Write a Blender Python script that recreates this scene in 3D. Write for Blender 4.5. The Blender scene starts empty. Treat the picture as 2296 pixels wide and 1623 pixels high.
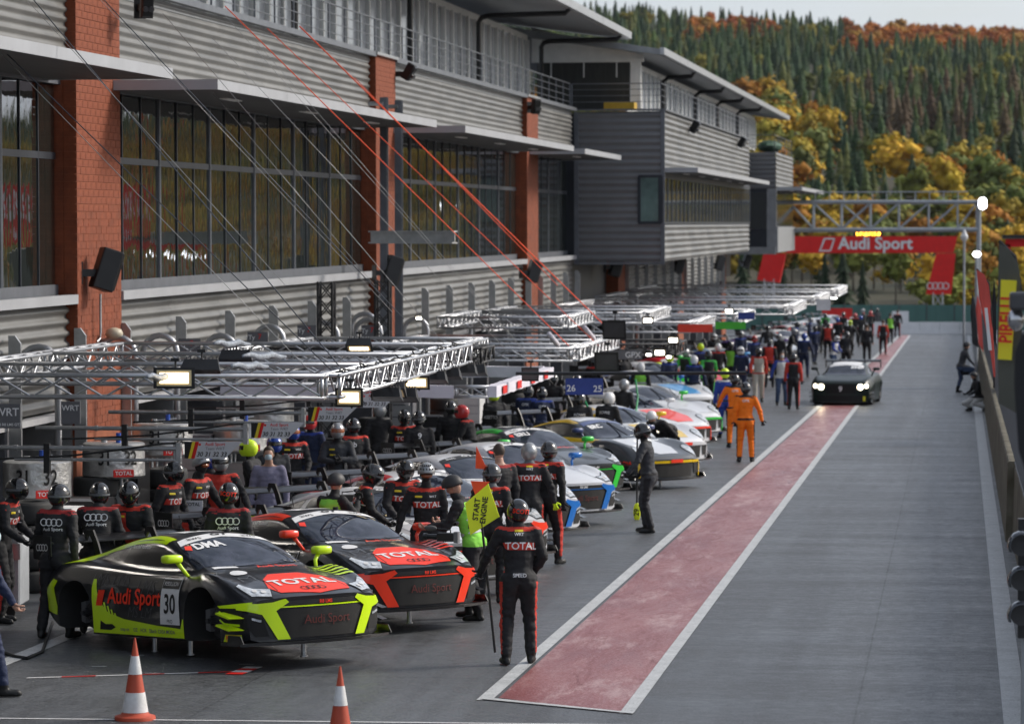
import bpy, bmesh, math, random
import numpy as np
from mathutils import Vector, Matrix, Euler, noise as mnoise
from mathutils.bvhtree import BVHTree
from mathutils.geometry import delaunay_2d_cdt

S = bpy.context.scene
COL = S.collection
R = math.radians
random.seed(7)
np.random.seed(7)

# ------------------------------------------------------------------ camera
FP = 7500.0                       # focal length in pixels of a 2296 px wide frame
W0, CX, CY = 2296.0, 1148.0, 811.5
CAMH = 4.35
pitch = math.atan(201.5 / FP)
yaw = math.atan(992 * math.cos(pitch) / FP)
cam_d = bpy.data.cameras.new('camera')
cam = bpy.data.objects.new('camera', cam_d)
COL.objects.link(cam)
cam.location = (0, 0, CAMH)
cam.rotation_euler = (math.pi / 2 - pitch, 0, yaw)
cam_d.sensor_width = 36
cam_d.lens = FP / W0 * 36
cam_d.clip_start = 0.5
cam_d.clip_end = 6000
cam_d.dof.use_dof = True
cam_d.dof.focus_distance = 39.5
cam_d.dof.aperture_fstop = 3.0
S.camera = cam
CR = cam.rotation_euler.to_matrix()

# ------------------------------------------------------------------ light
world = bpy.data.worlds.new("World")
S.world = world
world.use_nodes = True
wn, wl = world.node_tree.nodes, world.node_tree.links
wn.clear()
SUN_EL, SUN_AZ = R(34), R(62)      # azimuth measured clockwise from +Y
sky = wn.new('ShaderNodeTexSky')
sky.sky_type = 'NISHITA'
sky.sun_disc = False
sky.sun_elevation = SUN_EL
sky.sun_rotation = SUN_AZ
sky.dust_density = 2.5
sky.air_density = 1.0
hs = wn.new('ShaderNodeHueSaturation')
hs.inputs['Saturation'].default_value = 0.62
tc = wn.new('ShaderNodeTexCoord')
mp = wn.new('ShaderNodeMapping'); mp.inputs['Scale'].default_value = (1, 1, 5)
cn = wn.new('ShaderNodeTexNoise'); cn.inputs['Scale'].default_value = 2.2; cn.inputs['Detail'].default_value = 6
cr = wn.new('ShaderNodeMapRange'); cr.inputs['From Min'].default_value = 0.35; cr.inputs['From Max'].default_value = 0.7
mx = wn.new('ShaderNodeMix'); mx.data_type = 'RGBA'
mx.inputs[7].default_value = (5.0, 5.5, 6.5, 1)
bg = wn.new('ShaderNodeBackground'); bg.inputs['Strength'].default_value = 0.080
wo = wn.new('ShaderNodeOutputWorld')
wl.new(sky.outputs[0], hs.inputs['Color'])
wl.new(tc.outputs['Generated'], mp.inputs[0]); wl.new(mp.outputs[0], cn.inputs['Vector'])
wl.new(cn.outputs[0], cr.inputs['Value']); wl.new(cr.outputs[0], mx.inputs[0])
wl.new(hs.outputs[0], mx.inputs[6]); wl.new(mx.outputs[2], bg.inputs['Color'])
wl.new(bg.outputs[0], wo.inputs[0])
sun_d = bpy.data.lights.new('sun', 'SUN')
sun_d.energy = 1.9
sun_d.angle = R(14)
sun_d.color = (1.0, 0.93, 0.84)
sun = bpy.data.objects.new('sun', sun_d)
COL.objects.link(sun)
sdir = Vector((math.sin(SUN_AZ) * math.cos(SUN_EL), math.cos(SUN_AZ) * math.cos(SUN_EL), math.sin(SUN_EL)))
sun.rotation_euler = sdir.to_track_quat('Z', 'Y').to_euler()
S.view_settings.view_transform = 'Standard'
S.view_settings.look = 'None'
S.view_settings.gamma = 1
S.view_settings.exposure = 0.95
S.view_settings.use_curve_mapping = False
S.render.engine = 'CYCLES'
S.cycles.max_bounces = 5
S.cycles.diffuse_bounces = 2
S.cycles.glossy_bounces = 3
S.cycles.transmission_bounces = 4
S.cycles.transparent_max_bounces = 6
S.cycles.sample_clamp_indirect = 4
S.cycles.use_denoising = True

# ------------------------------------------------------------------ measuring the place
def ray(px, py):
    return (CR @ Vector(((px - CX) / FP, -(py - CY) / FP, -1))).normalized()
CAM = Vector((0, 0, CAMH))
def at_z(px, py, z=0.0):
    r = ray(px, py); t = (z - CAMH) / r.z
    return CAM + r * t
def head(px, py, H=1.83):
    p = at_z(px, py, H); return Vector((p.x, p.y, 0))
# the building's own axes: level, and turned a little from the sloping lane
_b = ray(2210, 500)
BM = Matrix.Translation(CAM) @ Euler((math.asin(_b.z), 0, math.atan2(-_b.x, _b.y)), 'XYZ').to_matrix().to_4x4()
BI = BM.inverted()
def bl(px, py, D):
    """local building coordinates of the point seen at a pixel on the plane D metres to the left"""
    r = BI.to_3x3() @ ray(px, py)
    return r * (-D / r.x)
def bw(x, y, z):
    return BM @ Vector((x, y, z))
def by(px, D):
    return bl(px, 500, D).y

# ------------------------------------------------------------------ materials
MATS = {}
def srgb(h):
    c = [int(h[i:i + 2], 16) / 255 for i in (0, 2, 4)]
    return tuple(x / 12.92 if x <= 0.04045 else ((x + 0.055) / 1.055) ** 2.4 for x in c)
def mat(name, col=(.5, .5, .5), rough=.5, metal=0.0, var=.15, scale=3.0, bump=0.0, bscale=40.0, emit=0.0, coat=0.0,
        spec=.5, ior=1.45, rvar=0.0, stretch=(1, 1, 1), coord='Object', dirt=None):
    if name in MATS: return MATS[name]
    m = bpy.data.materials.new(name); m.use_nodes = True
    n, l = m.node_tree.nodes, m.node_tree.links
    b = n['Principled BSDF']
    if isinstance(col, str): col = srgb(col)
    c4 = (*col, 1)
    b.inputs['Base Color'].default_value = c4
    b.inputs['Roughness'].default_value = rough
    b.inputs['Metallic'].default_value = metal
    b.inputs['IOR'].default_value = ior
    b.inputs['Specular IOR Level'].default_value = spec
    b.inputs['Coat Weight'].default_value = coat
    b.inputs['Coat Roughness'].default_value = .05
    if emit:
        b.inputs['Emission Color'].default_value = c4
        b.inputs['Emission Strength'].default_value = emit
    t = n.new('ShaderNodeTexCoord'); mp = n.new('ShaderNodeMapping')
    mp.inputs['Scale'].default_value = stretch
    l.new(t.outputs[coord], mp.inputs[0])
    if var or rvar or dirt:
        nz = n.new('ShaderNodeTexNoise'); nz.inputs['Scale'].default_value = scale; nz.inputs['Detail'].default_value = 7
        nz.inputs['Roughness'].default_value = .62
        l.new(mp.outputs[0], nz.inputs['Vector'])
        mr = n.new('ShaderNodeMapRange'); mr.inputs['From Min'].default_value = .3; mr.inputs['From Max'].default_value = .7
        l.new(nz.outputs[0], mr.inputs['Value'])
        mix = n.new('ShaderNodeMix'); mix.data_type = 'RGBA'
        lo = tuple(x * (1 - var) for x in col) if dirt is None else dirt
        mix.inputs[6].default_value = (*lo, 1)
        mix.inputs[7].default_value = (*[min(1, x * (1 + var)) for x in col], 1)
        l.new(mr.outputs[0], mix.inputs[0]); l.new(mix.outputs[2], b.inputs['Base Color'])
        if rvar:
            m2 = n.new('ShaderNodeMapRange'); m2.inputs['From Min'].default_value = .3; m2.inputs['From Max'].default_value = .7
            m2.inputs['To Min'].default_value = max(.02, rough - rvar); m2.inputs['To Max'].default_value = min(1, rough + rvar)
            l.new(nz.outputs[0], m2.inputs['Value']); l.new(m2.outputs[0], b.inputs['Roughness'])
    if bump:
        n2 = n.new('ShaderNodeTexNoise'); n2.inputs['Scale'].default_value = bscale; n2.inputs['Detail'].default_value = 4
        l.new(mp.outputs[0], n2.inputs['Vector'])
        bp = n.new('ShaderNodeBump'); bp.inputs['Strength'].default_value = bump; bp.inputs['Distance'].default_value = .02
        l.new(n2.outputs[0], bp.inputs['Height']); l.new(bp.outputs[0], b.inputs['Normal'])
    MATS[name] = m
    return m

# ------------------------------------------------------------------ mesh building
class MB:
    def __init__(s): s.v = []; s.f = []; s.m = []; s.mi = 0
    def add(s, vs, fs):
        o = len(s.v); s.v.extend(tuple(v) for v in vs)
        s.f.extend(tuple(i + o for i in f) for f in fs); s.m.extend([s.mi] * len(fs)); return s
    def box(s, x0, x1, y0, y1, z0, z1):
        return s.add([(x0, y0, z0), (x1, y0, z0), (x1, y1, z0), (x0, y1, z0), (x0, y0, z1), (x1, y0, z1), (x1, y1, z1), (x0, y1, z1)],
                     [(0, 3, 2, 1), (4, 5, 6, 7), (0, 1, 5, 4), (1, 2, 6, 5), (2, 3, 7, 6), (3, 0, 4, 7)])
    def tube(s, a, b, r, n=8, r2=None, cap=True):
        a = Vector(a); b = Vector(b); d = b - a
        if d.length < 1e-6: return s
        q = d.to_track_quat('Z', 'Y'); r2 = r if r2 is None else r2
        vs = []
        for i in range(n):
            t = 2 * math.pi * i / n
            o = q @ Vector((math.cos(t), math.sin(t), 0))
            vs += [a + o * r, b + o * r2]
        fs = [(2 * i, 2 * ((i + 1) % n), 2 * ((i + 1) % n) + 1, 2 * i + 1) for i in range(n)]
        if cap: fs += [tuple(2 * i for i in reversed(range(n))), tuple(2 * i + 1 for i in range(n))]
        return s.add(vs, fs)
    def path(s, pts, r, n=8):
        pts = [Vector(p) for p in pts]
        rings = []
        up = Vector((0, 0, 1))
        for i, p in enumerate(pts):
            d = (pts[min(i + 1, len(pts) - 1)] - pts[max(i - 1, 0)]).normalized()
            a = d.cross(up if abs(d.z) < .95 else Vector((1, 0, 0))).normalized(); b = d.cross(a)
            rr = r[i] if isinstance(r, (list, tuple)) else r
            rings.append([p + a * (math.cos(2 * math.pi * k / n) * rr) + b * (math.sin(2 * math.pi * k / n) * rr) for k in range(n)])
        # keep the rings from twisting
        for i in range(1, len(rings)):
            best = min(range(n), key=lambda k: (rings[i][k] - rings[i - 1][0] - (pts[i] - pts[i - 1])).length)
            rings[i] = rings[i][best:] + rings[i][:best]
            if (rings[i][1] - rings[i - 1][1] - (pts[i] - pts[i - 1])).length > (rings[i][-1] - rings[i - 1][1] - (pts[i] - pts[i - 1])).length:
                rings[i] = [rings[i][0]] + rings[i][:0:-1]
        vs = [v for rg in rings for v in rg]
        fs = [(i * n + k, i * n + (k + 1) % n, (i + 1) * n + (k + 1) % n, (i + 1) * n + k) for i in range(len(pts) - 1) for k in range(n)]
        fs += [tuple(reversed(range(n))), tuple((len(pts) - 1) * n + k for k in range(n))]
        return s.add(vs, fs)
    def prism(s, poly, fa, fb):
        """poly: 2d points; fa, fb: functions 2d -> 3d for the two faces"""
        n = len(poly)
        vs = [fa(*p) for p in poly] + [fb(*p) for p in poly]
        fs = [tuple(range(n)), tuple(reversed(range(n, 2 * n)))] + [(i, i + n, (i + 1) % n + n, (i + 1) % n) for i in range(n)]
        return s.add(vs, fs)
    def lathe(s, prof, n=24, cx=0, cy=0):
        vs = []; fs = []
        for (r, z) in prof:
            for k in range(n):
                t = 2 * math.pi * k / n; vs.append((cx + r * math.cos(t), cy + r * math.sin(t), z))
        for i in range(len(prof) - 1):
            for k in range(n):
                fs.append((i * n + k, i * n + (k + 1) % n, (i + 1) * n + (k + 1) % n, (i + 1) * n + k))
        fs += [tuple(reversed(range(n))), tuple((len(prof) - 1) * n + k for k in range(n))]
        return s.add(vs, fs)
    def ell(s, c, r, nu=16, nv=10, fn=None):
        vs = []; fs = []
        for i in range(nv + 1):
            ph = math.pi * i / nv
            for k in range(nu):
                t = 2 * math.pi * k / nu
                p = Vector((math.sin(ph) * math.cos(t), math.sin(ph) * math.sin(t), math.cos(ph)))
                if fn: p = fn(p)
                vs.append((c[0] + p.x * r[0], c[1] + p.y * r[1], c[2] + p.z * r[2]))
        for i in range(nv):
            for k in range(nu):
                fs.append((i * nu + k, (i + 1) * nu + k, (i + 1) * nu + (k + 1) % nu, i * nu + (k + 1) % nu))
        return s.add(vs, fs)
    def mesh(s, name, mats, smooth=False, flip=False):
        me = bpy.data.meshes.new(name)
        me.from_pydata([tuple(v) for v in s.v], [], s.f)
        for m in (mats if isinstance(mats, (list, tuple)) else [mats]): me.materials.append(m)
        if any(s.m): me.polygons.foreach_set('material_index', s.m)
        if smooth: me.polygons.foreach_set('use_smooth', [True] * len(s.f))
        me.update()
        return me
    def build(s, name, mats, parent=None, smooth=False, **k):
        return put(name, s.mesh(name, mats, smooth), parent, **k)

def tag(o, label=None, cat=None, group=None, kind=None):
    if label: o['label'] = label
    if cat: o['category'] = cat
    if group: o['group'] = group
    if kind: o['kind'] = kind
    return o
def put(name, me, parent=None, loc=None, rot=None, mats=None, mw=None):
    o = bpy.data.objects.new(name, me); COL.objects.link(o)
    if parent is not None: o.parent = parent
    if loc is not None: o.location = loc
    if rot is not None: o.rotation_euler = rot
    if mw is not None: o.matrix_local = mw
    if mats:
        for i, m in enumerate(mats):
            if i < len(o.material_slots) and m is not None:
                o.material_slots[i].link = 'OBJECT'; o.material_slots[i].material = m
    return o
def thing(name, label, cat, loc=(0, 0, 0), rz=0, group=None, kind=None):
    o = bpy.data.objects.new(name, None); COL.objects.link(o)
    o.location = loc; o.rotation_euler = (0, 0, rz)
    o.empty_display_size = .2
    return tag(o, label, cat, group, kind)
KIDS = {}
def copy_tree(o, parent=None):
    c = o.copy(); COL.objects.link(c); c.parent = parent
    for ch in list(o.children): copy_tree(ch, c)
    return c
def autosmooth(me, ang=40):
    me.polygons.foreach_set('use_smooth', [True] * len(me.polygons))
    try: me.set_sharp_from_angle(angle=R(ang))
    except Exception: pass
    return me

# flat text as a mesh (u to the right, v up), centred
TXT = {}
def text_geo(s, size, bold=0.0, shear=0.0, align='CENTER'):
    key = (s, round(size, 4), bold, shear, align)
    if key in TXT: return TXT[key]
    c = bpy.data.curves.new('lettering', 'FONT')
    c.body = s; c.size = size; c.align_x = align; c.align_y = 'CENTER'
    c.offset = bold * size; c.shear = shear; c.resolution_u = 3
    o = bpy.data.objects.new('lettering', c); COL.objects.link(o)
    dg = bpy.context.evaluated_depsgraph_get(); dg.update()
    me = bpy.data.meshes.new_from_object(o.evaluated_get(dg))
    vs = [(v.co.x, v.co.y) for v in me.vertices]; fs = [tuple(p.vertices) for p in me.polygons]
    bpy.data.objects.remove(o); bpy.data.curves.remove(c); bpy.data.meshes.remove(me)
    TXT[key] = (vs, fs)
    return TXT[key]
def text_obj(s, size, m, parent, mw, bold=.01, shear=0, name='lettering', align='CENTER', sx=1.0):
    vs, fs = text_geo(s, size, bold, shear, align)
    me = bpy.data.meshes.new(name); me.from_pydata([(x * sx, y, 0) for x, y in vs], [], fs); me.materials.append(m)
    return put(name, me, parent, mw=mw)
def frame(o, u, v):
    """matrix with x along u, y along v, placed at o"""
    u = Vector(u).normalized(); v = Vector(v).normalized(); w = u.cross(v)
    return Matrix(((u.x, v.x, w.x, o[0]), (u.y, v.y, w.y, o[1]), (u.z, v.z, w.z, o[2]), (0, 0, 0, 1)))
def ring_geo(cx, cy, r, w, n=28):
    vs = []; fs = []
    for k in range(n):
        t = 2 * math.pi * k / n
        vs += [(cx + math.cos(t) * (r - w), cy + math.sin(t) * (r - w)), (cx + math.cos(t) * r, cy + math.sin(t) * r)]
    fs = [(2 * i, 2 * i + 1, 2 * ((i + 1) % n) + 1, 2 * ((i + 1) % n)) for i in range(n)]
    return vs, fs
def rings_geo(cx, cy, r, w):
    V = []; F = []
    for k in range(4):
        vs, fs = ring_geo(cx + (k - 1.5) * r * 1.45, cy, r, w, 20)
        o = len(V); V += vs; F += [tuple(i + o for i in f) for f in fs]
    return V, F

M = {}
def mm(k, *a, **kw):
    M[k] = mat(k, *a, **kw); return M[k]
mm('white_paint', (.72, .72, .72), .4, var=.06)
mm('black_plastic', (.015, .015, .016), .4, var=.2)
mm('carbon', (.012, .012, .013), .28, var=.2, coat=.3)
mm('dark_metal', (.08, .08, .085), .4, .6)
mm('aluminium', (.42, .43, .45), .42, .85, var=.12, scale=8, rvar=.1)
mm('steel', (.42, .43, .44), .38, .85, var=.15, scale=5)
mm('rubber', (.02, .02, .02), .7)
mm('concrete', (.17, .155, .12), .85, var=.3, scale=1.6, bump=.4, bscale=30, dirt=(.075, .065, .04))
mm('brick', (.185, .044, .016), .85, var=.28, scale=5, bump=.3, bscale=60)
mm('mortar', (.24, .075, .035), .9, var=.15)
mm('silver_cladding', (.19, .188, .18), .42, .35, var=.10, scale=1.2, stretch=(1, .3, 1), rvar=.08, dirt=(.105, .103, .096))
mm('grey_cladding', (.17, .172, .18), .45, .3, var=.10, scale=1.2)  # greyer copy of the silver sheets; near walls' weaker light put into colour
mm('canopy_metal', (.38, .39, .41), .4, .2, var=.08, scale=1.5)
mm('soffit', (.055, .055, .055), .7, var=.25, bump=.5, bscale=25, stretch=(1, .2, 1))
mm('roof_grey', (.26, .27, .28), .5, .2)
mm('frame_grey', (.14, .15, .17), .4, .4)
mm('dark_frame', (.03, .035, .045), .4, .3)
mm('white_frame', (.80, .80, .78), .5, var=.08)
mm('red_cloth', srgb('d61410'), .6, var=.08, bump=.15, bscale=6)
mm('orange_strap', srgb('ff5426'), .6)
mm('signal_red', srgb('d02018'), .5)
mm('lamp_glow', (1.0, .80, .48), .5, var=0, emit=2.0)
mm('lamp_white', (.95, .97, 1.0), .5, var=0, emit=5)
mm('amber_led', (1.0, .42, .03), .5, var=0, emit=6)
mm('headlamp_glow', (1.0, .90, .66), .5, var=0, emit=5)

_u = 'first second third fourth fifth sixth seventh eighth ninth'.split()
NTH = _u + 'tenth eleventh twelfth thirteenth fourteenth fifteenth sixteenth seventeenth eighteenth nineteenth twentieth'.split()
for _t in ('twenty', 'thirty', 'forty', 'fifty', 'sixty'):
    if _t != 'twenty': NTH.append(_t[:-1] + 'ieth')
    NTH += [_t + '-' + x for x in _u]
nth = NTH
# ================================================================== ground
def node_mat(name):
    m = bpy.data.materials.new(name); m.use_nodes = True; MATS[name] = m; M[name] = m
    return m, m.node_tree.nodes, m.node_tree.links, m.node_tree.nodes['Principled BSDF']
def noise(n, l, vec, scale, detail=6, rough=.6, dist=0):
    z = n.new('ShaderNodeTexNoise'); z.inputs['Scale'].default_value = scale; z.inputs['Detail'].default_value = detail
    z.inputs['Roughness'].default_value = rough; z.inputs['Distortion'].default_value = dist
    l.new(vec, z.inputs['Vector']); return z.outputs[0]
def ramp(n, l, src, a, b, lo, hi):
    m = n.new('ShaderNodeMapRange'); m.inputs['From Min'].default_value = a; m.inputs['From Max'].default_value = b
    m.inputs['To Min'].default_value = lo; m.inputs['To Max'].default_value = hi
    l.new(src, m.inputs['Value']); return m.outputs[0]
def mixc(n, l, f, a, b):
    m = n.new('ShaderNodeMix'); m.data_type = 'RGBA'
    if hasattr(a, 'name'): l.new(a, m.inputs[6])
    else: m.inputs[6].default_value = (*a, 1)
    if hasattr(b, 'name'): l.new(b, m.inputs[7])
    else: m.inputs[7].default_value = (*b, 1)
    if hasattr(f, 'name'): l.new(f, m.inputs[0])
    else: m.inputs[0].default_value = f
    return m.outputs[2]
def vecmap(n, l, scale):
    t = n.new('ShaderNodeTexCoord'); mp = n.new('ShaderNodeMapping'); mp.inputs['Scale'].default_value = scale
    l.new(t.outputs['Object'], mp.inputs[0]); return mp.outputs[0]

m, n, l, b = node_mat('wet_asphalt')
v1 = vecmap(n, l, (1, 1, 1)); v2 = vecmap(n, l, (1, .07, 1)); v3 = vecmap(n, l, (.25, 1, 1))
big = noise(n, l, v1, .30, 5, .65); streak = noise(n, l, v2, 2.6, 6, .65); mid = noise(n, l, v1, 6, 6, .75); grain = noise(n, l, v1, 38, 3, .9); cross = noise(n, l, v3, .9, 6, .7)
rubber = noise(n, l, vecmap(n, l, (1, .03, 1)), 1.1, 3, .5, .4)
c1 = mixc(n, l, ramp(n, l, big, .35, .65, 0, 1), (.030, .034, .039), (.075, .082, .092))  # blue tint puts the sky's reflection on wet ground into the colour
c2 = mixc(n, l, ramp(n, l, streak, .44, .66, 0, .85), c1, (.016, .017, .019))
c2b = mixc(n, l, ramp(n, l, rubber, .52, .60, 0, .8), c2, (.012, .012, .013))
c2c = mixc(n, l, ramp(n, l, mid, .42, .66, 0, .45), c2b, (.095, .102, .110))
c3 = mixc(n, l, ramp(n, l, grain, .48, .66, 0, .9), c2c, (.17, .175, .18))
c4 = mixc(n, l, ramp(n, l, grain, .48, .34, 0, .8), c3, (.008, .008, .008))
# lengthwise paving joints
sx = n.new('ShaderNodeSeparateXYZ'); l.new(v1, sx.inputs[0])
def seam(axis, at, w, wob):
    nz = noise(n, l, v1, 1.3, 5, .7)
    a1 = n.new('ShaderNodeMath'); a1.operation = 'MULTIPLY_ADD'; l.new(nz, a1.inputs[0]); a1.inputs[1].default_value = wob; l.new(sx.outputs[axis], a1.inputs[2])
    s1 = n.new('ShaderNodeMath'); s1.operation = 'SUBTRACT'; l.new(a1.outputs[0], s1.inputs[0]); s1.inputs[1].default_value = at + wob * .5
    ab = n.new('ShaderNodeMath'); ab.operation = 'ABSOLUTE'; l.new(s1.outputs[0], ab.inputs[0])
    return ramp(n, l, ab.outputs[0], w, w * .3, 0, .75)
col = c4
for (ax_, at_, w_, wb_) in ((0, -.95, .016, .05), (1, 62.0, .05, .12), (1, 97.0, .07, .12), (1, 44.5, .035, .10), (0, -7.4, .014, .06), (1, 35.4, .02, .25)):
    col = mixc(n, l, seam(ax_, at_, w_, wb_), col, (.010, .010, .011))
l.new(col, b.inputs['Base Color'])
ad = n.new('ShaderNodeMath'); ad.operation = 'ADD'; l.new(ramp(n, l, cross, .35, .65, -.07, .07), ad.inputs[0]); l.new(ramp(n, l, mid, .3, .7, .34, .60), ad.inputs[1])
l.new(ad.outputs[0], b.inputs['Roughness']); b.inputs['Specular IOR Level'].default_value = .62
bp = n.new('ShaderNodeBump'); bp.inputs['Strength'].default_value = .6; bp.inputs['Distance'].default_value = .008
l.new(grain, bp.inputs['Height']); l.new(bp.outputs[0], b.inputs['Normal'])

m, n, l, b = node_mat('red_zone_paint')
v1 = vecmap(n, l, (1, 1, 1)); v2 = vecmap(n, l, (1, .22, 1))
a1 = noise(n, l, v2, 1.9, 12, .8); a2 = noise(n, l, v2, 2.6, 10, .85, .8); a3 = noise(n, l, v2, .8, 4); grain = noise(n, l, v1, 34, 3, .9)
c0 = mixc(n, l, ramp(n, l, a3, .35, .65, 0, 1), (.17, .018, .02), (.28, .085, .08))
c1 = mixc(n, l, ramp(n, l, a1, .52, .62, 0, .85), c0, (.44, .27, .26))
c2 = mixc(n, l, ramp(n, l, a2, .53, .62, 0, .85), c1, (.14, .018, .02))
c2b = mixc(n, l, ramp(n, l, a2, .70, .72, 0, .9), c2, (.035, .03, .03))
c3 = mixc(n, l, ramp(n, l, grain, .50, .66, 0, .6), c2b, (.50, .36, .35))
c4 = mixc(n, l, ramp(n, l, grain, .47, .34, 0, .6), c3, (.07, .02, .02))
l.new(c4, b.inputs['Base Color']); l.new(ramp(n, l, a2, .3, .7, .22, .55), b.inputs['Roughness'])
bp = n.new('ShaderNodeBump'); bp.inputs['Strength'].default_value = .5; bp.inputs['Distance'].default_value = .008
l.new(grain, bp.inputs['Height']); l.new(bp.outputs[0], b.inputs['Normal'])

m, n, l, b = node_mat('white_line_paint')
v1 = vecmap(n, l, (1, 1, 1))
a1 = noise(n, l, v1, 2.5, 8, .7); grain = noise(n, l, v1, 45, 4, .8)
c1 = mixc(n, l, ramp(n, l, a1, .3, .7, 0, 1), (.36, .37, .37), (.55, .56, .56))
c2 = mixc(n, l, ramp(n, l, grain, .54, .64, 0, .8), c1, (.10, .10, .10))
c2 = mixc(n, l, ramp(n, l, noise(n, l, v1, 7, 8, .8), .60, .64, 0, .8), c2, (.07, .07, .07))
l.new(c2, b.inputs['Base Color']); b.inputs['Roughness'].default_value = .5

m, n, l, b = node_mat('meadow')
v1 = vecmap(n, l, (1, 1, 1))
l.new(mixc(n, l, ramp(n, l, noise(n, l, v1, .05, 5), .3, .7, 0, 1), (.025, .028, .012), (.045, .038, .018)), b.inputs['Base Color'])
b.inputs['Roughness'].default_value = .95

def sheet(name, pts, z, m, kind='structure'):
    mb = MB(); mb.add([(p[0], p[1], z) for p in pts], [tuple(range(len(pts)))])
    return tag(mb.build(name, M[m]), kind=kind)
# one sheet of asphalt for pit lane and apron
sheet('pit_lane', [(-40, -30), (12, -30), (12, 262), (-40, 262)], 0, 'wet_asphalt')

def line_pts(px0, py0, px1, py1, w0=0.0):
    a = at_z(px0, py0); b_ = at_z(px1, py1); return a, b_
LA, LB = at_z(1092, 1568), at_z(1905, 852)       # lane-side edge of the pit-side white line, followed along the lane
xl = lambda y: LA.x + (LB.x - LA.x) * (y - LA.y) / (LB.y - LA.y)
MA, MBp = at_z(1402, 1600), at_z(1915, 918)
xm = lambda y: MA.x + (MBp.x - MA.x) * (y - MA.y) / (MBp.y - MA.y)
RA_, RB_ = at_z(2255, 1620), at_z(2182, 880)
xr = lambda y: RA_.x + (RB_.x - RA_.x) * (y - RA_.y) / (RB_.y - RA_.y)
yn, yf_ = LA.y, 232.0
sheet('red_zone_marking', [(xl(yn) + .1, yn + .15), (xm(MA.y), MA.y), (xm(yf_), yf_), (xl(yf_) + .1, yf_)], .004, 'red_zone_paint')
sheet('white_line_marking', [(xl(yn) - .1, yn - .1), (xl(yn) + .06, yn + .05), (xl(yf_) + .06, yf_), (xl(yf_) - .1, yf_)], .008, 'white_line_paint')
sheet('white_line_marking', [(xm(MA.y) - .06, MA.y), (xm(MA.y) + .08, MA.y + .04), (xm(yf_) + .08, yf_), (xm(yf_) - .06, yf_)], .008, 'white_line_paint')
sheet('white_line_marking', [(xl(yn) - .06, yn - .02), (xm(MA.y) + .08, MA.y - .03), (xm(MA.y) + .07, MA.y + .06), (xl(yn), yn + .1)], .012, 'white_line_paint')
sheet('white_line_marking', [(xr(20) - .02, 20), (xr(20) + .22, 20), (xr(yf_) + .20, yf_), (xr(yf_) - .02, yf_)], .008, 'white_line_paint')
sheet('white_line_marking', [(-10.62, 22), (-10.40, 22), (-10.2, 150), (-10.42, 150)], .006, 'white_line_paint')
p = at_z(0, 1614); q = at_z(1380, 1619)
sheet('thin_white_line_marking', [(p.x - 2, p.y - .02), (q.x + 3.4, q.y - .02), (q.x + 3.4, q.y + .03), (p.x - 2, p.y + .03)], .006, 'white_paint')
# red and white tape in front of the first car
a = at_z(60, 1520); b_ = at_z(520, 1506)
for i in range(6):
    p = a.lerp(b_, i / 6); q = a.lerp(b_, (i + 1) / 6)
    sheet('box_tape_marking', [(p.x, p.y - .03), (q.x, q.y - .03), (q.x, q.y + .03), (p.x, p.y + .03)], .006, 'white_paint' if i % 2 == 0 else 'signal_red')
a = at_z(505, 1512); b_ = at_z(552, 1495)
for i in range(4):
    p = a.lerp(b_, i / 4); q = a.lerp(b_, (i + 1) / 4)
    sheet('box_tape_marking', [(p.x, p.y), (p.x + .19, p.y), (q.x + .19, q.y), (q.x, q.y)], .010, 'signal_red' if i % 2 == 0 else 'white_paint')
for (px, py) in [(290, 1470), (205, 1495), (325, 1510), (425, 1478), (535, 1490)]:
    p = at_z(px, py)
    sheet('paint_dash_marking', [(p.x, p.y), (p.x + .16, p.y + .03), (p.x + .16, p.y + .06), (p.x, p.y + .03)], .006, 'white_paint')

# ---- low white barrier across the end, green fence behind
bx = thing('end_barrier', 'low white barrier across the far end of the pit lane', 'barrier', (0, 236, 0))
x0 = at_z(1990, 745).x
for i in range(7):
    mb = MB(); xa = -8.0 + i * 1.4
    mb.prism([(0, 0), (.5, 0), (.32, .35), (.3, .85), (.08, .85), (.05, .35)], lambda a, c, xa=xa: (xa, a, c), lambda a, c, xa=xa: (xa + 1.38, a, c))
    mb.build('barrier_block', M['white_paint'], bx)
mm('green_screen', (.06, .14, .12), .7, var=.2, scale=.6, stretch=(1, 1, .2))
gf = thing('green_fence', 'long green screened fence behind the white barrier', 'fence', (0, 246, 0))
for i in range(13):
    mb = MB(); xa = -20 + i * 2.0
    mb.box(xa + .04, xa + 1.96, 0, .03, .1, 1.95)
    mb.build('screen_panel', M['green_screen'], gf)
    mb = MB(); mb.tube((xa, 0, 0), (xa, 0, 2.1), .04, 6); mb.build('fence_post', M['dark_metal'], gf)
mb = MB(); mb.box(2.2 - 6.7, 3.4 - 6.7, -.05, -.02, .7, 1.5); mb.build('white_notice', M['white_paint'], gf)
mb = MB(); mb.box(-9.6, -7.4, -.05, -.02, .3, 1.7); mb.build('red_notice', M['signal_red'], gf)

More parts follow.
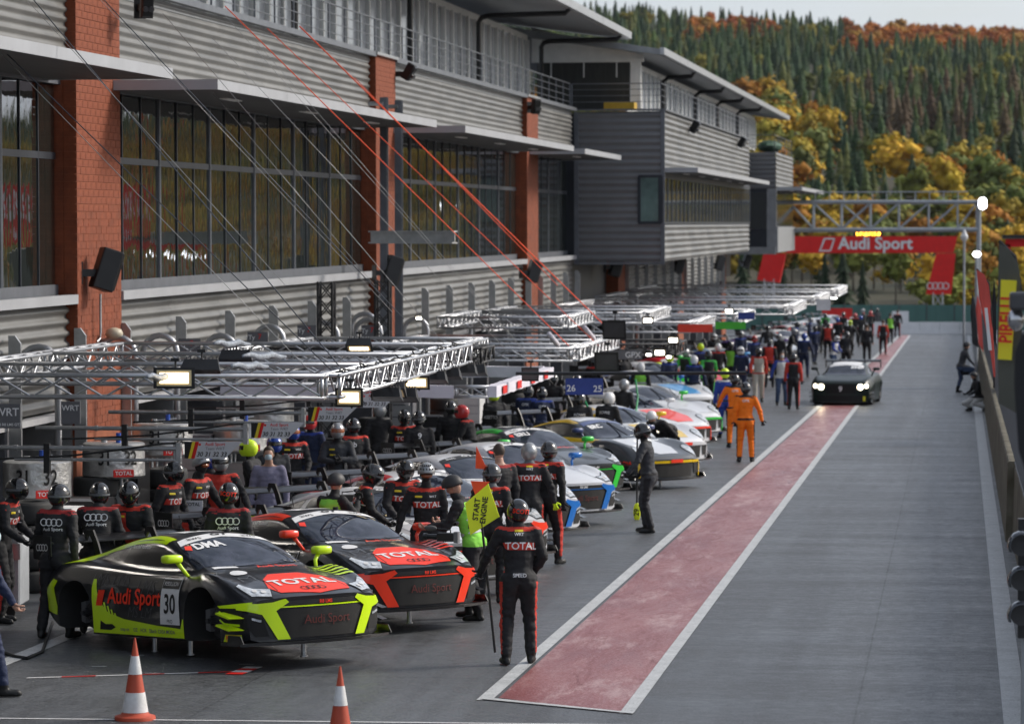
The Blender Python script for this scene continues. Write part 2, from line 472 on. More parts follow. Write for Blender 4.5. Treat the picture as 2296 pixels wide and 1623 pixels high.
# ================================================================== terrain
CREST = [(-2500, 60), (0, 30), (1300, 48), (1650, 66), (1950, 88), (2150, 92), (2296, 100), (2600, 125), (3000, 170), (3600, 235), (4300, 285), (5200, 330), (7000, 420)]
def crest_y(px):
    for (a, ya), (b_, yb) in zip(CREST, CREST[1:]):
        if px <= b_: return ya + (yb - ya) * max(0, (px - a)) / (b_ - a)
    return CREST[-1][1]
DN, DF = 335.0, 1500.0
def hill(px, s):
    """point of the slope at azimuth px (of the photograph's scale) and fraction s of the climb"""
    r = ray(px, 610); az = math.atan2(r.x, r.y)
    d = DN + (DF - DN) * s
    top = CAMH + (610 - crest_y(px)) / FP * DF
    z = -1.2 + (top + 1.2) * (s ** 1.12) + 3.0 * mnoise.noise(Vector((px / 500, s * 4, 0))) * min(1, s * 4)
    return Vector((math.sin(az) * d, math.cos(az) * d, z))
mb = MB(); NU, NV = 90, 26
for i in range(NU + 1):
    for j in range(NV + 1):
        mb.v.append(tuple(hill(-2500 + 9500 * i / NU, (j / NV) ** 1.3)))
for i in range(NU):
    for j in range(NV):
        k = i * (NV + 1) + j; mb.f.append((k, k + NV + 1, k + NV + 2, k + 1)); mb.m.append(0)
tag(mb.build('hillside', M['meadow'], smooth=True), kind='structure')
sheet('ground', [(-1650, -1650), (1650, -1650), (1650, 1650), (-1650, 1650)], -1.6, 'meadow')

# ---- trees
def foliage_mat(name):
    m, n, l, b = node_mat(name)
    at = n.new('ShaderNodeAttribute'); at.attribute_name = 'leaf_tint'
    v = vecmap(n, l, (1, 1, 1))
    z = ramp(n, l, noise(n, l, v, .9, 3), .3, .7, .75, 1.25)
    mu = n.new('ShaderNodeVectorMath'); mu.operation = 'SCALE'
    l.new(at.outputs['Color'], mu.inputs[0]); l.new(z, mu.inputs['Scale'])
    l.new(mu.outputs[0], b.inputs['Base Color']); b.inputs['Roughness'].default_value = .8
    b.inputs['Specular IOR Level'].default_value = .15
    return m
foliage_mat('forest_foliage')
mm('bark', (.05, .04, .03), .9)

def spruce_geo(seed, h=13.0, layers=8, seg=7):
    rn = random.Random(seed); vs = []; fs = []
    for L in range(layers):
        t = L / layers
        z0 = h * (.08 + .92 * t); rad = (1 - t) ** .85 * h * .17 * rn.uniform(.85, 1.1) + .12
        zt = min(h, z0 + h * .20)
        c = len(vs); vs.append((rn.uniform(-.1, .1), rn.uniform(-.1, .1), zt))
        n_ = seg * 2
        ph = rn.uniform(0, 6)
        for k in range(n_):
            a = ph + 2 * math.pi * k / n_
            rr = rad * (rn.uniform(.9, 1.25) if k % 2 == 0 else rn.uniform(.5, .7))
            vs.append((rr * math.cos(a), rr * math.sin(a), z0 - (h * .035 if k % 2 == 0 else -h * .02) + rn.uniform(-.2, .2)))
        for k in range(n_): fs.append((c, c + 1 + k, c + 1 + (k + 1) % n_))
    return np.array(vs), fs
def broad_geo(seed, h=13.0, n_leaf=150):
    rn = random.Random(seed); vs = []; fs = []
    cl = [(rn.uniform(-.22, .22) * h, rn.uniform(-.22, .22) * h, rn.uniform(.42, .78) * h, rn.uniform(.13, .2) * h) for _ in range(8)]
    cl.append((0, 0, h * .82, h * .16)); cl.append((0, 0, h * .55, h * .24))
    for (x, y, z, r) in cl:
        for _ in range(n_leaf // 10):
            a = rn.uniform(0, 2 * math.pi); u = rn.uniform(-.9, 1); q = math.sqrt(1 - u * u)
            d = Vector((q * math.cos(a), q * math.sin(a), u)); k = rn.uniform(.72, 1.12)
            c = Vector((x, y, z)) + d * r * k
            nrm = (d + Vector((rn.uniform(-.6, .6), rn.uniform(-.6, .6), rn.uniform(-.3, .6)))).normalized()
            t1 = nrm.orthogonal().normalized(); t2 = nrm.cross(t1); sz = rn.uniform(.35, .7) * h / 13
            o = len(vs)
            for (p, q2) in ((-1, -.8), (1, -.6), (.8, 1), (-.6, .9)):
                vs.append(tuple(c + t1 * p * sz + t2 * q2 * sz + nrm * rn.uniform(-.12, .12)))
            fs.append((o, o + 1, o + 2, o + 3))
    for (x, y, z, r) in cl[:6] + cl[8:]:
        o = len(vs); r *= .8
        for d in ((1, 0, 0), (-1, 0, 0), (0, 1, 0), (0, -1, 0), (0, 0, 1), (0, 0, -1)): vs.append((x + d[0] * r, y + d[1] * r, z + d[2] * r))
        for a_, b_, c_ in ((0, 2, 4), (2, 1, 4), (1, 3, 4), (3, 0, 4), (2, 0, 5), (1, 2, 5), (3, 1, 5), (0, 3, 5)): fs.append((o + a_, o + b_, o + c_))
    return np.array(vs), fs
SPR = [spruce_geo(i) for i in range(5)]
BRD = [broad_geo(i + 20) for i in range(5)]
def tree_zone(px, s, rn):
    """kind and foliage colour by where on the slope the tree stands"""
    q = mnoise.noise(Vector((px / 130, s * 9, 3.1)))
    q2 = mnoise.noise(Vector((px / 60, s * 22, 9.1)))
    j = rn.uniform(.75, 1.3)
    def c(r_, g_, b_): return (r_ * j, g_ * j * rn.uniform(.92, 1.08), b_ * j)
    if s > .80 and (px > 1890 or (1540 < px < 1740 and s < .95)) and px < 2600 and q2 > -.45:
        return 'b', rn.choice([c(.30, .09, .022), c(.36, .13, .025), c(.24, .07, .02), c(.33, .17, .035)]), .72
    if s > .97 and px < 1880: return 's', c(.030, .045, .022), .8
    left_yellow = px < 1850 and .12 < s < .42
    if s < .04 and px < 2090 and q2 < .25: return 's', c(.020, .032, .016), 1.0
    if s < .15 and q > -.35 or (s < .25 and q > .05) or (left_yellow and q > -.2):
        if q2 < -.30: return 's', c(.030, .045, .020), .8
        return 'b', rn.choice([c(.38, .25, .025), c(.28, .21, .03), c(.15, .16, .03), c(.42, .27, .025), c(.32, .14, .02), c(.10, .12, .03)]), .95
    if .3 < s < .50 and px > 1880 and q2 > .18: return 's', c(.075, .052, .028), 1.0
    if q2 > .42 or rn.random() < .03: return 'b', rn.choice([c(.20, .17, .03), c(.11, .12, .03)]), .7
    if px > 2500 and q > .0 and s < .6: return 'b', rn.choice([c(.33, .22, .03), c(.22, .18, .03), c(.28, .15, .03)]), .95
    return 's', rn.choice([c(.026, .050, .020), c(.034, .062, .022), c(.055, .082, .024), c(.030, .056, .028), c(.026, .045, .022), c(.085, .095, .028)]), .9
rn = random.Random(5)
spots = []
tries = 0
def spacing(s): return 1.0
rows = 88
for j in range(rows):
    s = .012 + (j / (rows - 1)) ** 1.15 * .985
    d = DN + (DF - DN) * s
    step = FP / d * (4.0 if s > .3 else 3.4)
    px = -300 if s > .2 else 900
    while px < 5600:
        st = step * (1.0 if -200 < px < 2500 else 2.6)
        pxx = px + rn.uniform(-.45, .45) * st
        ss = min(1, max(.005, s + rn.uniform(-.5, .5) * .030))
        if not (ss < .04 and 1400 < pxx < 2060 and rn.random() < .5) and not (pxx < 1200 and ss < .85): spots.append((pxx, ss))
        px += st
inview = [q for q in spots if 1650 < q[0] < 2330]
inview.sort(key=lambda q: q[1])
single = set(inview[:60])
V = []; F3 = []; F4 = []; C3 = []; off = 0
FV = [];
allv = []; allc = []; loops = []; lstart = []; ltot = []; pos = 0
def put_geo(geo, M3, t, tint):
    global off
    vs, fs = geo
    w = vs @ M3.T + t
    allv.append(w); allc.append(np.tile(np.array([*tint, 1.0]), (len(vs), 1)))
    for f in fs: loops.append(np.array(f) + off); ltot.append(len(f))
    off += len(vs)
# individual trees along the foot of the slope
single_meshes = {}
def solo_mesh(kind, i):
    if (kind, i) not in single_meshes:
        vs, fs = (SPR if kind == 's' else BRD)[i]
        me = bpy.data.meshes.new('crown'); me.from_pydata([tuple(v) for v in vs], [], fs)
        mt = MATS['tree_foliage']; me.materials.append(mt)
        tr = MB(); tr.tube((0, 0, -.5), (0, 0, 9.5 if kind == 's' else 7.5), .22, 6, .08); tm = tr.mesh('trunk', M['bark'])
        single_meshes[(kind, i)] = (me, tm)
    return single_meshes[(kind, i)]
m, n, l, b = node_mat('tree_foliage')
oi = n.new('ShaderNodeObjectInfo'); v = vecmap(n, l, (1, 1, 1))
mu = n.new('ShaderNodeVectorMath'); mu.operation = 'SCALE'
l.new(oi.outputs['Color'], mu.inputs[0]); l.new(ramp(n, l, noise(n, l, v, .9, 3), .3, .7, .75, 1.25), mu.inputs['Scale'])
l.new(mu.outputs[0], b.inputs['Base Color']); b.inputs['Roughness'].default_value = .8; b.inputs['Specular IOR Level'].default_value = .15
TREES = []
for (px, s) in sorted(spots, key=lambda q: q[1]):
    kind, col, sc = tree_zone(px, s, rn)
    p = hill(px, s)
    g = rn.randrange(5); hsc = sc * rn.uniform(.5, 1.45) * (.42 + .26 * min(1, s / .35))
    wide = hsc * rn.uniform(.8, 1.5)
    if (px, s) in single:
        me, tm = solo_mesh(kind, g)
        dens = 'dark green' if kind == 's' else ('golden yellow' if col[0] > .24 and col[1] > .15 else 'rust orange' if col[0] > .2 else 'olive green')
        TREES.append((px, dens, 'spruce' if kind == 's' else 'leafy tree'))
        t = thing('spruce_tree' if kind == 's' else 'autumn_tree', '',
                  'tree', tuple(p), rn.uniform(0, 6), 'single trees along the foot of the wooded hill, %s' % dens)
        t.scale = (wide, wide, hsc); TREES[-1] += (t,)
        c = put('crown', me, t); c.color = (*col, 1)
        put('trunk', tm, t)
        continue
    a = rn.uniform(0, 6.28); ca, sa = math.cos(a), math.sin(a)
    M3 = np.array([[ca * wide, -sa * wide, 0], [sa * wide, ca * wide, 0], [0, 0, hsc]])
    put_geo((SPR if kind == 's' else BRD)[g], M3, np.array(p), col)
cnt = {}
for (px, dens, kd, t) in sorted(TREES, key=lambda q: q[0]):
    k = cnt.get((dens, kd), 0); cnt[(dens, kd)] = k + 1
    t['label'] = '%s %s at the hill foot, %s such from the left' % (dens, kd, NTH[k])
me = bpy.data.meshes.new('forest')
va = np.concatenate(allv); la = np.concatenate(loops); lt = np.array(ltot)
me.vertices.add(len(va)); me.vertices.foreach_set('co', va.ravel())
me.loops.add(len(la)); me.loops.foreach_set('vertex_index', la)
me.polygons.add(len(lt)); ls = np.zeros(len(lt), dtype=np.int32); ls[1:] = np.cumsum(lt)[:-1]
me.polygons.foreach_set('loop_start', ls); me.polygons.foreach_set('loop_total', lt)
ca_ = me.color_attributes.new('leaf_tint', 'FLOAT_COLOR', 'POINT')
ca_.data.foreach_set('color', np.concatenate(allc).ravel().astype(np.float32))
me.materials.append(M['forest_foliage']); me.update(calc_edges=True)
fo = put('forest', me)
tag(fo, 'dense wooded hillside of dark spruces with golden and rust autumn trees', 'forest', kind='stuff')
print('forest tris', int((lt - 2).sum()), 'trees', len(spots))

# thin autumn haze between the pit building and the hill
mz = bpy.data.materials.new('haze_air'); mz.use_nodes = True
zn = mz.node_tree.nodes; zn.clear()
pv = zn.new('ShaderNodeVolumePrincipled'); pv.inputs['Density'].default_value = .000022; pv.inputs['Color'].default_value = (.85, .9, 1, 1); pv.inputs['Anisotropy'].default_value = .2
ou = zn.new('ShaderNodeOutputMaterial'); mz.node_tree.links.new(pv.outputs[0], ou.inputs['Volume'])

mb = MB(); mb.box(-1700, 1700, -1700, 1700, -4.6, 175); hz = mb.build('haze', mz); tag(hz, kind='stuff')
for _o in (hz,): _o.display_type = 'WIRE'
# ================================================================== pit building (all children in the building's own axes)
PB = bpy.data.objects.new('pit_building', None); COL.objects.link(PB); PB.matrix_world = BM
tag(PB, 'long two storey pit building with corrugated silver cladding, brick piers and glass front', 'building')
PB.empty_display_size = 1
m, n, l, b = node_mat('window_glass')
b.inputs['Base Color'].default_value = (.014, .018, .016, 1); b.inputs['Roughness'].default_value = .02
b.inputs['IOR'].default_value = 2.9; b.inputs['Specular IOR Level'].default_value = .8
v = vecmap(n, l, (1, .9, .35)); bp = n.new('ShaderNodeBump'); bp.inputs['Strength'].default_value = .10; bp.inputs['Distance'].default_value = .05
l.new(noise(n, l, v, 2.6, 2), bp.inputs['Height']); l.new(bp.outputs[0], b.inputs['Normal'])
mm('upper_glass', (.45, .48, .52), .12, var=.1, ior=2.0, bump=.15, bscale=3)  # pale base colour carries the sky's reflection
mm('blind_dark', (.03, .032, .03), .6, var=.4, scale=4, stretch=(6, 6, .2))

def corrugated(name, x, y0, y1, z0, z1, m, parent, pitch=.155, amp=.042, axis='y', seams=4.2):
    """horizontal corrugated sheets facing +x (axis y) or -y (axis x); every sheet is its own piece"""
    nz = max(2, int(round((z1 - z0) / pitch))); prof = []
    for i in range(nz):
        za = z0 + (z1 - z0) * i / nz; p = (z1 - z0) / nz
        for (t, a_) in ((0, 0), (.18, .15), (.36, .9), (.5, 1), (.64, .9), (.82, .15)):
            prof.append((za + t * p, a_ * amp))
    prof.append((z1, 0))
    L = y1 - y0; k = max(1, int(round(L / seams)))
    me = None
    for i in range(k):
        if me is None:
            mb = MB(); w = L / k - .012
            for (z, a_) in prof:
                if axis == 'y': mb.v += [(a_, 0, z), (a_, w, z)]
                else: mb.v += [(0, -a_, z), (w, -a_, z)]
            for j in range(len(prof) - 1):
                mb.f.append((2 * j, 2 * j + 1, 2 * j + 3, 2 * j + 2)); mb.m.append(0)
            me = mb.mesh('cladding_sheet', m, True)
        off_ = i * L / k
        put('cladding_sheet', me, parent, loc=(x, y0 + off_, 0) if axis == 'y' else (y0 + off_, x, 0))

D0 = 14.5
ye = lambda px: by(px, D0)
# brick piers: lane-side edges read off the photograph
y_c1 = (ye(168), ye(270)); bay = ye(887) - ye(270)
piers = [(y_c1[0] + bay * k, y_c1[1] + bay * k) for k in range(-1, 6)]
zt_col = 4.05
# base building volume, dark behind everything
mb = MB(); mb.box(-30, -14.95, 20, 198, -3.1, 4.0); mb.box(-30, -19.5, 20, 198, -8.5, -3.1); mb.build('core_wall', M['dark_frame'], PB)
mb = MB(); mb.box(-30, -14.62, 20, 118, 3.85, 4.0); mb.build('terrace_slab', M['roof_grey'], PB)
mm('garage_inside', (.10, .10, .11), .8, var=.2)
mm('garage_ceiling', (.35, .35, .36), .8)

brick_me = None
def brick_mesh():
    mb = MB(); L, H, T = .296, .114, .009
    e = .006
    mb.add([(0, 0, 0), (0, L, 0), (0, L, H), (0, 0, H), (T - e, e * 0, 0), (T - e, L, 0), (T - e, L, H), (T - e, 0, H), (T, e, e), (T, L - e, e), (T, L - e, H - e), (T, e, H - e)],
           [(4, 5, 9, 8), (5, 6, 10, 9), (6, 7, 11, 10), (7, 4, 8, 11), (8, 9, 10, 11), (0, 1, 5, 4), (2, 3, 7, 6), (1, 2, 6, 5), (3, 0, 4, 7)])
    return mb.mesh('brick', M['brick'])
brick_me = brick_mesh()
rb = random.Random(3)
for ci, (ya, yb) in enumerate(piers):
    if yb < 30: continue
    ztop = zt_col if ci < 4 else -1.4
    if ci == 5 or ci == 6: ztop = -1.4
    w = yb - ya; core = MB(); core.box(-D0 - .45, -D0, ya, yb, -8.2, ztop)
    pier = core.build('brick_pier', M['mortar'], PB)
    if ztop > 0:
        cp = MB(); cp.box(-D0 - .5, -D0 + .09, ya - .04, yb + .04, ztop, ztop + .07); cp.build('coping', M['steel'], pier)
    courses = int((ztop + 3.4) / .12); per = int(round(w / .304)); bl_ = w / per
    # front courses: the ones showing largest are single bricks, the rest of the courses one laid mass
    items = []
    for r_ in range(courses):
        z = ztop - (r_ + 1) * .12 + .004
        o = 0 if r_ % 2 == 0 else bl_ / 2
        for k in range(per + (1 if o else 0)):
            y0 = ya + k * bl_ - o; y1 = y0 + bl_
            y0 = max(y0, ya); y1 = min(y1, yb)
            items.append((y0, y1, z))
    singles = 300 if ci in (1, 2) else 0
    rest = MB()
    for i, (y0, y1, z) in enumerate(items):
        dx = rb.uniform(-.002, .002)
        if i < singles:
            o = put('brick', brick_me, pier, loc=(-D0 + dx, y0, z)); o.scale = (1, (y1 - y0 - .005) / .296, 1)
        else:
            y0 += .004; y1 -= .008; x = -D0 + .010 + dx; e = .006
            rest.add([(x, y0, z), (x, y1, z), (x, y1, z + .114), (x, y0, z + .114), (x - .022, y0, z), (x - .022, y1, z), (x - .022, y1, z + .114), (x - .022, y0, z + .114)],
                     [(0, 1, 2, 3), (0, 4, 5, 1), (3, 2, 6, 7), (1, 5, 6, 2), (4, 0, 3, 7)])
    # near face, towards the camera
    for r_ in range(courses):
        z = ztop - (r_ + 1) * .12 + .004
        for k in range(2):
            xa = -D0 - .40 + k * .225 + (0 if r_ % 2 else .0); xb = xa + .215; y = ya - .012
            rest.add([(xa, y, z), (xb, y, z), (xb, y, z + .114), (xa, y, z + .114), (xa, y + .012, z), (xb, y + .012, z), (xb, y + .012, z + .114), (xa, y + .012, z + .114)],
                     [(0, 1, 2, 3), (0, 4, 5, 1), (3, 2, 6, 7), (1, 5, 6, 2), (4, 0, 3, 7)])
    if rest.f: tag(rest.build('brickwork', M['brick'], pier), kind='stuff')

# wall bands and glazing between piers
mullion_me = {}
z_sill, z_head = -1.04, 2.25
y_box = by(1290, D0)            # near end of the projecting upper hall
YEND = 198
for ci in range(len(piers) - 1):
    ya, yb = piers[ci][1], piers[ci + 1][0]
    if yb < 32: continue
    full = ya < y_box
    yb2 = min(yb, y_box) if full else yb
    ya2 = max(ya, 34)
    if full:
        corrugated('upper', -D0 - .14, ya2, yb2, 2.42, 4.0, M['silver_cladding'], PB)
        mb = MB(); mb.box(-D0 - .1, -D0 + .06, ya2, yb2, 4.0, 4.12); mb.build('parapet_cap', M['frame_grey'], PB)
        corrugated('lower', -D0 - .16, ya2, yb2, -2.95, -1.28, M['silver_cladding'], PB, pitch=.19, amp=.062)
        mb = MB(); mb.box(-D0 - .1, -D0 + .05, ya2, yb2, -1.27, -1.12); mb.build('sill_flashing', M['canopy_metal'], PB)
        # glass front: five wide modules of three panes
        nmod = 6 if ci != 3 else 3
        gx = -D0 - .34
        ref = piers[1][1]
        if yb2 - ya2 < 12: nmod = max(1, int((yb2 - ya2) / 3.6))
        modw = (yb2 - ya2) / nmod
        wn_ = MB(); wn_.box(gx - .1, gx + .06, ya2, yb2, z_sill - .1, z_sill + .08); wn_.box(gx - .1, gx + .12, ya2, yb2, z_head, z_head + .12)
        win = wn_.build('glazed_front', M['frame_grey'], PB)
        mb = MB(); mb.box(gx - .02, gx + .03, ya2, yb2, 1.05, 1.16); mb.build('transom', M['dark_frame'], win)
        pw = modw / 3 - .05
        pm = MB(); pm.box(-.01, .01, 0, pw, 0, z_head - z_sill - .08)
        pme = pm.mesh('pane', M['window_glass'])
        for a_ in range(nmod):
            mb = MB(); y = ya2 + a_ * modw; mb.box(gx - .03, gx + .045, y - .05, y - .012, z_sill, z_head); mb.box(gx - .03, gx + .045, y + .012, y + .05, z_sill, z_head)
            mb.build('mullion', M['frame_grey'], win)
            for k in range(3):
                yy = y + .03 + k * modw / 3
                o = put('pane', pme, win, loc=(gx, yy, z_sill + .06)); o.rotation_euler = (0, rb.uniform(-.002, .002), rb.uniform(-.004, .004))
                if k:
                    mb = MB(); mb.box(gx - .03, gx + .03, yy - .02, yy + .02, z_sill, z_head); mb.build('glazing_bar', M['dark_frame'], win)
    else:
        corrugated('lower', -D0 - .03, ya2, yb2, -3.2, -1.3, M['silver_cladding'], PB, pitch=.19, amp=.062)
    # garages below: side walls, shutters and dark openings
    ng = max(1, int(round((yb2 - ya2) / 3.8))); gw = (yb2 - ya2) / ng
    mb = MB(); mb.box(-19, -D0 - .05, ya2, yb2, -3.1, -3.0); mb.build('garage_ceiling', M['garage_ceiling'], PB)
    for a_ in range(ng + 1):
        y = ya2 + a_ * gw
        mb = MB(); mb.box(-19.4, -D0 - .06, y - .12, y + .12, -8.3, -3.05); mb.build('garage_divider', M['steel'] if a_ % 2 else M['garage_inside'], PB)
        mb = MB(); mb.prism([(-D0 - .02, -3.6), (-D0 + .17, -3.6), (-D0 + .17, -1.78), (-D0 + .08, -1.66), (-D0 - .02, -1.66)],
                            lambda p, q, y=y: (p, y - .03, q), lambda p, q, y=y: (p, y + .03, q))
        mb.build('sign_bracket', M['steel'], PB)

# canopies over the glazing
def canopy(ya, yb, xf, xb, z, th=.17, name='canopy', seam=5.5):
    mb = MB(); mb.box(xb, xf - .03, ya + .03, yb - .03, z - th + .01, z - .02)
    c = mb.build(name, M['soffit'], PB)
    k = max(1, int((yb - ya) / seam))
    for i in range(k):
        y0 = ya + (yb - ya) * i / k; y1 = ya + (yb - ya) * (i + 1) / k - .008
        mb = MB(); mb.box(xf - .03, xf, y0, y1, z - th, z); mb.build('fascia_panel', M['canopy_metal'], c)
    mb = MB(); mb.box(xb, xf - .031, ya, ya + .03, z - th, z); mb.box(xb, xf - .031, yb - .03, yb, z - th, z); mb.build('end_cap', M['canopy_metal'], c)
    mb = MB(); mb.box(xb, xf - .032, ya + .031, yb - .031, z - .02, z - .002); mb.build('top_sheet', M['roof_grey'], c)
    for i in range(int((yb - ya) / 7)):
        y = ya + 4 + i * 7
        mb = MB(); mb.box(xf - .9, xf - .75, y, y + 1.2, z - th - .012, z - th + .009); mb.build('strip_light', M['white_frame'], c)
DC = 12.7
canopy(25, by(390, DC), -DC, -D0 - .3, 2.46)
canopy(by(490, DC), by(980, DC), -DC, -D0 - .3, 2.42)
canopy(by(1044, DC), by(1287, DC), -DC, -D0 - .3, 2.42)
canopy(by(1312, DC), by(1393, DC), -DC, -D0 - .3, 2.40)

# projecting hall with ribbon window
DB = 11.4
yb0, yb1 = by(1487, DB), by(1680, DB)
zb_, zt_ = -1.36, 4.0
hall = MB(); hall.box(-D0 - .5, -DB - .05, yb0 + .05, yb1 - .05, zb_ + .03, zt_ - .05)
ho = hall.build('projecting_hall', M['dark_frame'], PB)
corrugated('near', yb0 + .02, -D0 - .02, -DB - .04, zb_, zt_, M['grey_cladding'], PB, pitch=.24, amp=.05, axis='x', seams=9)
corrugated('lane_top', -DB - .03, yb0, yb1, 1.85, zt_, M['silver_cladding'], PB, pitch=.22, amp=.05, seams=8)
corrugated('lane_low', -DB - .03, yb0, yb1, zb_, -.02, M['silver_cladding'], PB, pitch=.22, amp=.05, seams=8)
mb = MB(); mb.box(-DB - .09, -DB + .06, yb0 - .06, yb0 + .05, zb_ - .02, zt_ + .03); mb.box(-D0 - .1, -D0 + .06, yb0 - .05, yb0 + .05, zb_ - .02, zt_)
mb.box(-D0 - .1, -DB + .05, yb0 - .08, yb0 - .055, zb_ - .1, zb_ - .02); mb.box(-D0, -DB + .1, yb0 - .1, yb0 + .3, zt_ + .03, zt_ + .09); mb.box(-DB - .2, -DB + .1, yb0 + .3, yb1, zt_ + .03, zt_ + .09)
mb.build('corner_trim', M['frame_grey'], PB)
# ribbon window, lane side
wb = MB(); wb.box(-DB - .04, -DB + .03, yb0, yb1, -.02, .06); wb.box(-DB - .04, -DB + .03, yb0, yb1, 1.62, 1.84)
rw = wb.build('ribbon_window', M['dark_frame'], PB)
npn = 26; pw = (yb1 - yb0) / npn
pm = MB(); pm.box(-.01, .01, .03, pw - .03, 0, 1.55); pme = pm.mesh('pane', M['window_glass'])
for k in range(npn):
    o = put('pane', pme, rw, loc=(-DB - .01, yb0 + k * pw, .06)); o.rotation_euler = (0, rb.uniform(-.002, .002), rb.uniform(-.004, .004))
for k in range(npn + 1):
    mb = MB(); mb.box(-DB, -DB + .035, yb0 + k * pw - .03, yb0 + k * pw + .03, .06, 1.62); mb.build('glazing_bar', M['frame_grey'], rw)
# small window in the near wall
def nb(px, py):   # point on the hall's near wall
    r = BI.to_3x3() @ ray(px, py); return r * (yb0 / r.y)
a_, c_ = nb(1432, 395), nb(1484, 500)
wb = MB()
wb.box(a_.x - .03, a_.x + .08, yb0 - .07, yb0 - .02, c_.z, a_.z); wb.box(c_.x - .12, c_.x + .04, yb0 - .07, yb0 - .02, c_.z, a_.z)
wb.box(a_.x, c_.x, yb0 - .072, yb0 - .021, c_.z - .04, c_.z + .06); wb.box(a_.x, c_.x, yb0 - .072, yb0 - .021, a_.z - .06, a_.z + .04)
sw = wb.build('side_window', M['dark_frame'], PB)
mb = MB(); mb.box(a_.x + .08, c_.x - .12, yb0 - .05, yb0 - .03, c_.z + .06, a_.z - .06)
mm('pale_glass', (.10, .16, .15), .1, var=.5, scale=.8, ior=1.8)
mb.build('pane', M['pale_glass'], sw)
canopy(yb0 + .5, by(1725, 10.2), -10.2, -DB - .02, 2.0, .17, 'hall_canopy')

# second hall further along, with roof deck
DB2 = 11.4
y20, y21 = by(1740, DB2), by(1778, DB2)
hb = MB(); hb.box(-D0 - 1, -DB2 - .05, y20 + .05, y21, -1.6, 3.6); h2 = hb.build('far_hall', M['dark_frame'], PB)
corrugated('far', y20 + .02, -D0 + .2, -DB2 - .04, 1.9, 3.9, M['grey_cladding'], PB, pitch=.24, amp=.05, axis='x', seams=9)
corrugated('far', -DB2 - .03, y20, y21, 1.9, 3.9, M['silver_cladding'], PB, pitch=.24, amp=.05, seams=20)
mb = MB(); mb.box(-DB2 - .5, -DB2 + .02, y20 - .02, y20 + .2, -1.6, 1.9); mb.box(-D0 + .2, -DB2, y20 - .3, y20 + .05, -1.7, -1.3); mb.box(-DB2, -DB2 + .1, y20, y21, -1.6, -.2)
mb.build('white_surround', M['roof_grey'], PB)
mb = MB(); mb.box(-D0 + .2, -DB2 - .5, y20 - .01, y20 + .04, -.3, 1.7); mb.box(-DB2 - .02, -DB2 + .02, y20 + .4, y21, -.1, 1.8); mb.build('far_window', M['window_glass'], PB)
canopy(y20 + .5, y21 + 9, -10.0, -DB2, 2.0, .2, 'far_canopy')
mm('dark_green', (.01, .06, .03), .7)
mb = MB(); mb.ell((-DB2 - .6, y20 + 4, 4.3), (.7, 3, .35), 12, 6); mb.build('roof_planting', M['dark_green'], PB)

# upper storey: white framed glass under the roof
DU = 16.3
def up_face(x, ya, yb, z0, z1, step=1.55):
    wb = MB(); wb.box(x - .06, x + .03, ya, yb, z0, z0 + .12); wb.box(x - .06, x + .03, ya, yb, z1 - .2, z1)
    w = wb.build('upper_glazing', M['white_frame'], PB)
    k = int((yb - ya) / step); st = (yb - ya) / k
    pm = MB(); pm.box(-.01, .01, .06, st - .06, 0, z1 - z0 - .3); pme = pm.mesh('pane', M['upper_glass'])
    for i in range(k):
        o = put('pane', pme, w, loc=(x - .02, ya + i * st, z0 + .12)); o.rotation_euler = (0, rb.uniform(-.012, .012), rb.uniform(-.02, .02))
    fm = MB(); fm.box(-.05, .09, -.07, .07, 0, z1 - z0 - .3); fme = fm.mesh('mullion', M['white_frame'])
    for i in range(k + 1): put('mullion', fme, w, loc=(x, ya + i * st, z0 + .12))
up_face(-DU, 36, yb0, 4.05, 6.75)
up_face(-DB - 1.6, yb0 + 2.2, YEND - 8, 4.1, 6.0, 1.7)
# near end wall of the upper storey over the hall: dark blinds in a white frame
ux0, ux1 = -DU, -DB - 1.0
yz = yb0 + 2.0
mb = MB(); mb.box(ux0 + .1, ux1 - .4, yz, yz + .1, 4.1, 5.85); mb.build('dark_blind', M['blind_dark'], PB)
mb = MB(); mb.box(ux1 - .35, ux1, yz - .04, yz + .12, 4.1, 5.85); mb.box(ux0 - .1, ux1 + .1, yz - .05, yz + .12, 5.85, 6.0)
for k in range(3): mb.box(ux0 + .6 + k * 1.2, ux0 + .64 + k * 1.2, yz - .07, yz - .05, 5.3, 5.85)
mb.build('white_frame', M['white_frame'], PB)
mb = MB(); mb.prism([(ux0 - .1, 6.0), (ux1 + .1, 6.0), (ux1 + .1, 6.08), (ux0 - .1, 7.15)], lambda p, q: (p, yz - .02, q), lambda p, q: (p, yz + .1, q))
mb.build('gable_panel', M['white_frame'], PB)
# roofs with long eaves
DE = 13.0
mb = MB()
mb.prism([(-DE, 6.72), (-DE, 6.95), (-DU - 6, 8.2), (-DU - 6, 7.97)], lambda p, q: (p, 30, q), lambda p, q: (p, yb0 + 3.2, q))
mb.build('roof', M['roof_grey'], PB)
mb = MB()
mb.prism([(-DB - .2, 6.05), (-DB - .2, 6.27), (-DU - 6, 7.9), (-DU - 6, 7.6)], lambda p, q: (p, yb0 + 1.0, q), lambda p, q: (p, YEND, q))
mb.build('roof', M['roof_grey'], PB)
for (x, z, ya, yb) in ((-DE, 6.95, 30, yb0 + 3.2), (-DB - .2, 6.27, yb0 + 1, YEND)):
    k = int((yb - ya) / 9)
    for i in range(k):
        y0 = ya + (yb - ya) * i / k
        mb = MB(); mb.box(x - .02, x + .14, y0 + .02, y0 + (yb - ya) / k - .02, z - .2, z + .05); mb.build('gutter', M['steel'], PB)
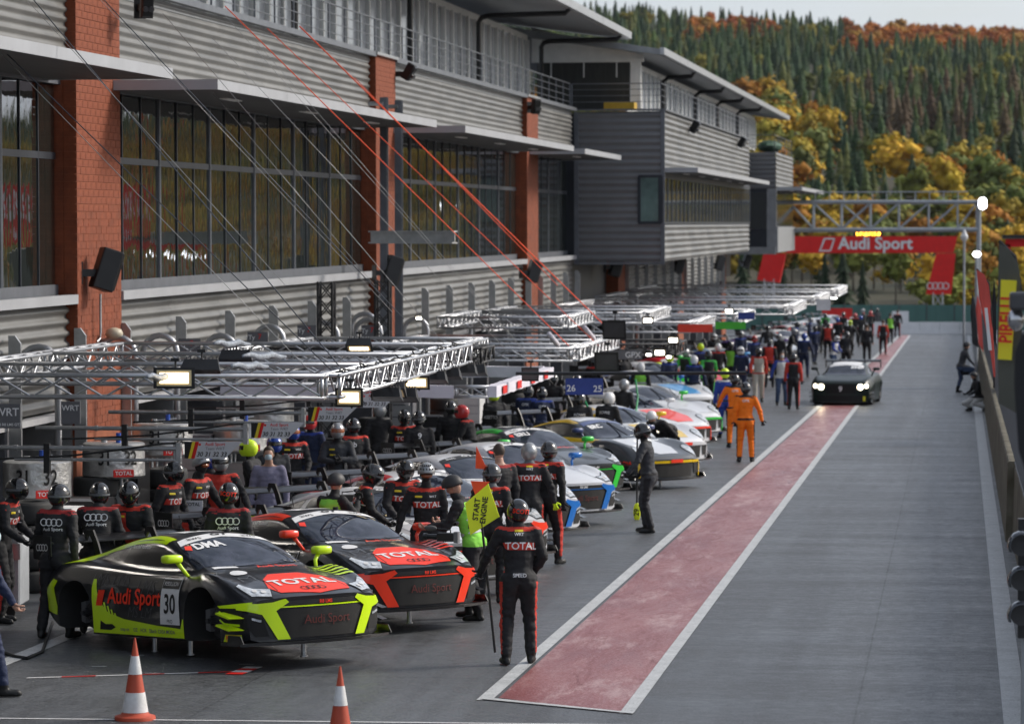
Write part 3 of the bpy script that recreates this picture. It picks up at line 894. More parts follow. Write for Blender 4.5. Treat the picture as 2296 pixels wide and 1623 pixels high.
# black downpipes
for px in (658, 917, 1071, 1211):
    y = by(px, DU - .4); x = -DU + .45
    mb = MB(); mb.path([(x, y, 4.05), (x, y, 6.35), (x + .1, y, 6.5), (x + .3, y, 6.55), (-DE - .1, y, 6.6), (-DE + .02, y, 6.75)], .085, 8); mb.build('downpipe', M['black_plastic'], PB)
for px in (1490, 1562, 1610, 1655):
    x = -DB - 1.45; y = by(px, DB + 1.4)
    mb = MB(); mb.path([(x, y, 4.1), (x, y, 5.7), (x + .2, y, 5.85), (-DB - .3, y, 5.9), (-DB - .2, y, 6.1)], .09, 8); mb.build('downpipe', M['black_plastic'], PB)
# terrace railing
def railing(pts, z, parent, h=.95, step=1.9):
    mb = MB()
    for a_, b_ in zip(pts, pts[1:]):
        a_ = Vector((*a_, z)); b_ = Vector((*b_, z)); k = max(1, int((b_ - a_).length / step))
        for r_ in (.3, .52, .74, h): mb.tube(a_ + Vector((0, 0, r_)), b_ + Vector((0, 0, r_)), .012 if r_ < h else .02, 5)
        for i in range(k + 1):
            p = a_.lerp(b_, i / k); mb.tube(p, p + Vector((0, 0, h)), .022, 5)
    return mb.build('railing', M['frame_grey'], parent)
railing([(-D0 - .25, 36), (-D0 - .25, yb0)], 4.05, PB)
railing([(-D0 - .2, yb0 + .2), (-DB - .1, yb0 + .2), (-DB - .1, yb1)], 4.05, PB)
railing([(-D0 + .2, y20 + .2), (-DB2 - .1, y20 + .2), (-DB2 - .1, y21)], 3.9, PB, step=3)
mb = MB(); mb.box(-13.6, -12.5, yb0 + .6, yb0 + 1.6, 4.1, 4.35); mb.build('roof_crate', mat('yellow_plastic', (.55, .34, .03), .6), PB)

# ---- steel posts and a beam in front of the second pier
sp = thing('steel_mast', 'pair of grey steel posts with a short cross beam by the second brick pier', 'steel mast', tuple(bw(-D0 + .6, by(862, D0 - .6), -7)))
for i, px in enumerate((860, 893)):
    q = bl(px, 500, D0 - .6); mb = MB()
    x, y = q.x, q.y
    w0 = bw(x, y, -5.6) - sp.location; w1 = bw(x, y, 2.95) - sp.location
    for (a_, c_, e_, f_) in ((-.085, .085, -.10, -.08), (-.085, .085, .08, .10), (-.012, .012, -.08, .08)):
        mb.box(w0.x + a_, w0.x + c_, w0.y + e_, w0.y + f_, w0.z, w1.z)
    mb.build('post', M['frame_grey'], sp)
    mb = MB(); mb.tube(w1 + Vector((0, 0, -.15)), w1 + Vector((-.35, 0, -.15)), .05, 8); mb.build('fixing', M['steel'], sp)
a_ = bw(*bl(832, 532, D0 - 1.0)) - sp.location; b_ = bw(*bl(1020, 532, D0 - 3.0)) - sp.location
mb = MB()
for (dz0, dz1, hw) in ((-.14, -.11, .12), (.11, .14, .12), (-.11, .11, .015)):
    d = (b_ - a_).normalized(); s_ = Vector((-d.y, d.x, 0)) * hw
    vs = [a_ - s_ + Vector((0, 0, dz0)), a_ + s_ + Vector((0, 0, dz0)), b_ + s_ + Vector((0, 0, dz0)), b_ - s_ + Vector((0, 0, dz0))]
    vs += [v + Vector((0, 0, dz1 - dz0)) for v in vs]
    mb.add(vs, [(0, 3, 2, 1), (4, 5, 6, 7), (0, 1, 5, 4), (1, 2, 6, 5), (2, 3, 7, 6), (3, 0, 4, 7)])
mb.build('cross_beam', M['steel'], sp)

# ---- loudspeakers and lamps on the front
def speaker(px, py, D, hgt, tilt, label, horn=False, yawd=-55):
    p = bw(*bl(px, py, D))
    t = thing('loudspeaker', label, 'loudspeaker', tuple(p), R(yawd), 'loudspeakers fixed along the pit building')
    mb = MB(); w, dpt = hgt * .52, hgt * .5
    prof = [(-w * .35, -dpt), (w * .35, -dpt), (w * .5, -dpt * .1), (w * .5, 0), (-w * .5, 0), (-w * .5, -dpt * .1)]
    Rt = Euler((R(tilt), 0, 0)).to_matrix()
    mb.prism(prof, lambda a, c: Rt @ Vector((a, c, -hgt / 2)), lambda a, c: Rt @ Vector((a, c, hgt / 2)))
    o = mb.build('cabinet', M['black_plastic'], t)
    bv = o.modifiers.new('b', 'BEVEL'); bv.width = hgt * .03; bv.segments = 2
    mb = MB(); 
    vs = [Rt @ Vector((a, .006, c)) for (a, c) in ((-w * .44, -hgt * .46), (w * .44, -hgt * .46), (w * .44, hgt * .46), (-w * .44, hgt * .46))]
    vs2 = [Rt @ Vector((a, .03, c)) for (a, c) in ((-w * .40, -hgt * .42), (w * .40, -hgt * .42), (w * .40, hgt * .42), (-w * .40, hgt * .42))]
    mb.add(vs + vs2, [(4, 5, 6, 7), (0, 1, 5, 4), (1, 2, 6, 5), (2, 3, 7, 6), (3, 0, 4, 7)])
    mb.build('grille', M['carbon'], t)
    if horn:
        mb = MB()
        for sx_ in (-1, 1):
            c = Rt @ Vector((sx_ * w * .22, .035, -hgt * .12)); c2 = Rt @ Vector((sx_ * w * .22, .09, -hgt * .12)); mb.tube(c, c2, hgt * .11, 14)
        mb.build('driver', M['dark_metal'], t)
    mb = MB(); mb.box(-.05, .05, -dpt - .25, -dpt + .03, -.06, .06); mb.box(-.1, .1, -dpt - .28, -dpt - .25, -.18, .18); mb.build('bracket', M['black_plastic'], t)
    return t
speaker(258, 612, D0 - .45, .68, -18, 'large black loudspeaker tilted down on the nearest brick pier')
speaker(331, 14, D0 - .6, .42, -10, 'black twin horn loudspeaker at the top edge above the nearest canopy', True, -150)
speaker(924, 166, D0 - .4, .42, -30, 'small black loudspeaker on the upper cladding right of the second brick pier', True, -100)
speaker(1205, 240, D0 - .4, .48, -8, 'black twin horn loudspeaker on the third brick pier', True, -140)
speaker(892, 612, D0 - .9, .68, -18, 'black loudspeaker on the steel mast by the second brick pier')
speaker(1206, 612, D0 - .6, .68, -18, 'black loudspeaker low on the third brick pier')
for i, px in enumerate((1390, 1530, 1620, 1680)):
    speaker(px, 600 - i * 4, D0 - .5, .8, -18, 'black loudspeaker under the projecting hall, number %s along' % ('one', 'two', 'three', 'four')[i])
speaker(1563, 288, DB - .3, .5, -30, 'black loudspeaker on the lane side of the projecting hall, nearer of the two', True, -100)
speaker(1668, 322, DB - .3, .5, -30, 'black loudspeaker on the lane side of the projecting hall, farther of the two', True, -100)
# conduit pipe under the big speaker
q = bl(225, 690, D0 - .12); w0 = bw(q.x, q.y, bl(225, 745, D0).z); w1 = bw(q.x, q.y, bl(225, 658, D0).z)
mb = MB(); mb.tube(w0, w1, .022, 8); mb.path([w0, w0 + Vector((0, -.02, -.08)), w0 + Vector((-.03, -.1, -.14))], .016, 6)
tag(mb.build('conduit', M['steel']), 'thin grey cable conduit below the large loudspeaker on the brick pier', 'conduit')
q = bw(*bl(256, 748, D0 - .25))
t = thing('dome_camera', 'round beige dome lamp at the foot of the nearest brick pier', 'dome lamp', tuple(q))
mb = MB(); mb.lathe([(.05, -.09), (.13, -.05), (.15, 0), (.12, .07), (.03, .1)], 16); mb.build('dome', mat('beige', (.45, .40, .30), .5), t, True)
mb = MB(); mb.tube((0, 0, -.08), (-.25, 0, -.12), .03, 8); mb.build('arm', M['steel'], t)
# ================================================================== aluminium lighting trusses, refuelling booms, tanks, cables
def truss_beam(a, b, parent, m='aluminium', w=.27, h=.27, rt=.027, rb=.0145, name='truss_beam', bay=.42):
    a = Vector(a); b = Vector(b); d = (b - a); L = d.length; d.normalize()
    up = Vector((0, 0, 1)); s_ = d.cross(up).normalized(); up = s_.cross(d)
    cs = [s_ * (w / 2) * i + up * (h / 2) * j for i, j in ((-1, -1), (1, -1), (1, 1), (-1, 1))]
    mb = MB()
    for c in cs: mb.tube(a + c, b + c, rt, 8)
    k = max(2, int(round(L / bay))); k += k % 2
    for f in range(4):
        c0, c1 = cs[f], cs[(f + 1) % 4]
        for i in range(k):
            p = a + d * (L * i / k); q = a + d * (L * (i + 1) / k)
            if i % 2 == 0: mb.tube(p + c0, q + c1, rb, 5, cap=False)
            else: mb.tube(p + c1, q + c0, rb, 5, cap=False)
        for e in (a + d * .03, b - d * .03): mb.tube(e + c0, e + c1, rb * 1.6, 6)
    o = mb.build(name, M[m], parent)
    o.data.polygons.foreach_set('use_smooth', [True] * len(o.data.polygons))
    return o
def frame_rig(D1, y0, y1, z, label, D2=13.7, cross=(), m='aluminium', braces=True):
    """rectangular flown frame; D1 lane side, D2 building side; its near beam at y0, far at y1 (building axes)"""
    org = bw(-D1, y0, z)
    t = thing('lighting_truss', label, 'truss', tuple(org), 0, 'flown aluminium truss frames over the pit boxes')
    P_ = lambda x, y: bw(x, y, z) - org
    truss_beam(P_(-D2, y0), P_(-D1, y0), t, m, bay=.45)
    truss_beam(P_(-D2, y1), P_(-D1, y1), t, m, bay=.45)
    truss_beam(P_(-D1, y0 + .15), P_(-D1, y1 - .15), t, m, bay=.36)
    truss_beam(P_(-D2, y0 + .15), P_(-D2, y1 - .15), t, m, bay=.36)
    for c in cross: truss_beam(P_(-D2, c), P_(-D1 - .15, c), t, m, bay=.45)
    return t
def ydist(py, z):
    """building-axis distance where a level z shows at row py near column 1000"""
    r = BI.to_3x3() @ ray(900, py); return (r * (z / r.z)).y
F1z = -2.02
rigs = []
y10, y11 = by(730, 8.1), by(1040, 8.1)
frame_rig(8.1, y10, y11, F1z, 'nearest aluminium truss frame with four cross beams, cables and floodlights', cross=(y10 + 3.4, y10 + 7.0))
y30, y31 = by(1283, 9.0), by(1376, 9.0)
frame_rig(9.0, y30, y31, -2.88, 'aluminium truss frame held by orange straps with white sleeves', cross=(y30 + 2.6, y30 + 5.4))
frame_rig(8.0, by(1550, 8), by(1595, 8), -2.85, 'aluminium truss frame above the red angled banner')
frame_rig(7.2, by(1655, 7.2), by(1672, 7.2) + 2.2, -2.8, 'aluminium truss frame above the green angled banner')
frame_rig(6.3, 108, 116.5, -2.8, 'far aluminium truss frame just past the green banner')
frame_rig(6.0, 119, 127.5, -2.75, 'far aluminium truss frame, second beyond the green banner')
frame_rig(5.8, 130, 139, -2.7, 'farthest large aluminium truss frame ending beside the green fence')
frame_rig(10.6, 84, 90, -2.5, 'plain truss frame set back beneath the projecting hall')
mm('black_truss', (.02, .02, .022), .5, .3)
frame_rig(7.8, 83.2, 86.4, -3.15, 'black painted truss frame between the silver frames', m='black_truss')
frame_rig(10.1, 59.5, 67, -2.45, 'silver truss frame set back behind the nearest frame', cross=(63,))
frame_rig(9.2, 90, 97, -2.55, 'silver truss frame set back above the white cars', cross=(93.5,))
frame_rig(9.6, 62.5, 64.5, -2.5, 'black painted truss frame in front of the steel mast', m='black_truss', D2=13.4)

# white sleeved truss frame with sponsor cloth
y20, y21 = by(1100, 8.7), by(1230, 8.7); z2 = -2.98
org = bw(-8.7, y20, z2)
t = thing('sleeved_truss', 'truss frame wrapped in white cloth with Audi Sport lettering behind the nearest frame', 'truss', tuple(org), 0, 'flown aluminium truss frames over the pit boxes')
mm('white_cloth', (.62, .60, .66), .7, var=.08, bump=.3, bscale=7)
P_ = lambda x, y, dz=0: bw(x, y, z2 + dz) - org
def sleeve(a, b, hh=.22):
    mb = MB(); d = (b - a).normalized(); s_ = Vector((-d.y, d.x, 0)) * .1; u = Vector((0, 0, hh / 2)); k = max(2, int((b - a).length / .35)); vs = []
    for i in range(k + 1):
        p = a.lerp(b, i / k); j = .015 * math.sin(i * 2.3)
        vs += [p + s_ + u * (1 - j * 4), p - s_ + u, p - s_ - u * (1 + j * 6), p + s_ - u * (1 + j * 5)]
    fs = [(4 * i + k_, 4 * i + (k_ + 1) % 4, 4 * i + 4 + (k_ + 1) % 4, 4 * i + 4 + k_) for i in range(k) for k_ in range(4)] + [(0, 1, 2, 3), (4 * k + 3, 4 * k + 2, 4 * k + 1, 4 * k)]
    mb.add(vs, fs); return mb.build('cloth_sleeve', M['white_cloth'], t)
xe = bl(1055, 880, 8.7)
sleeve(P_(-13.6, y20), P_(-9.35, y20)); sleeve(P_(-13.6, y21), P_(-8.8, y21)); sleeve(P_(-8.7, y20), P_(-8.7, y21), .2)
truss_beam(P_(-9.35, y20), P_(-8.75, y20), t, bay=.3, w=.18, h=.18)
text_obj('Audi Sport', .17, M['signal_red'], t, frame(P_(-10.7, y20 - .12, .02), (1, 0, 0), (0, 0, 1)), .012)
for i in range(4):
    p = P_(-8.58, y20 + .9 + i * 1.9, 0); mb = MB(); mb.box(p.x, p.x + .01, p.y - .28, p.y + .28, p.z - .07, p.z + .07); mb.build('red_print', M['signal_red'], t)

# black box truss standing upright
mb0 = thing('black_mast', 'black lattice mast rising beside the lower cladding', 'mast', tuple(bw(*[*bl(731, 500, 13.6)][:2], -5)))
q = bl(731, 500, 13.6); a_ = bw(q.x, q.y, -5.2) - mb0.location; b_ = bw(q.x, q.y, bl(731, 632, 13.6).z) - mb0.location
def vtruss(a, b, parent, m, w=.30, rt=.03, rb=.014, name='mast_section', bay=.34):
    mb = MB(); cs = [Vector((i * w / 2, j * w / 2, 0)) for i, j in ((-1, -1), (1, -1), (1, 1), (-1, 1))]; L = (b - a).length; k = int(L / bay)
    for c in cs: mb.tube(a + c, b + c, rt, 7)
    for f in range(4):
        for i in range(k):
            p = a.lerp(b, i / k); q_ = a.lerp(b, (i + 1) / k); mb.tube(p + cs[f], q_ + cs[(f + 1) % 4], rb, 5, cap=False); mb.tube(p + cs[(f + 1) % 4], q_ + cs[f], rb, 5, cap=False)
    return mb.build(name, M[m], parent)
vtruss(a_, b_, mb0, 'black_truss')
q = bl(858, 500, 13.2); t = thing('black_mast', 'black lattice mast in front of the second brick pier', 'mast', tuple(bw(q.x, q.y, -5.2)))
vtruss(Vector((0, 0, 0)), bw(q.x, q.y, bl(858, 628, 13.2).z) - t.location, t, 'black_truss')

# ---- floodlights on the frames
def flood(p, lit, size, tilt, yawd, label, glow='lamp_glow', shape=1.0, real=0):
    t = thing('floodlight', label, 'floodlight', tuple(p), R(yawd), 'floodlights clamped to the truss frames')
    Rt = Euler((R(tilt), 0, 0)).to_matrix(); w, h, d = size, size * .5 * shape, size * .16
    f = lambda x, y, z: tuple(Rt @ Vector((x, y, z)))
    mb = MB()
    mb.add([f(-w / 2, -d, -h / 2), f(w / 2, -d, -h / 2), f(w / 2, -d, h / 2), f(-w / 2, -d, h / 2), f(-w * .42, d, -h * .4), f(w * .42, d, -h * .4), f(w * .42, d, h * .4), f(-w * .42, d, h * .4)],
           [(0, 4, 7, 3), (1, 2, 6, 5), (3, 7, 6, 2), (0, 1, 5, 4), (4, 5, 6, 7)])
    for k in range(9):
        x = -w * .38 + k * w * .095
        mb.add([f(x, d, -h * .38), f(x + .008, d, -h * .38), f(x + .008, d + .05, -h * .3), f(x, d + .05, -h * .3), f(x, d, h * .38), f(x + .008, d, h * .38), f(x + .008, d + .05, h * .3), f(x, d + .05, h * .3)],
               [(0, 1, 2, 3), (4, 7, 6, 5), (0, 3, 7, 4), (1, 5, 6, 2), (3, 2, 6, 7)])
    mb.add([f(-w / 2, -d, -h / 2), f(w / 2, -d, -h / 2), f(w / 2, -d, h / 2), f(-w / 2, -d, h / 2), f(-w * .42, -d - .001, -h * .38), f(w * .42, -d - .001, -h * .38), f(w * .42, -d - .001, h * .38), f(-w * .42, -d - .001, h * .38)],
           [(0, 1, 5, 4), (1, 2, 6, 5), (2, 3, 7, 6), (3, 0, 4, 7)])
    mb.build('housing', M['black_plastic'], t)
    mb = MB(); mb.add([f(-w * .35, -d - .004, -h * .26), f(w * .35, -d - .004, -h * .26), f(w * .35, -d - .004, h * .26), f(-w * .35, -d - .004, h * .26)], [(0, 1, 2, 3)])
    mb.build('lens', M[glow] if lit else M['dark_metal'], t)
    mb = MB(); mb.add([f(-w * .42, -d, -h * .38), f(w * .42, -d, -h * .38), f(w * .42, -d, h * .38), f(-w * .42, -d, h * .38)], [(0, 1, 2, 3)]); mb.build('reflector', mat('reflector_warm', (.75, .62, .36), .4, var=0) if lit else M['dark_metal'], t)  # on lit lamps the glow round the lens is put into the reflector colour

    mb = MB(); mb.tube((0, 0, 0), (0, .02, h * .9), .014, 6); mb.box(-.05, .05, -.03, .05, h * .8, h * .95)
    mb.build('clamp', M['black_plastic'], t)
    return t
def wpix(px, py, D): return bw(*bl(px, py, D))
flood(wpix(393, 847, 9.6), True, .50, 0, 3, 'lit floodlight on the nearest beam of the nearest truss frame')
flood(wpix(785, 890, 7.9), True, .36, 4, -4, 'brightly lit square floodlight under the corner of the nearest truss frame', shape=1.35)
flood(wpix(452, 826, 9.7), False, .50, 62, 3, 'dark floodlight turned down behind the lit one on the nearest beam')
flood(wpix(530, 801, 10.2), False, .46, 66, 3, 'dark floodlight on the second cross beam of the nearest frame')
flood(wpix(806, 773, 9.6), True, .42, 60, 3, 'floodlight glowing faintly on the far cross beam of the nearest frame')
for i, (px, py, lit, tl) in enumerate([(935, 856, True, 10), (878, 873, True, 50), (868, 884, False, 70), (905, 886, False, 65), (972, 846, False, 70), (1004, 838, False, 72), (1040, 829, False, 76), (1063, 830, False, 70)]):
    flood(wpix(px, py, 8.0), lit, .42 if i else .40, tl, -4, '%s floodlight under the nearest frame, %s from its lane side corner' % ('lit' if lit else 'dark', ('fourth', 'second', 'first', 'third', 'fifth', 'sixth', 'seventh', 'eighth')[i]))
for i, (px, py, D) in enumerate([(1453, 718, 8.2), (1635, 697, 7.6), (1480, 790, 7.0), (1510, 762, 7.3), (1870, 668, 4.9), (1455, 795, 7.2), (1500, 800, 6.9), (940, 713, 11.0), (1175, 1000, 9)][:8]):
    w_ = ('square floodlight mounted high over the red banner', 'floodlight over the green banner', 'small white lamp near the GPX board', 'round white lamp above the dark truss', 'long lamp at the far frame above a white panel', 'white lamp just left of the GPX board lamp', 'lamp beside the GPX board', 'round white lamp before the second pier')[i]
    flood(wpix(px, py, D), True, .28 if i < 5 else .15, 8, -5, 'lit ' + w_, 'lamp_white', 1.3 if i not in (4,) else .5)
for i, (px, py, D, s_) in enumerate([(1379, 738, 8.3, .55), (1190, 838, 8.2, .32), (1362, 810, 7.5, .5)]):
    flood(wpix(px, py, D), False, s_, 10, -8, ('large grey lamp housing hung at the corner of the strapped frame', 'small grey shaded lamp under the sleeved truss', 'grey flag shaped lamp shade under the strapped frame')[i], shape=1.6)

# ---- refuelling booms with Audi Sport signs, cane shaped poles, wrapped tanks
mm('tank_foil', (.58, .58, .57), .32, .75, var=.2, scale=6, bump=.9, bscale=9)
mm('bubble_wrap', (.26, .29, .33), .3, var=.4, scale=12, bump=1, bscale=40)
mm('sign_silver', (.55, .57, .60), .4, .2, var=.05)
mm('flag_yellow', (.80, .62, .03), .5, var=.03)
mm('print_black', (.012, .012, .012), .5, var=0)
def boom(yd, xr_, z, label, sign=True, xl_=-13.9):
    org = bw(xr_, yd, z)
    t = thing('refuelling_boom', label, 'boom', tuple(org), 0, 'horizontal refuelling booms')
    L = xr_ - xl_
    for nm, dz, r_, x1, x0 in (('upper_tube', 0, .032, 0, -L), ('lower_tube', -.155, .022, 0, -L * .72)):
        mb = MB(); mb.tube((x0, 0, dz), (x1, 0, dz), r_, 10)
        for k in range(int((x1 - x0) / .9)): mb.tube((x1 - .5 - k * .9, 0, dz), (x1 - .46 - k * .9, 0, dz), r_ * 1.3, 10)
        autosmooth(mb.build(nm, M['steel'], t).data)
    mb = MB(); mb.box(-.06, .0, -.05, .05, -.22, .08); mb.tube((-.09, 0, -.2), (-.09, 0, .06), .02, 8); mb.build('end_bracket', M['steel'], t)
    mb = MB(); mb.box(-1.85 - .04, -1.85 + .04, -.045, .045, -.34, .06); mb.build('clamp_plate', M['black_plastic'], t)
    mb = MB(); mb.path([(-L * .72 - .5, 0, -.16), (-L * .72 - .1, 0, -.15), (-1.5, -.02, -.10), (-.7, -.03, .0), (-.25, -.02, .07), (-.05, 0, .075)], .016, 6)
    mb.build('hose', M['rubber'], t)
    if sign:
        mb = MB(); mb.prism([(.05, -.13), (.60, -.13), (.84, .10), (.05, .10)], lambda p, q: (p, -.012, q), lambda p, q: (p, .0, q)); s_ = mb.build('sign_plate', M['sign_silver'], t)
        for (k, c) in ((0, 'print_black'), (1, 'flag_yellow'), (2, 'signal_red')):
            mb = MB(); x = .05 + k * .045 if k else .05
            w_ = .05
            mb.prism([(x, -.128), (x + w_, -.128), (x + w_ + .06, .098), (x + .06 if k else x, .098)], lambda p, q: (p, -.0145, q), lambda p, q: (p, -.0125, q)); mb.build('flag_stripe', M[c], s_)
        text_obj('Audi Sport', .062, M['signal_red'], s_, frame((.47, -.015, .065), (1, 0, 0), (0, 0, 1)), .012)
        text_obj('Team WRT', .055, M['frame_grey'], s_, frame((.47, -.015, .005), (1, 0, 0), (0, 0, 1)), 0)
        text_obj('30 31 32 33', .085, M['print_black'], s_, frame((.42, -.015, -.072), (1, 0, 0), (0, 0, 1)), .02, .25)
        mb = MB(); mb.box(.245, .275, -.0155, -.0125, .045, .075); mb.build('red_mark', M['signal_red'], s_)
    return t
zb2 = -3.02
for i, (px, py) in enumerate([(406, 1006), (556, 962), (684, 926), (783, 896)]):
    q = bl(px, py, 10.7)
    boom(q.y, -10.7, q.z, 'steel refuelling boom with Audi Sport Team WRT sign, number %s from the near end' % ('one', 'two', 'three', 'four')[i])
q = bl(918, 882, 10.3); boom(q.y, -10.3, q.z, 'red edged steel boom with no sign in front of the sleeved truss', False)
def cane(px, ptop, D, label, h_=3.4):
    q = bl(px, ptop, D); z0 = q.z
    org = bw(q.x, q.y, z0 - h_)
    r_ = .30; pts = [(0, 0, 0), (0, 0, h_ - r_ * 1.0)]
    for k in range(1, 9):
        a = math.pi * k / 8; pts.append((-r_ + r_ * math.cos(a), 0, h_ - r_ + r_ * math.sin(a)))
    pts.append((-2 * r_, 0, h_ - r_ - .22))
    mb = MB(); mb.path(pts, .055, 10)
    return tag(put('vent_pole', mb.mesh('vent_pole', M['aluminium'], True), loc=tuple(org)), label, 'pole', 'silver vent poles with hooked tops along the garages')
_nth_old = ('first', 'second', 'third', 'fourth', 'fifth', 'sixth', 'seventh', 'eighth', 'ninth', 'tenth', 'eleventh', 'twelfth', 'thirteenth', 'fourteenth', 'fifteenth', 'sixteenth')
for i, (px, py) in enumerate([(128, 778), (301, 756), (395, 752), (528, 752), (635, 731), (757, 724), (845, 703), (853, 716), (958, 714), (1055, 700), (1136, 690), (1210, 690), (1290, 680), (1330, 676), (1390, 663), (1430, 660)]):
    cane(px, py, 13.9, 'silver pole with hooked top, %s from the near end' % nth[i])
def tank(px, py, D, z, nums, label, total=True):
    q = bl(px, py, D); g = at_z(px, 1400); org = bw(q.x, q.y, q.z)
    t = thing('fuel_tank', label, 'fuel tank', tuple(org), 0, 'foil wrapped refuelling tanks')
    mb = MB(); r_ = .475; mb.lathe([(.02, .27), (r_ * .94, .27), (r_, .25), (r_ * 1.005, .1), (r_, -.05), (r_ * 1.01, -.23), (r_ * .9, -.27), (.02, -.27)], 40)
    autosmooth(mb.build('drum', M['tank_foil'], t).data)
    for a_, s_ in nums:
        a = R(a_); pos = Vector((math.sin(a) * (r_ + .014), -math.cos(a) * (r_ + .014), .04))
        text_obj(s_, .30, M['print_black'], t, frame(pos, (math.cos(a), math.sin(a), 0), (0, 0, 1)), .02, sx=.72)
    if total:
        a = R(32); pos = Vector((math.sin(a) * (r_ + .01), -math.cos(a) * (r_ + .01), -.18)); F_ = frame(pos, (math.cos(a), math.sin(a), 0), (0, 0, 1))
        mb = MB(); mb.box(-.16, .16, -.055, .055, -.01, .01); p_ = put('total_plate', mb.mesh('total_plate', M['signal_red']), t, mw=F_)
        text_obj('TOTAL', .085, M['white_paint'], p_, Matrix.Translation((0, 0, .013)), .015)
    mb = MB()
    for k in range(4):
        a = math.pi / 4 + k * math.pi / 2; mb.tube((.22 * math.cos(a), .22 * math.sin(a), -org.z), (.22 * math.cos(a), .22 * math.sin(a), -.27), .03, 8)
    mb.box(-.4, .4, -.4, .4, -org.z + .0, -org.z + .12); mb.box(-.28, .28, -.25, .25, -.9, -.45)
    mb.build('tank_stand', M['steel'], t)
    mb = MB(); mb.tube((.1, -.1, .27), (.1, -.1, .42), .04, 10); mb.build('filler_cap', mat('blue_plastic', (.02, .07, .35), .4), t)
    mb = MB(); mb.tube((-.15, 0, .26), (-.15, 0, .33), .05, 10); mb.tube((-.15, 0, .30), (.2, .1, .34), .015, 6); mb.build('valve', M['steel'], t)
tank(83, 1075, 13.2, -3.8, [(-8, '31'), (38, '32')], 'foil wrapped refuelling tank with numbers, nearest of the row')
tank(255, 1031, 13.2, -3.8, [(-2, '31'), (46, '32')], 'foil wrapped refuelling tank with numbers and TOTAL sticker, second of the row')
tank(366, 985, 13.2, -3.8, [(-2, '31'), (46, '32')], 'foil wrapped refuelling tank behind the second boom, third of the row')
tank(541, 978, 12.7, -3.8, [], 'foil wrapped refuelling tank just left of the masked man', True)
tank(600, 925, 12.9, -3.8, [], 'small foil wrapped tank above the masked man', False)

# ---- cables from the roof down to the frames
mm('cable_dark', (.05, .06, .08), .5); mm('cable_light', (.38, .38, .38), .4, .5)
def line3(a, b, r_, m_, label, cat='cable', sag=0.0, group=None, name='stay_cable'):
    a = Vector(a); b = Vector(b); k = 10 if sag else 1
    pts = [a.lerp(b, i / k) - Vector((0, 0, sag * 4 * (i / k) * (1 - i / k))) for i in range(k + 1)]
    mb = MB(); mb.path(pts, r_, 5); return tag(mb.build(name, M[m_], smooth=True), label, cat, group)
gcab = 'stay cables from the building down to the truss frames'
def roofpt(px, py, D=13.2): return wpix(px, py, D)
cab = [((0, 106), (820, 905), 8.0, 'cable_dark', .008), ((0, 118), (700, 838), 8.4, 'cable_light', .005), ((75, 0), (760, 820), 8.1, 'cable_dark', .008), ((60, 0), (640, 640), 9.0, 'cable_light', .004),
       ((232, 0), (905, 715), 9.0, 'cable_dark', .008), ((225, 0), (880, 700), 9.6, 'cable_light', .004),
       ((365, 30), (1020, 800), 8.2, 'cable_light', .005), ((475, 85), (1130, 780), 8.8, 'cable_light', .005), ((570, 90), (1180, 790), 9.0, 'cable_light', .004),
       ((500, 30), (1240, 860), 8.6, 'cable_light', .004), ((470, 200), (840, 640), 10.5, 'cable_light', .004)]
for i, (a_, b_, D, c_, r_) in enumerate(cab):
    line3(roofpt(*a_), wpix(*b_, D), r_, c_, '%s stay cable slanting down across the glass front, %s from the near end' % ('dark' if c_ == 'cable_dark' else 'thin pale', nth[i]), group=gcab)
go = 'orange ratchet straps to the strapped truss frame'
for i, (a_, b_, D, r_) in enumerate([((505, 15), (1275, 775), 9.0, .010), ((600, 65), (1342, 775), 9.0, .008), ((672, 60), (1378, 752), 9.0, .014), ((795, 175), (1250, 640), 9.3, .008)]):
    line3(roofpt(*a_), wpix(*b_, D), r_, 'orange_strap', '%s orange strap running down from the terrace, %s of four' % (('broad' if r_ > .012 else 'thin'), nth[i]), 'strap', group=go, name='ratchet_strap')
for i, (px, py) in enumerate([(1325, 750), (1372, 737), (1245, 765)]):
    a_ = wpix(px - 14, py - 16, 9.2); b_ = wpix(px + 6, py + 8, 9.1)
    line3(a_, b_, .06, 'white_cloth', 'white foam sleeve round an orange strap, %s' % ('middle one of three', 'farthest of three', 'nearest of three')[i], 'sleeve', name='foam_sleeve')
# bubble wrapped lamps lying along the beams, loose black cable along the lane-side beam
for i, (px0, px1, py, D) in enumerate([(330, 398, 843, 9.7), (520, 600, 818, 9.3), (545, 640, 796, 9.4), (480, 560, 768, 10)]):
    mb = MB(); a_ = wpix(px0, py + 2, D); b_ = wpix(px1, py + 2, D); mb.path([a_.lerp(b_, k / 6) + Vector((0, 0, .02 * math.sin(k * 2))) for k in range(7)], [.02, .035, .045, .04, .045, .035, .02], 8)
    tag(mb.build('wrapped_lamp', M['bubble_wrap'], smooth=True), 'bubble wrapped lamp tube lying on the nearest truss frame, %s from the front' % nth[i], 'wrapped lamp', 'bubble wrapped tubes on the nearest frame')
for i in range(7):
    y0 = y10 + .4 + i * 1.5; pts = []
    for k in range(9):
        pts.append(bw(-8.05 + .08 * math.sin(k * 1.3 + i), y0 + k * .17, F1z + .17 + .03 * math.sin(k * 2.1 + i * 2) - (.25 if k > 6 else 0) * (k - 6)))
    mb = MB(); mb.path(pts, .012, 5)
    tag(mb.build('loose_cable', M['rubber'], smooth=True), '%s black cable loop from the near corner on the nearest truss frame' % nth[i], 'cable', 'black cable loops along the lane side beam')

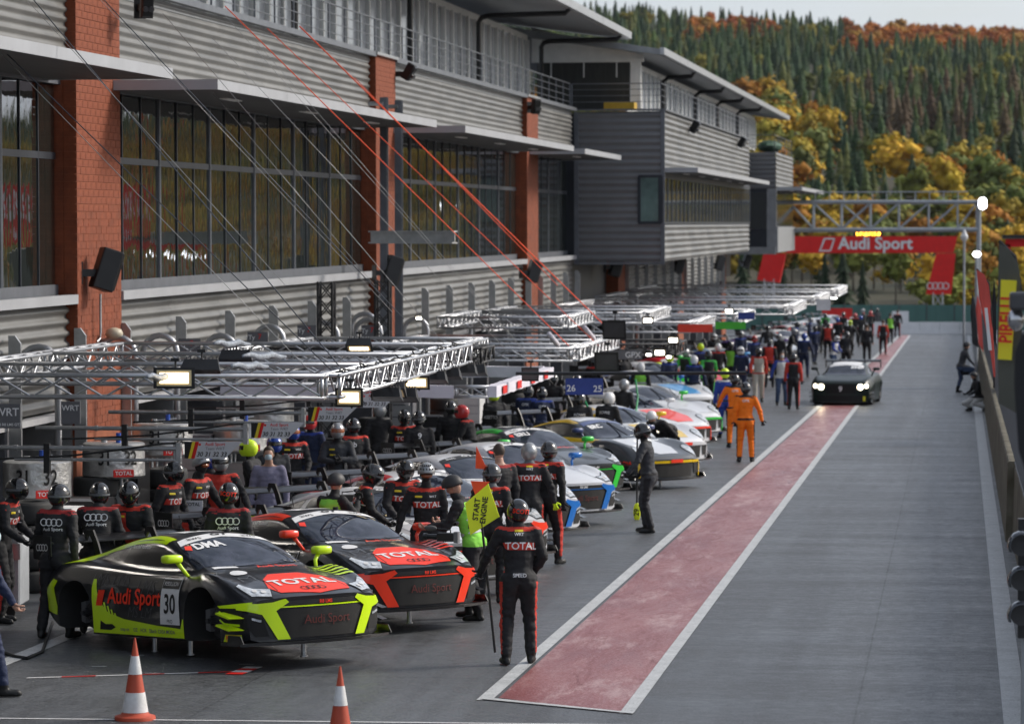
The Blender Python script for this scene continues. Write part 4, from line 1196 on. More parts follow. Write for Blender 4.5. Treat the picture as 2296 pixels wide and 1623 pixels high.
# ---- boards and banners
def board(px0, py0, px1, py1, D, m_, label, cat='board', texts=(), name='hanging_board', group=None, tilt=0):
    c = wpix((px0 + px1) / 2, (py0 + py1) / 2, D); a_ = wpix(px0, (py0 + py1) / 2, D)
    r = ray((px0 + px1) / 2, (py0 + py1) / 2); dd = (c - CAM).dot(CR @ Vector((0, 0, -1))); s_ = FP / dd
    w, h = (px1 - px0) / s_, (py1 - py0) / s_
    t = thing(name, label, cat, tuple(c), R(5), group)
    mb = MB(); mb.box(-w / 2, w / 2, -.015, .015, -h / 2, h / 2); mb.build('panel', M[m_], t)
    for (tx, u, v, sz, tm) in texts:
        text_obj(tx, sz * h, M[tm], t, frame((u * w, -.02, v * h), (1, 0, 0), (0, 0, 1)), .015)
    return t
mm('board_blue', (.025, .05, .24), .45); mm('board_grey', (.12, .12, .13), .5)
mm('lime', srgb('c8f01e'), .45, var=.04); mm('banner_green', (.06, .42, .03), .5); mm('banner_red', (.75, .05, .02), .5)
mm('panel_white', (.6, .6, .6), .6)
b_ = board(1268, 848, 1352, 885, 6.9, 'board_blue', 'blue pit board showing 26 and 25 hanging over the cars', 'pit board', [('26', -.35, -.12, .55, 'white_paint'), ('25', .36, -.15, .55, 'white_paint')])
a_ = b_.location; mb = MB(); mb.tube(a_ + Vector((-1.2, 0, .22)), a_ + Vector((2.8, .2, .24)), .03, 8)
tag(mb.build('support_bar', M['black_plastic']), 'black bar above the blue pit board', 'bar')
board(1300, 786, 1440, 806, 8.6, 'board_grey', 'dark grey pit gantry board lettered GPX', 'pit board', [('GPX', .35, 0, .9, 'white_paint')])
board(1520, 727, 1598, 745, 7.3, 'banner_red', 'bright red banner under the third truss frame', 'banner')
board(1604, 722, 1672, 738, 6.4, 'banner_green', 'bright green banner under the fourth truss frame', 'banner')
board(1831, 671, 1862, 696, 4.3, 'panel_white', 'small white square panel hanging below the farthest truss frame', 'panel')
board(1655, 700, 1692, 716, 6.6, 'board_blue', 'small blue board far along the row', 'pit board')
board(1505, 706, 1560, 720, 9.5, 'board_grey', 'dark board hanging under the far frames', 'pit board')
for i, (px, py, w) in enumerate([(425, 775, 50), (578, 760, 46), (688, 745, 42), (830, 745, 40)]):
    board(px - w / 2, py - 16, px + w / 2, py + 16, 13.9, 'board_grey', 'grey garage name board with flag and red mark, %s from the near end' % nth[i], 'name board', [('7', .1, .15, .5, 'signal_red'), ('Ty', -.3, .1, .45, 'white_paint')])
board(-30, 905, 46, 960, 13.0, 'board_grey', 'dark board lettered WRT at the left edge', 'name board', [('WRT', .1, .15, .45, 'white_paint'), ('AUDI R8 LMS GT3', .1, -.35, .15, 'white_paint')])
board(137, 900, 180, 950, 13.3, 'board_grey', 'dark WRT board behind the silver pole', 'name board', [('WRT', 0, .2, .35, 'white_paint')])
board(410, 1122, 455, 1150, 10.6, 'sign_silver', 'small pale sign lettered TOTAL with rings between the mechanics', 'sign', [('TOTAL', 0, .2, .38, 'print_black')])
# ================================================================== far end and pit wall side
def gnd(px, d):   # world x at ground distance d for a column
    r = ray(px, 610); return r.x / r.y * d
# red arch
dA = 287.0
def A(px, py):
    r = ray(px, py); return Vector((r.x / r.y * dA, dA, CAMH + r.z / r.y * dA))
t = thing('start_arch', 'big red Audi Sport arch spanning the end of the pit lane', 'arch', (A(1925, 700).x, dA, 0))
o = Vector(t.location)
def slab(poly, name, m_, th=.9, dy=0):
    mb = MB(); P = [A(*p) - o for p in poly]
    n_ = len(P); vs = [(p.x, -th / 2 + dy, p.z) for p in P] + [(p.x, th / 2 + dy, p.z) for p in P]
    mb.add(vs, [tuple(range(n_)), tuple(reversed(range(n_, 2 * n_)))] + [(i, i + n_, (i + 1) % n_ + n_, (i + 1) % n_) for i in range(n_)])
    return mb.build(name, M[m_], t)
slab([(1773, 530), (2147, 530), (2138, 567), (1763, 568)], 'cross_banner', 'red_cloth')
slab([(2099, 568), (2138, 568), (2143, 568), (2133, 660), (2076, 660)], 'leg_banner', 'red_cloth')
slab([(1712, 570), (1763, 568.5), (1748, 634), (1698, 628)], 'leg_banner', 'red_cloth')
p = A(1963, 547) - o; text_obj('Audi Sport', 1.42, M['white_paint'], t, frame((p.x, -.5, p.z), (1, 0, 0), (0, 0, 1)), .025)
V, F = [], []
mb = MB()
for (a, b, c, d_) in (((1848, 534), (1873, 534), (1872, 537), (1849, 537)), ((1838, 561), (1863, 561), (1862, 564), (1836, 564)), ((1848, 534), (1851, 537), (1841, 561), (1837, 563)), ((1870, 535), (1873, 535), (1864, 563), (1861, 561))):
    q = [A(*v) - o for v in (a, b, c, d_)]; mb.add([(v.x, -.5, v.z) for v in q], [(0, 1, 2, 3)])
mb.build('outline_mark', M['white_paint'], t)
vs, fs = rings_geo(0, 0, .30, .07); me = bpy.data.meshes.new('rings_mark'); me.from_pydata([(x, y, 0) for x, y in vs], [], fs); me.materials.append(M['white_paint'])
p = A(2103, 641) - o; put('rings_mark', me, t, mw=frame((p.x, -.5, p.z), (1, 0, 0), (0, 0, 1)))
for px in (2103, 1725):
    p0 = A(px, 720) - o; p1 = A(px, 655 if px > 2000 else 625) - o
    vtruss(Vector((p0.x, 0, 0)), Vector((p1.x, 0, p1.z)), t, 'aluminium', w=.8, rt=.07, rb=.04, name='lattice_leg', bay=.9)
t2 = thing('race_clock', 'amber digital clock reading 17:27:13 on top of the red arch', 'clock', tuple(A(1946, 523)))
mb = MB(); mb.box(-1.25, 1.25, -.1, .1, -.32, .32); mb.build('clock_case', M['black_plastic'], t2)
text_obj('17:27:13', .62, M['amber_led'], t2, frame((0, -.12, 0), (1, 0, 0), (0, 0, 1)), .03)
# grey gantry
dG = 200.0
def G_(px, py):
    r = ray(px, py); return Vector((r.x / r.y * dG, dG, CAMH + r.z / r.y * dG))
t = thing('gantry', 'grey steel lattice gantry with handrail crossing above the red arch', 'gantry', (G_(2195, 600).x, dG, 0)); o = Vector(t.location)
mm('galvanised', (.36, .38, .40), .5, .4)
gx = lambda px, py, dy=0: G_(px, py) - o + Vector((0, dy, 0))
for dy in (0, 1.6):
    mb = MB()
    mb.tube(gx(1690, 453, dy), gx(2195, 453, dy), .11, 8); mb.tube(gx(1690, 516, dy), gx(2195, 515, dy), .13, 8)
    xs = [1727, 1770, 1823, 1886, 1951, 2015, 2082, 2147, 2190]
    for i, px in enumerate(xs):
        mb.tube(gx(px, 453, dy), gx(px, 515, dy), .07, 6)
        if i < len(xs) - 1:
            if i in (4, 5, 6, 7): mb.tube(gx(px, 513, dy), gx(xs[i + 1], 455, dy), .06, 6)
            else: mb.tube(gx(px, 455, dy), gx(xs[i + 1], 513, dy), .06, 6)
            if i == 3: mb.tube(gx(px, 513, dy), gx(xs[i + 1], 455, dy), .06, 6)
    mb.build('lattice_girder', M['galvanised'], t)
mb = MB(); mb.tube(gx(1690, 432), gx(2170, 430), .04, 6)
for px in range(1700, 2180, 32): mb.tube(gx(px, 453), gx(px, 431), .03, 5)
mb.build('handrail', M['galvanised'], t)
mb = MB()
for dy in (0, 1.6): mb.tube(gx(2195, 452, dy), (0, dy, 0), .13, 8)
mb.build('post', M['galvanised'], t)
p = G_(2203, 457)
t = thing('track_lamp', 'glaring white floodlight on the gantry post', 'floodlight', tuple(p - Vector((0, .6, 0))))
mb = MB(); mb.box(-.26, .26, 0, .25, -.38, .38); mb.build('housing', M['black_plastic'], t); mb = MB(); mb.tube((0, -.02, .12), (0, -.001, .12), .24, 20); mb.tube((0, -.02, -.12), (0, -.001, -.12), .24, 20); mb.build('lens', M['lamp_white'], t)
for i, (px, py, d) in enumerate([(2162, 530, 170), (2190, 570, 120)]):
    r = ray(px, py); p = Vector((r.x / r.y * d, d, CAMH + r.z / r.y * d))
    t = thing('lamp_post', ('slim camera pole with white dome behind the pit wall', 'slim pole with bright twin lamps behind the pit wall')[i], 'pole', (p.x, d, 0))
    mb = MB(); mb.tube((0, 0, 0), (0, 0, p.z), .06, 8); mb.build('pole', M['galvanised'], t)
    mb = MB(); mb.lathe([(.05, p.z + .35), (.14, p.z + .1), (.2, p.z), (.16, p.z - .15), (.05, p.z - .3)] if i == 0 else [(.08, p.z + .1), (.16, p.z), (.08, p.z - .1)], 12)
    mb.build('dome', M['panel_white'] if i == 0 else M['lamp_white'], t)

# ---- pit wall: concrete blocks, mesh fence
XW = .80
pw_ = thing('pit_wall', 'mossy concrete pit wall running along the right side of the lane', 'wall', (XW, 40, 0))
y = 54.5 - 40; i = 0
while y < 200:
    L = 6.0; mb = MB()
    xo = .0125 * y * .18
    mb.prism([(xo, 0), (xo + .03, 1.27), (xo + .05, 1.3), (xo + .24, 1.3), (xo + .3, 0)], lambda p, q: (p, y + .01, q), lambda p, q: (p + .013, y + L - .02, q))
    mb.build('wall_block', M['concrete'], pw_); y += L
y = 30 - 40
while y < 54.5 - 40 + 3:
    mb = MB(); L = 4.0
    mb.prism([(.14, 0), (.17, 1.19), (.19, 1.22), (.40, 1.22), (.45, 0)], lambda p, q: (p, y + .01, q), lambda p, q: (p, y + L - .02, q))
    mb.build('wall_block', M['concrete'], pw_); y += L
m, n, l, b = node_mat('wire_mesh')
b.inputs['Base Color'].default_value = (.2, .22, .24, 1); b.inputs['Metallic'].default_value = .6; b.inputs['Roughness'].default_value = .5
fn = thing('mesh_fence', 'grey wire mesh fence standing on the concrete pit wall', 'fence', (XW + .16, 40, 1.2))
y = -8.0; k = 0
while y < 195:
    mb = MB(); xo = .0022 * y
    mb.tube((xo + .03, y, -.1), (xo + .03, y, 1.45), .035, 6); mb.build('fence_post', M['galvanised'], fn)
    mb = MB(); st = 3.0
    mb.tube((xo, y, 1.4), (xo, y + st, 1.4), .02, 5, cap=False); mb.tube((xo, y, .08), (xo, y + st, .08), .02, 5, cap=False)
    if y < 60:
        for j in range(1, 14): mb.tube((xo, y, .08 + j * .094), (xo, y + st, .08 + j * .094), .0075, 3, cap=False)
        for j in range(int(st / .1)): mb.tube((xo, y + j * .1, .08), (xo, y + j * .1, 1.4), .0075, 3, cap=False)
    else:
        for j in range(1, 7): mb.tube((xo, y, .08 + j * .19), (xo, y + st, .08 + j * .19), .012, 3, cap=False)
        for j in range(12): mb.tube((xo, y + j * .25, .08), (xo, y + j * .25, 1.4), .012, 3, cap=False)
    mb.build('mesh_panel', M['wire_mesh'], fn)
    y += st; k += 1
# ---- feather flags
mm('flag_olive', (.085, .085, .07), .8, var=.1, bump=.1, bscale=4); mm('flag_red', (.62, .09, .07), .7, var=.08, bump=.1, bscale=4); mm('flag_black', (.02, .02, .022), .8)
mm('pirelli_yellow', (.78, .68, .03), .6, var=.03)
def flag(pts, d, m_, label, extra=None, name='feather_flag', group='feather flags along the pit wall'):
    def Q(px, py):
        r = ray(px, py); return Vector((r.x / r.y * d, d, CAMH + r.z / r.y * d))
    base = Q(pts[0][0], pts[0][1]); t = thing(name, label, 'flag', (base.x, d, 0), 0, group)
    o = Vector(t.location); P = [Q(*p) - o for p in pts]
    n_ = len(P); wav = lambda p: .05 * math.sin(p.z * 2.5 + p.x * 5)
    mb = MB(); mb.add([(p.x, wav(p) - .006, p.z) for p in P] + [(p.x, wav(p) + .006, p.z) for p in P],
                      [tuple(range(n_)), tuple(reversed(range(n_, 2 * n_)))] + [(i, i + n_, (i + 1) % n_ + n_, (i + 1) % n_) for i in range(n_)])
    mb.build('cloth', M[m_], t)
    return t, Q, o
pts = [(2285, 930), (2240, 905), (2236, 760), (2238, 640), (2240, 545), (2262, 560), (2278, 585), (2286, 625), (2289, 700), (2290, 800), (2288, 930)]
t, Q, o = flag(pts, 24.0, 'flag_olive', 'tall olive grey feather flag with yellow PIRELLI panel at the right edge')
P = [Q(*p) - o for p in ((2244, 627), (2279, 629), (2268, 807), (2237, 805))]
mb = MB(); mb.add([(p.x, -.06 + .05 * math.sin(p.z * 2.5 + p.x * 5) * .9, p.z) for p in P], [(0, 1, 2, 3)]); mb.build('yellow_panel', M['pirelli_yellow'], t)
c = (P[0] + P[1] + P[2] + P[3]) / 4; up_ = (P[0] - P[3]).normalized()
text_obj('PIRELLI', .125, M['signal_red'], t, frame((c.x, -.10, c.z), (up_.x, 0, up_.z), (-up_.z, 0, up_.x)), .03, sx=.85)
mb = MB(); pp = [Q(*p) - o for p in ((2288, 1000), (2289, 800), (2287, 640), (2276, 575), (2240, 540))]; mb.path([(p.x, .03, max(p.z, -.5)) for p in pp], .014, 6); mb.build('flag_rod', M['black_plastic'], t)
pts = [(2228, 845), (2222, 800), (2210, 735), (2196, 670), (2190, 605), (2207, 615), (2217, 640), (2224, 700), (2228, 760), (2232, 845)]
t, Q, o = flag(pts, 62.0, 'flag_red', 'red feather flag with white print, second along the pit wall')
P = [Q(*p) - o for p in ((2207, 690), (2214, 690), (2224, 785), (2216, 785))]; mb = MB(); mb.add([(p.x, -.07, p.z) for p in P], [(0, 1, 2, 3)]); mb.build('white_print', M['white_paint'], t)
mb = MB(); pp = [Q(*p) - o for p in ((2229, 870), (2227, 740), (2217, 635), (2190, 603))]; mb.path([(p.x, .03, p.z) for p in pp], .02, 6); mb.build('flag_rod', M['black_plastic'], t)
flag([(2205, 790), (2194, 770), (2188, 690), (2192, 660), (2200, 690)], 88, 'flag_red', 'dark red feather flag partly behind the brighter red one')
flag([(2194, 780), (2180, 770), (2176, 700), (2180, 650), (2188, 690)], 96, 'flag_black', 'black feather flag farthest along the pit wall')
flag([(2234, 780), (2228, 760), (2224, 680), (2229, 625), (2234, 680)], 58, 'flag_black', 'narrow dark feather flag right of the red one')
flag([(2300, 1060), (2284, 1010), (2274, 860), (2276, 790), (2300, 730)], 20, 'flag_black', 'black draped flag bottom hanging at the right edge')
# red framed stand and cabins behind the wall
t = thing('marshal_stand', 'red and black framed pit wall stand behind the flags', 'stand', (3.4, 128, 0))
mb = MB(); 
for x in (-1.4, 1.4):
    mb.box(x - .1, x + .1, -.1, .1, 0, 5.4)
mb.box(-1.5, 1.5, -.1, .1, 5.3, 5.6); mb.build('red_frame', M['red_cloth'], t)
mb = MB(); mb.box(-.2, 2.2, .1, 1.2, 2.6, 4.1); mb.build('cabin', M['board_grey'], t)
mb = MB(); mb.box(-1.6, 1.6, -.3, 1.5, 5.62, 5.75); mb.build('roof', M['black_plastic'], t)
t = thing('pit_wall_stand', 'black team stand behind the wall near the red flag', 'stand', (3.2, 86, 0))
mb = MB(); mb.box(-1.2, 1.6, 0, 3, 0, 2.6); mb.build('cabin', M['flag_black'], t); mb = MB(); mb.box(-1.3, 1.7, -.1, 3.1, 2.6, 2.75); mb.build('roof', M['red_cloth'], t)
# camera box and traffic light at the right edge
def Qd(px, py, d):
    r = ray(px, py); return Vector((r.x / r.y * d, d, CAMH + r.z / r.y * d))
p = Qd(2278, 672, 22)
t = thing('pole_camera', 'dark box on a pole with a silver dome camera beneath, at the right edge', 'camera', (p.x + .12, 22, 0))
mb = MB(); mb.box(-.16, .25, -.12, .2, p.z - .07, p.z + .05); o_ = mb.build('camera_box', M['dark_metal'], t); bv = o_.modifiers.new('b', 'BEVEL'); bv.width = .02; bv.segments = 3
mb = MB(); mb.ell((-.12, 0, p.z - .13), (.055, .055, .075), 16, 10); mb.build('dome', mat('chrome_dome', (.5, .5, .52), .15, .9), t, True)
mb = MB(); mb.tube((.16, .05, 0), (.16, .05, p.z - .07), .05, 10); mb.build('pole', M['black_plastic'], t)
t = thing('traffic_light', 'black traffic light with three hooded lamps at the right edge', 'traffic light', (Qd(2291, 1300, 27).x, 27, 0))
zs = [Qd(2280, py, 27).z for py in (1220, 1298, 1376)]
mb = MB(); mb.box(-.03, .12, .05, .15, zs[2] - .2, zs[0] + .2); mb.build('backboard', M['black_plastic'], t)
mb = MB(); mb.tube((.05, .2, 0), (.05, .2, zs[0]), .05, 10); mb.build('pole', M['galvanised'], t)
for z in zs:
    mb = MB(); vs = []; n_ = 14
    for j, (yy, rr) in enumerate(((.05, .105), (-.10, .12), (-.22, .10))):
        for k in range(n_ + 1):
            a = math.pi * (-.15 + 1.3 * k / n_); vs.append((math.cos(a) * rr, yy, z + math.sin(a) * rr))
    fs = [(j * (n_ + 1) + k, j * (n_ + 1) + k + 1, (j + 1) * (n_ + 1) + k + 1, (j + 1) * (n_ + 1) + k) for j in range(2) for k in range(n_)]
    mb.add(vs, fs); hd = mb.build('hood', mat('hood_gloss', (.03, .035, .045), .2, coat=.8), t, True); sd = hd.modifiers.new('s', 'SOLIDIFY'); sd.thickness = .008
    mb = MB(); mb.tube((0, .045, z), (0, .01, z), .095, 16); mb.build('lens', M['dark_metal'], t)

# red sponsor board seen only as a reflection in the nearest windows
t = thing('sponsor_board', 'red and white sponsor board across the track, mirrored in the glass', 'board', (13.4, 150, 0), R(-10))
mb = MB(); mb.box(-3.2, 3.2, 0, .15, 5.5, 8.4); mb.build('panel', M['red_cloth'], t)
text_obj('SCHWALM', .75, M['white_paint'], t, frame((0, -.02, 6.1), (1, 0, 0), (0, 0, 1)), .03)
text_obj('AXE', 1.5, M['white_paint'], t, frame((0, -.02, 7.4), (1, 0, 0), (0, 0, 1)), .05, sx=1.6)
for x in (-3, 3):
    mb = MB(); mb.box(x - .08, x + .08, .16, .3, 0, 8.4); mb.build('leg', M['dark_metal'], t)

# ---- traffic cones
def cone(px, py, full=True, label=''):
    p = at_z(px, py); t = thing('traffic_cone', label, 'traffic cone', (p.x, p.y, 0), R(20), 'red and white traffic cones in the foreground')
    H = .80; rb_, rt_ = .135, .03
    rr = lambda z: rb_ + (rt_ - rb_) * z / H
    mm('cone_red', (.42, .065, .03), .6, var=.15); mm('cone_white', (.66, .66, .66), .55, var=.07, scale=9, dirt=(.5, .49, .47))
    bands = [(.03, .08, 'cone_red'), (.08, .33, 'cone_white'), (.33, .58, 'cone_red'), (.58, .80, 'cone_white'), (.80, .97, 'cone_red')]
    if True: bands = [(.03, .07, 'cone_red'), (.07, .31, 'cone_white'), (.31, .53, 'cone_red'), (.53, .75, 'cone_white'), (.75, .97, 'cone_red')]
    for (a, b_, m_) in bands:
        mb = MB(); e = .003 if m_ == 'cone_white' else 0
        mb.lathe([(rr(a) + e, a * H + .02), (rr(b_) + e, b_ * H + .02)], 32); o = mb.build('band', M[m_], t); autosmooth(o.data)
    mb = MB(); w = .20
    mb.lathe([(w * .62, .075), (w * .72, .05), (w * .98, .035), (w, .02), (w, 0)], 32); o = mb.build('base', M['cone_red'], t); autosmooth(o.data)
    return t
cone(303, 1612, label='whole red and white traffic cone in front of the first car')
cone(763, 1690, label='red and white traffic cone cut off by the bottom edge')
# ================================================================== racing cars
def catmull(P, t):
    n = len(P); x = min(max(t, 0), n - 1 - 1e-9); i = int(x); u = x - i
    p1, p2 = P[i], P[i + 1]; p0 = P[i - 1] if i > 0 else p1 * 2 - p2; p3 = P[i + 2] if i + 2 < n else p2 * 2 - p1
    return 0.5 * ((2 * p1) + (p2 - p0) * u + (2 * p0 - 5 * p1 + 4 * p2 - p3) * u * u + (3 * p1 - p0 - 3 * p2 + p3) * u ** 3)
# x, top z, rail y/z, belt y/z, fender crest y/z, waist y/z, sill y/z
AUDI = [
 (2.30, .60, .36, .60, .64, .585, .78, .56, .865, .44, .86, .15),
 (2.14, .665, .40, .66, .67, .65, .84, .63, .93, .50, .93, .12),
 (1.80, .755, .42, .75, .68, .735, .87, .765, .985, .58, .975, .12),
 (1.33, .845, .46, .835, .67, .80, .88, .855, 1.0, .64, .985, .12),
 (1.12, .885, .52, .87, .70, .83, .87, .84, .985, .64, .97, .11),
 (.95, .935, .58, .915, .73, .845, .865, .815, .96, .62, .955, .11),
 (.60, 1.095, .62, 1.04, .755, .86, .86, .80, .94, .61, .955, .11),
 (.25, 1.215, .61, 1.15, .765, .87, .86, .80, .93, .60, .955, .11),
 (-.10, 1.255, .59, 1.19, .77, .885, .86, .81, .93, .60, .955, .11),
 (-.50, 1.24, .575, 1.17, .77, .90, .87, .835, .945, .61, .955, .11),
 (-.90, 1.18, .56, 1.11, .77, .91, .88, .87, .98, .63, .975, .11),
 (-1.35, 1.07, .55, 1.01, .75, .92, .88, .895, 1.0, .65, .985, .12),
 (-1.70, .99, .53, .955, .72, .91, .87, .885, .995, .65, .985, .16),
 (-2.0, .93, .50, .91, .70, .89, .85, .85, .965, .63, .95, .25),
 (-2.18, .88, .48, .87, .67, .86, .82, .81, .92, .60, .90, .32)]
PORSCHE = [
 (2.32, .50, .34, .50, .62, .49, .76, .47, .84, .36, .84, .13),
 (2.20, .585, .40, .585, .66, .60, .82, .60, .93, .46, .93, .11),
 (1.85, .68, .42, .68, .66, .73, .86, .77, .99, .58, .985, .11),
 (1.33, .79, .45, .785, .66, .81, .87, .855, 1.01, .66, .995, .11),
 (.98, .865, .50, .86, .70, .85, .86, .84, .985, .66, .97, .11),
 (.72, .92, .54, .905, .73, .87, .86, .83, .955, .65, .955, .11),
 (.40, 1.07, .58, 1.03, .76, .885, .86, .82, .94, .63, .955, .11),
 (.05, 1.20, .57, 1.145, .765, .895, .86, .82, .93, .62, .955, .11),
 (-.30, 1.255, .55, 1.195, .77, .905, .87, .83, .94, .62, .955, .11),
 (-.70, 1.23, .54, 1.165, .78, .92, .89, .86, .97, .63, .965, .11),
 (-1.05, 1.165, .53, 1.10, .79, .93, .91, .90, 1.01, .65, .99, .11),
 (-1.40, 1.07, .52, 1.02, .77, .93, .92, .92, 1.03, .68, 1.01, .12),
 (-1.75, .97, .50, .94, .74, .90, .90, .90, 1.02, .68, 1.0, .18),
 (-2.05, .88, .48, .87, .70, .85, .86, .84, .98, .64, .96, .27),
 (-2.25, .80, .46, .79, .66, .78, .82, .77, .92, .58, .90, .32)]
GTCAR = [
 (2.38, .72, .38, .72, .64, .71, .80, .69, .90, .50, .90, .14),
 (2.24, .80, .40, .80, .66, .80, .84, .79, .96, .55, .96, .12),
 (1.85, .87, .42, .87, .66, .87, .88, .88, 1.01, .64, 1.0, .12),
 (1.40, .92, .45, .92, .66, .91, .89, .93, 1.03, .70, 1.01, .12),
 (1.05, .955, .50, .95, .70, .93, .88, .92, 1.01, .70, .99, .12),
 (.80, .985, .54, .97, .73, .94, .88, .91, .99, .69, .985, .12),
 (.40, 1.15, .58, 1.11, .76, .95, .88, .90, .98, .68, .98, .12),
 (.0, 1.30, .58, 1.24, .77, .96, .88, .90, .98, .67, .98, .12),
 (-.40, 1.35, .57, 1.29, .78, .97, .89, .91, .98, .67, .98, .12),
 (-.85, 1.32, .55, 1.26, .78, .98, .90, .94, 1.0, .68, .99, .12),
 (-1.2, 1.22, .53, 1.17, .77, .99, .91, .96, 1.03, .70, 1.01, .12),
 (-1.55, 1.10, .52, 1.07, .75, .98, .91, .95, 1.03, .70, 1.01, .15),
 (-1.9, 1.02, .50, 1.01, .72, .96, .88, .93, 1.01, .68, .99, .25),
 (-2.2, .97, .48, .96, .70, .93, .86, .90, .97, .64, .95, .34),
 (-2.35, .92, .46, .91, .66, .89, .82, .86, .92, .60, .90, .38)]
AX = 1.33
def car_body(name, T, nx=62, bow=.26, low=.12):
    keys = []
    for r_ in T:
        x, zt, yr, zr, yb, zb, yf, zf, yw, zm, ys, zs = r_
        keys.append([Vector(v) for v in ((x, 0, zt), (x, yr, zr), (x, yb, zb), (x, yf, zf), (x, yw, zm), (x, ys, (zm + zs) / 2 - .03), (x, ys - .01, zs), (x, ys - .10, max(.09, zs - .03)), (x, 0, max(.09, zs - .03)))])
    nr, nc = len(keys), len(keys[0])
    cols = []
    for j in range(nc):
        cols.append([keys[i][j] for i in range(nr)])
    sub = [6, 4, 3, 4, 3, 3, 2, 3]
    # length-wise samples
    L = []
    for i in range(nx + 1):
        t = (nr - 1) * i / nx
        row = [catmull(c, t) for c in cols]
        pts = []
        for j in range(nc - 1):
            for k in range(sub[j]):
                u = k / sub[j]
                if j >= 6: pts.append(row[j].lerp(row[j + 1], u))
                else:
                    p1, p2 = row[j], row[j + 1]
                    p0 = row[j - 1] if j > 0 else Vector((p1.x, -row[1].y, row[1].z)); p3 = row[j + 2] if j + 2 < nc else p2
                    if j == 5: p3 = p2 * 2 - p1
                    m1 = (p2 - p0) * .42; m2 = (p3 - p1) * .42
                    h1 = 2 * u ** 3 - 3 * u * u + 1; h2 = u ** 3 - 2 * u * u + u; h3 = -2 * u ** 3 + 3 * u * u; h4 = u ** 3 - u * u
                    pts.append(p1 * h1 + m1 * h2 + p2 * h3 + m2 * h4)
        pts.append(row[-1])
        for p in pts:
            w = max(0, min(1, (p.x - 1.5) / .8)); p.x -= bow * w * abs(p.y) ** 2.2
            w = max(0, min(1, (-1.6 - p.x) / .5)); p.x += .12 * w * abs(p.y) ** 2
        L.append(pts)
    m_ = len(L[0])
    bm = bmesh.new(); G = []
    for row in L:
        right = [bm.verts.new((p.x, -p.y, p.z)) for p in row]; left = [right[0]] + [bm.verts.new((p.x, p.y, p.z)) for p in row[1:-1]] + [right[-1]]
        G.append((right, left))
    for i in range(len(G) - 1):
        for side in (0, 1):
            for j in range(m_ - 1):
                a, b_, c, d = G[i][side][j], G[i][side][j + 1], G[i + 1][side][j + 1], G[i + 1][side][j]
                bm.faces.new((a, d, c, b_) if side == 0 else (a, b_, c, d))
    for idx, flip in ((0, False), (len(G) - 1, True)):
        rt, lf = G[idx]
        # close the end with rows of strips between left and right
        KK = 8; rows_ = []
        for j in range(m_):
            if rt[j] is lf[j]: rows_.append([rt[j]] * (KK + 1)); continue
            rw_ = [rt[j]]
            for k in range(1, KK):
                p = rt[j].co.lerp(lf[j].co, k / KK); f = 1 - (abs(p.y) / max(.01, abs(rt[j].co.y))) ** 2.2
                p.x += (bow * abs(rt[j].co.y) ** 2.2 * f * (1 if idx == 0 else -.4)); rw_.append(bm.verts.new(p))
            rw_.append(lf[j]); rows_.append(rw_)
        for j in range(m_ - 1):
            for k in range(KK):
                vs = []
                for v in (rows_[j][k], rows_[j + 1][k], rows_[j + 1][k + 1], rows_[j][k + 1]):
                    if v not in vs: vs.append(v)
                if len(vs) >= 3:
                    try: bm.faces.new(vs)
                    except ValueError: pass
    bmesh.ops.recalc_face_normals(bm, faces=bm.faces)
    me = bpy.data.meshes.new(name); bm.to_mesh(me); bm.free()
    me.materials.append(M['carbon']); me.materials.append(M['rubber'])
    o = bpy.data.objects.new('tmp', me); COL.objects.link(o)
    cutters = []
    for sx_ in (AX, -AX):
        for sy in (-1, 1):
            mb = MB(); mb.mi = 1; rw = .375
            pr = [(sx_ + rw * math.cos(a), .34 + rw * math.sin(a)) for a in [math.pi * 2 * k / 28 for k in range(28)]]
            pr = [(px_, pz_ if pz_ > .34 else -.1) for px_, pz_ in pr]
            pr = [(sx_ + rw * math.cos(math.pi * k / 16), .34 + rw * math.sin(math.pi * k / 16)) for k in range(17)] + [(sx_ - rw, -.2), (sx_ + rw, -.2)]
            y0, y1 = (.56, 1.3) if sy > 0 else (-1.3, -.56)
            mb.prism(pr, lambda a, c: (a, y0, c), lambda a, c: (a, y1, c))
            cm = mb.mesh('cut', [M['carbon'], M['rubber']]); b2 = bmesh.new(); b2.from_mesh(cm); bmesh.ops.recalc_face_normals(b2, faces=b2.faces); b2.to_mesh(cm); b2.free()
            co = bpy.data.objects.new('cut', cm); COL.objects.link(co); cutters.append(co)
            md = o.modifiers.new('b', 'BOOLEAN'); md.object = co; md.operation = 'DIFFERENCE'; md.solver = 'EXACT'
    dg = bpy.context.evaluated_depsgraph_get(); dg.update()
    out = bpy.data.meshes.new_from_object(o.evaluated_get(dg)); out.name = name
    print('body', name, len(me.polygons), len(out.polygons))
    if len(out.polygons) < 1500:
        for md in o.modifiers: md.use_self = True
        dg.update(); out = bpy.data.meshes.new_from_object(o.evaluated_get(bpy.context.evaluated_depsgraph_get())); print('  self', len(out.polygons))
    if len(out.polygons) < 1500:
        for md in o.modifiers: md.use_self = False; md.solver = 'FAST'
        dg.update(); out = bpy.data.meshes.new_from_object(o.evaluated_get(bpy.context.evaluated_depsgraph_get())); print('  fast', len(out.polygons))
    # the uncut surface keeps decals smooth
    bm = bmesh.new(); bm.from_mesh(me); tree = BVHTree.FromBMesh(bm); bm.free()
    for c in cutters: bpy.data.objects.remove(c)
    bpy.data.objects.remove(o)
    autosmooth(out, 38)
    bm = bmesh.new(); bm.from_mesh(out); tree_cut = BVHTree.FromBMesh(bm); bm.free()
    return out, tree, tree_cut
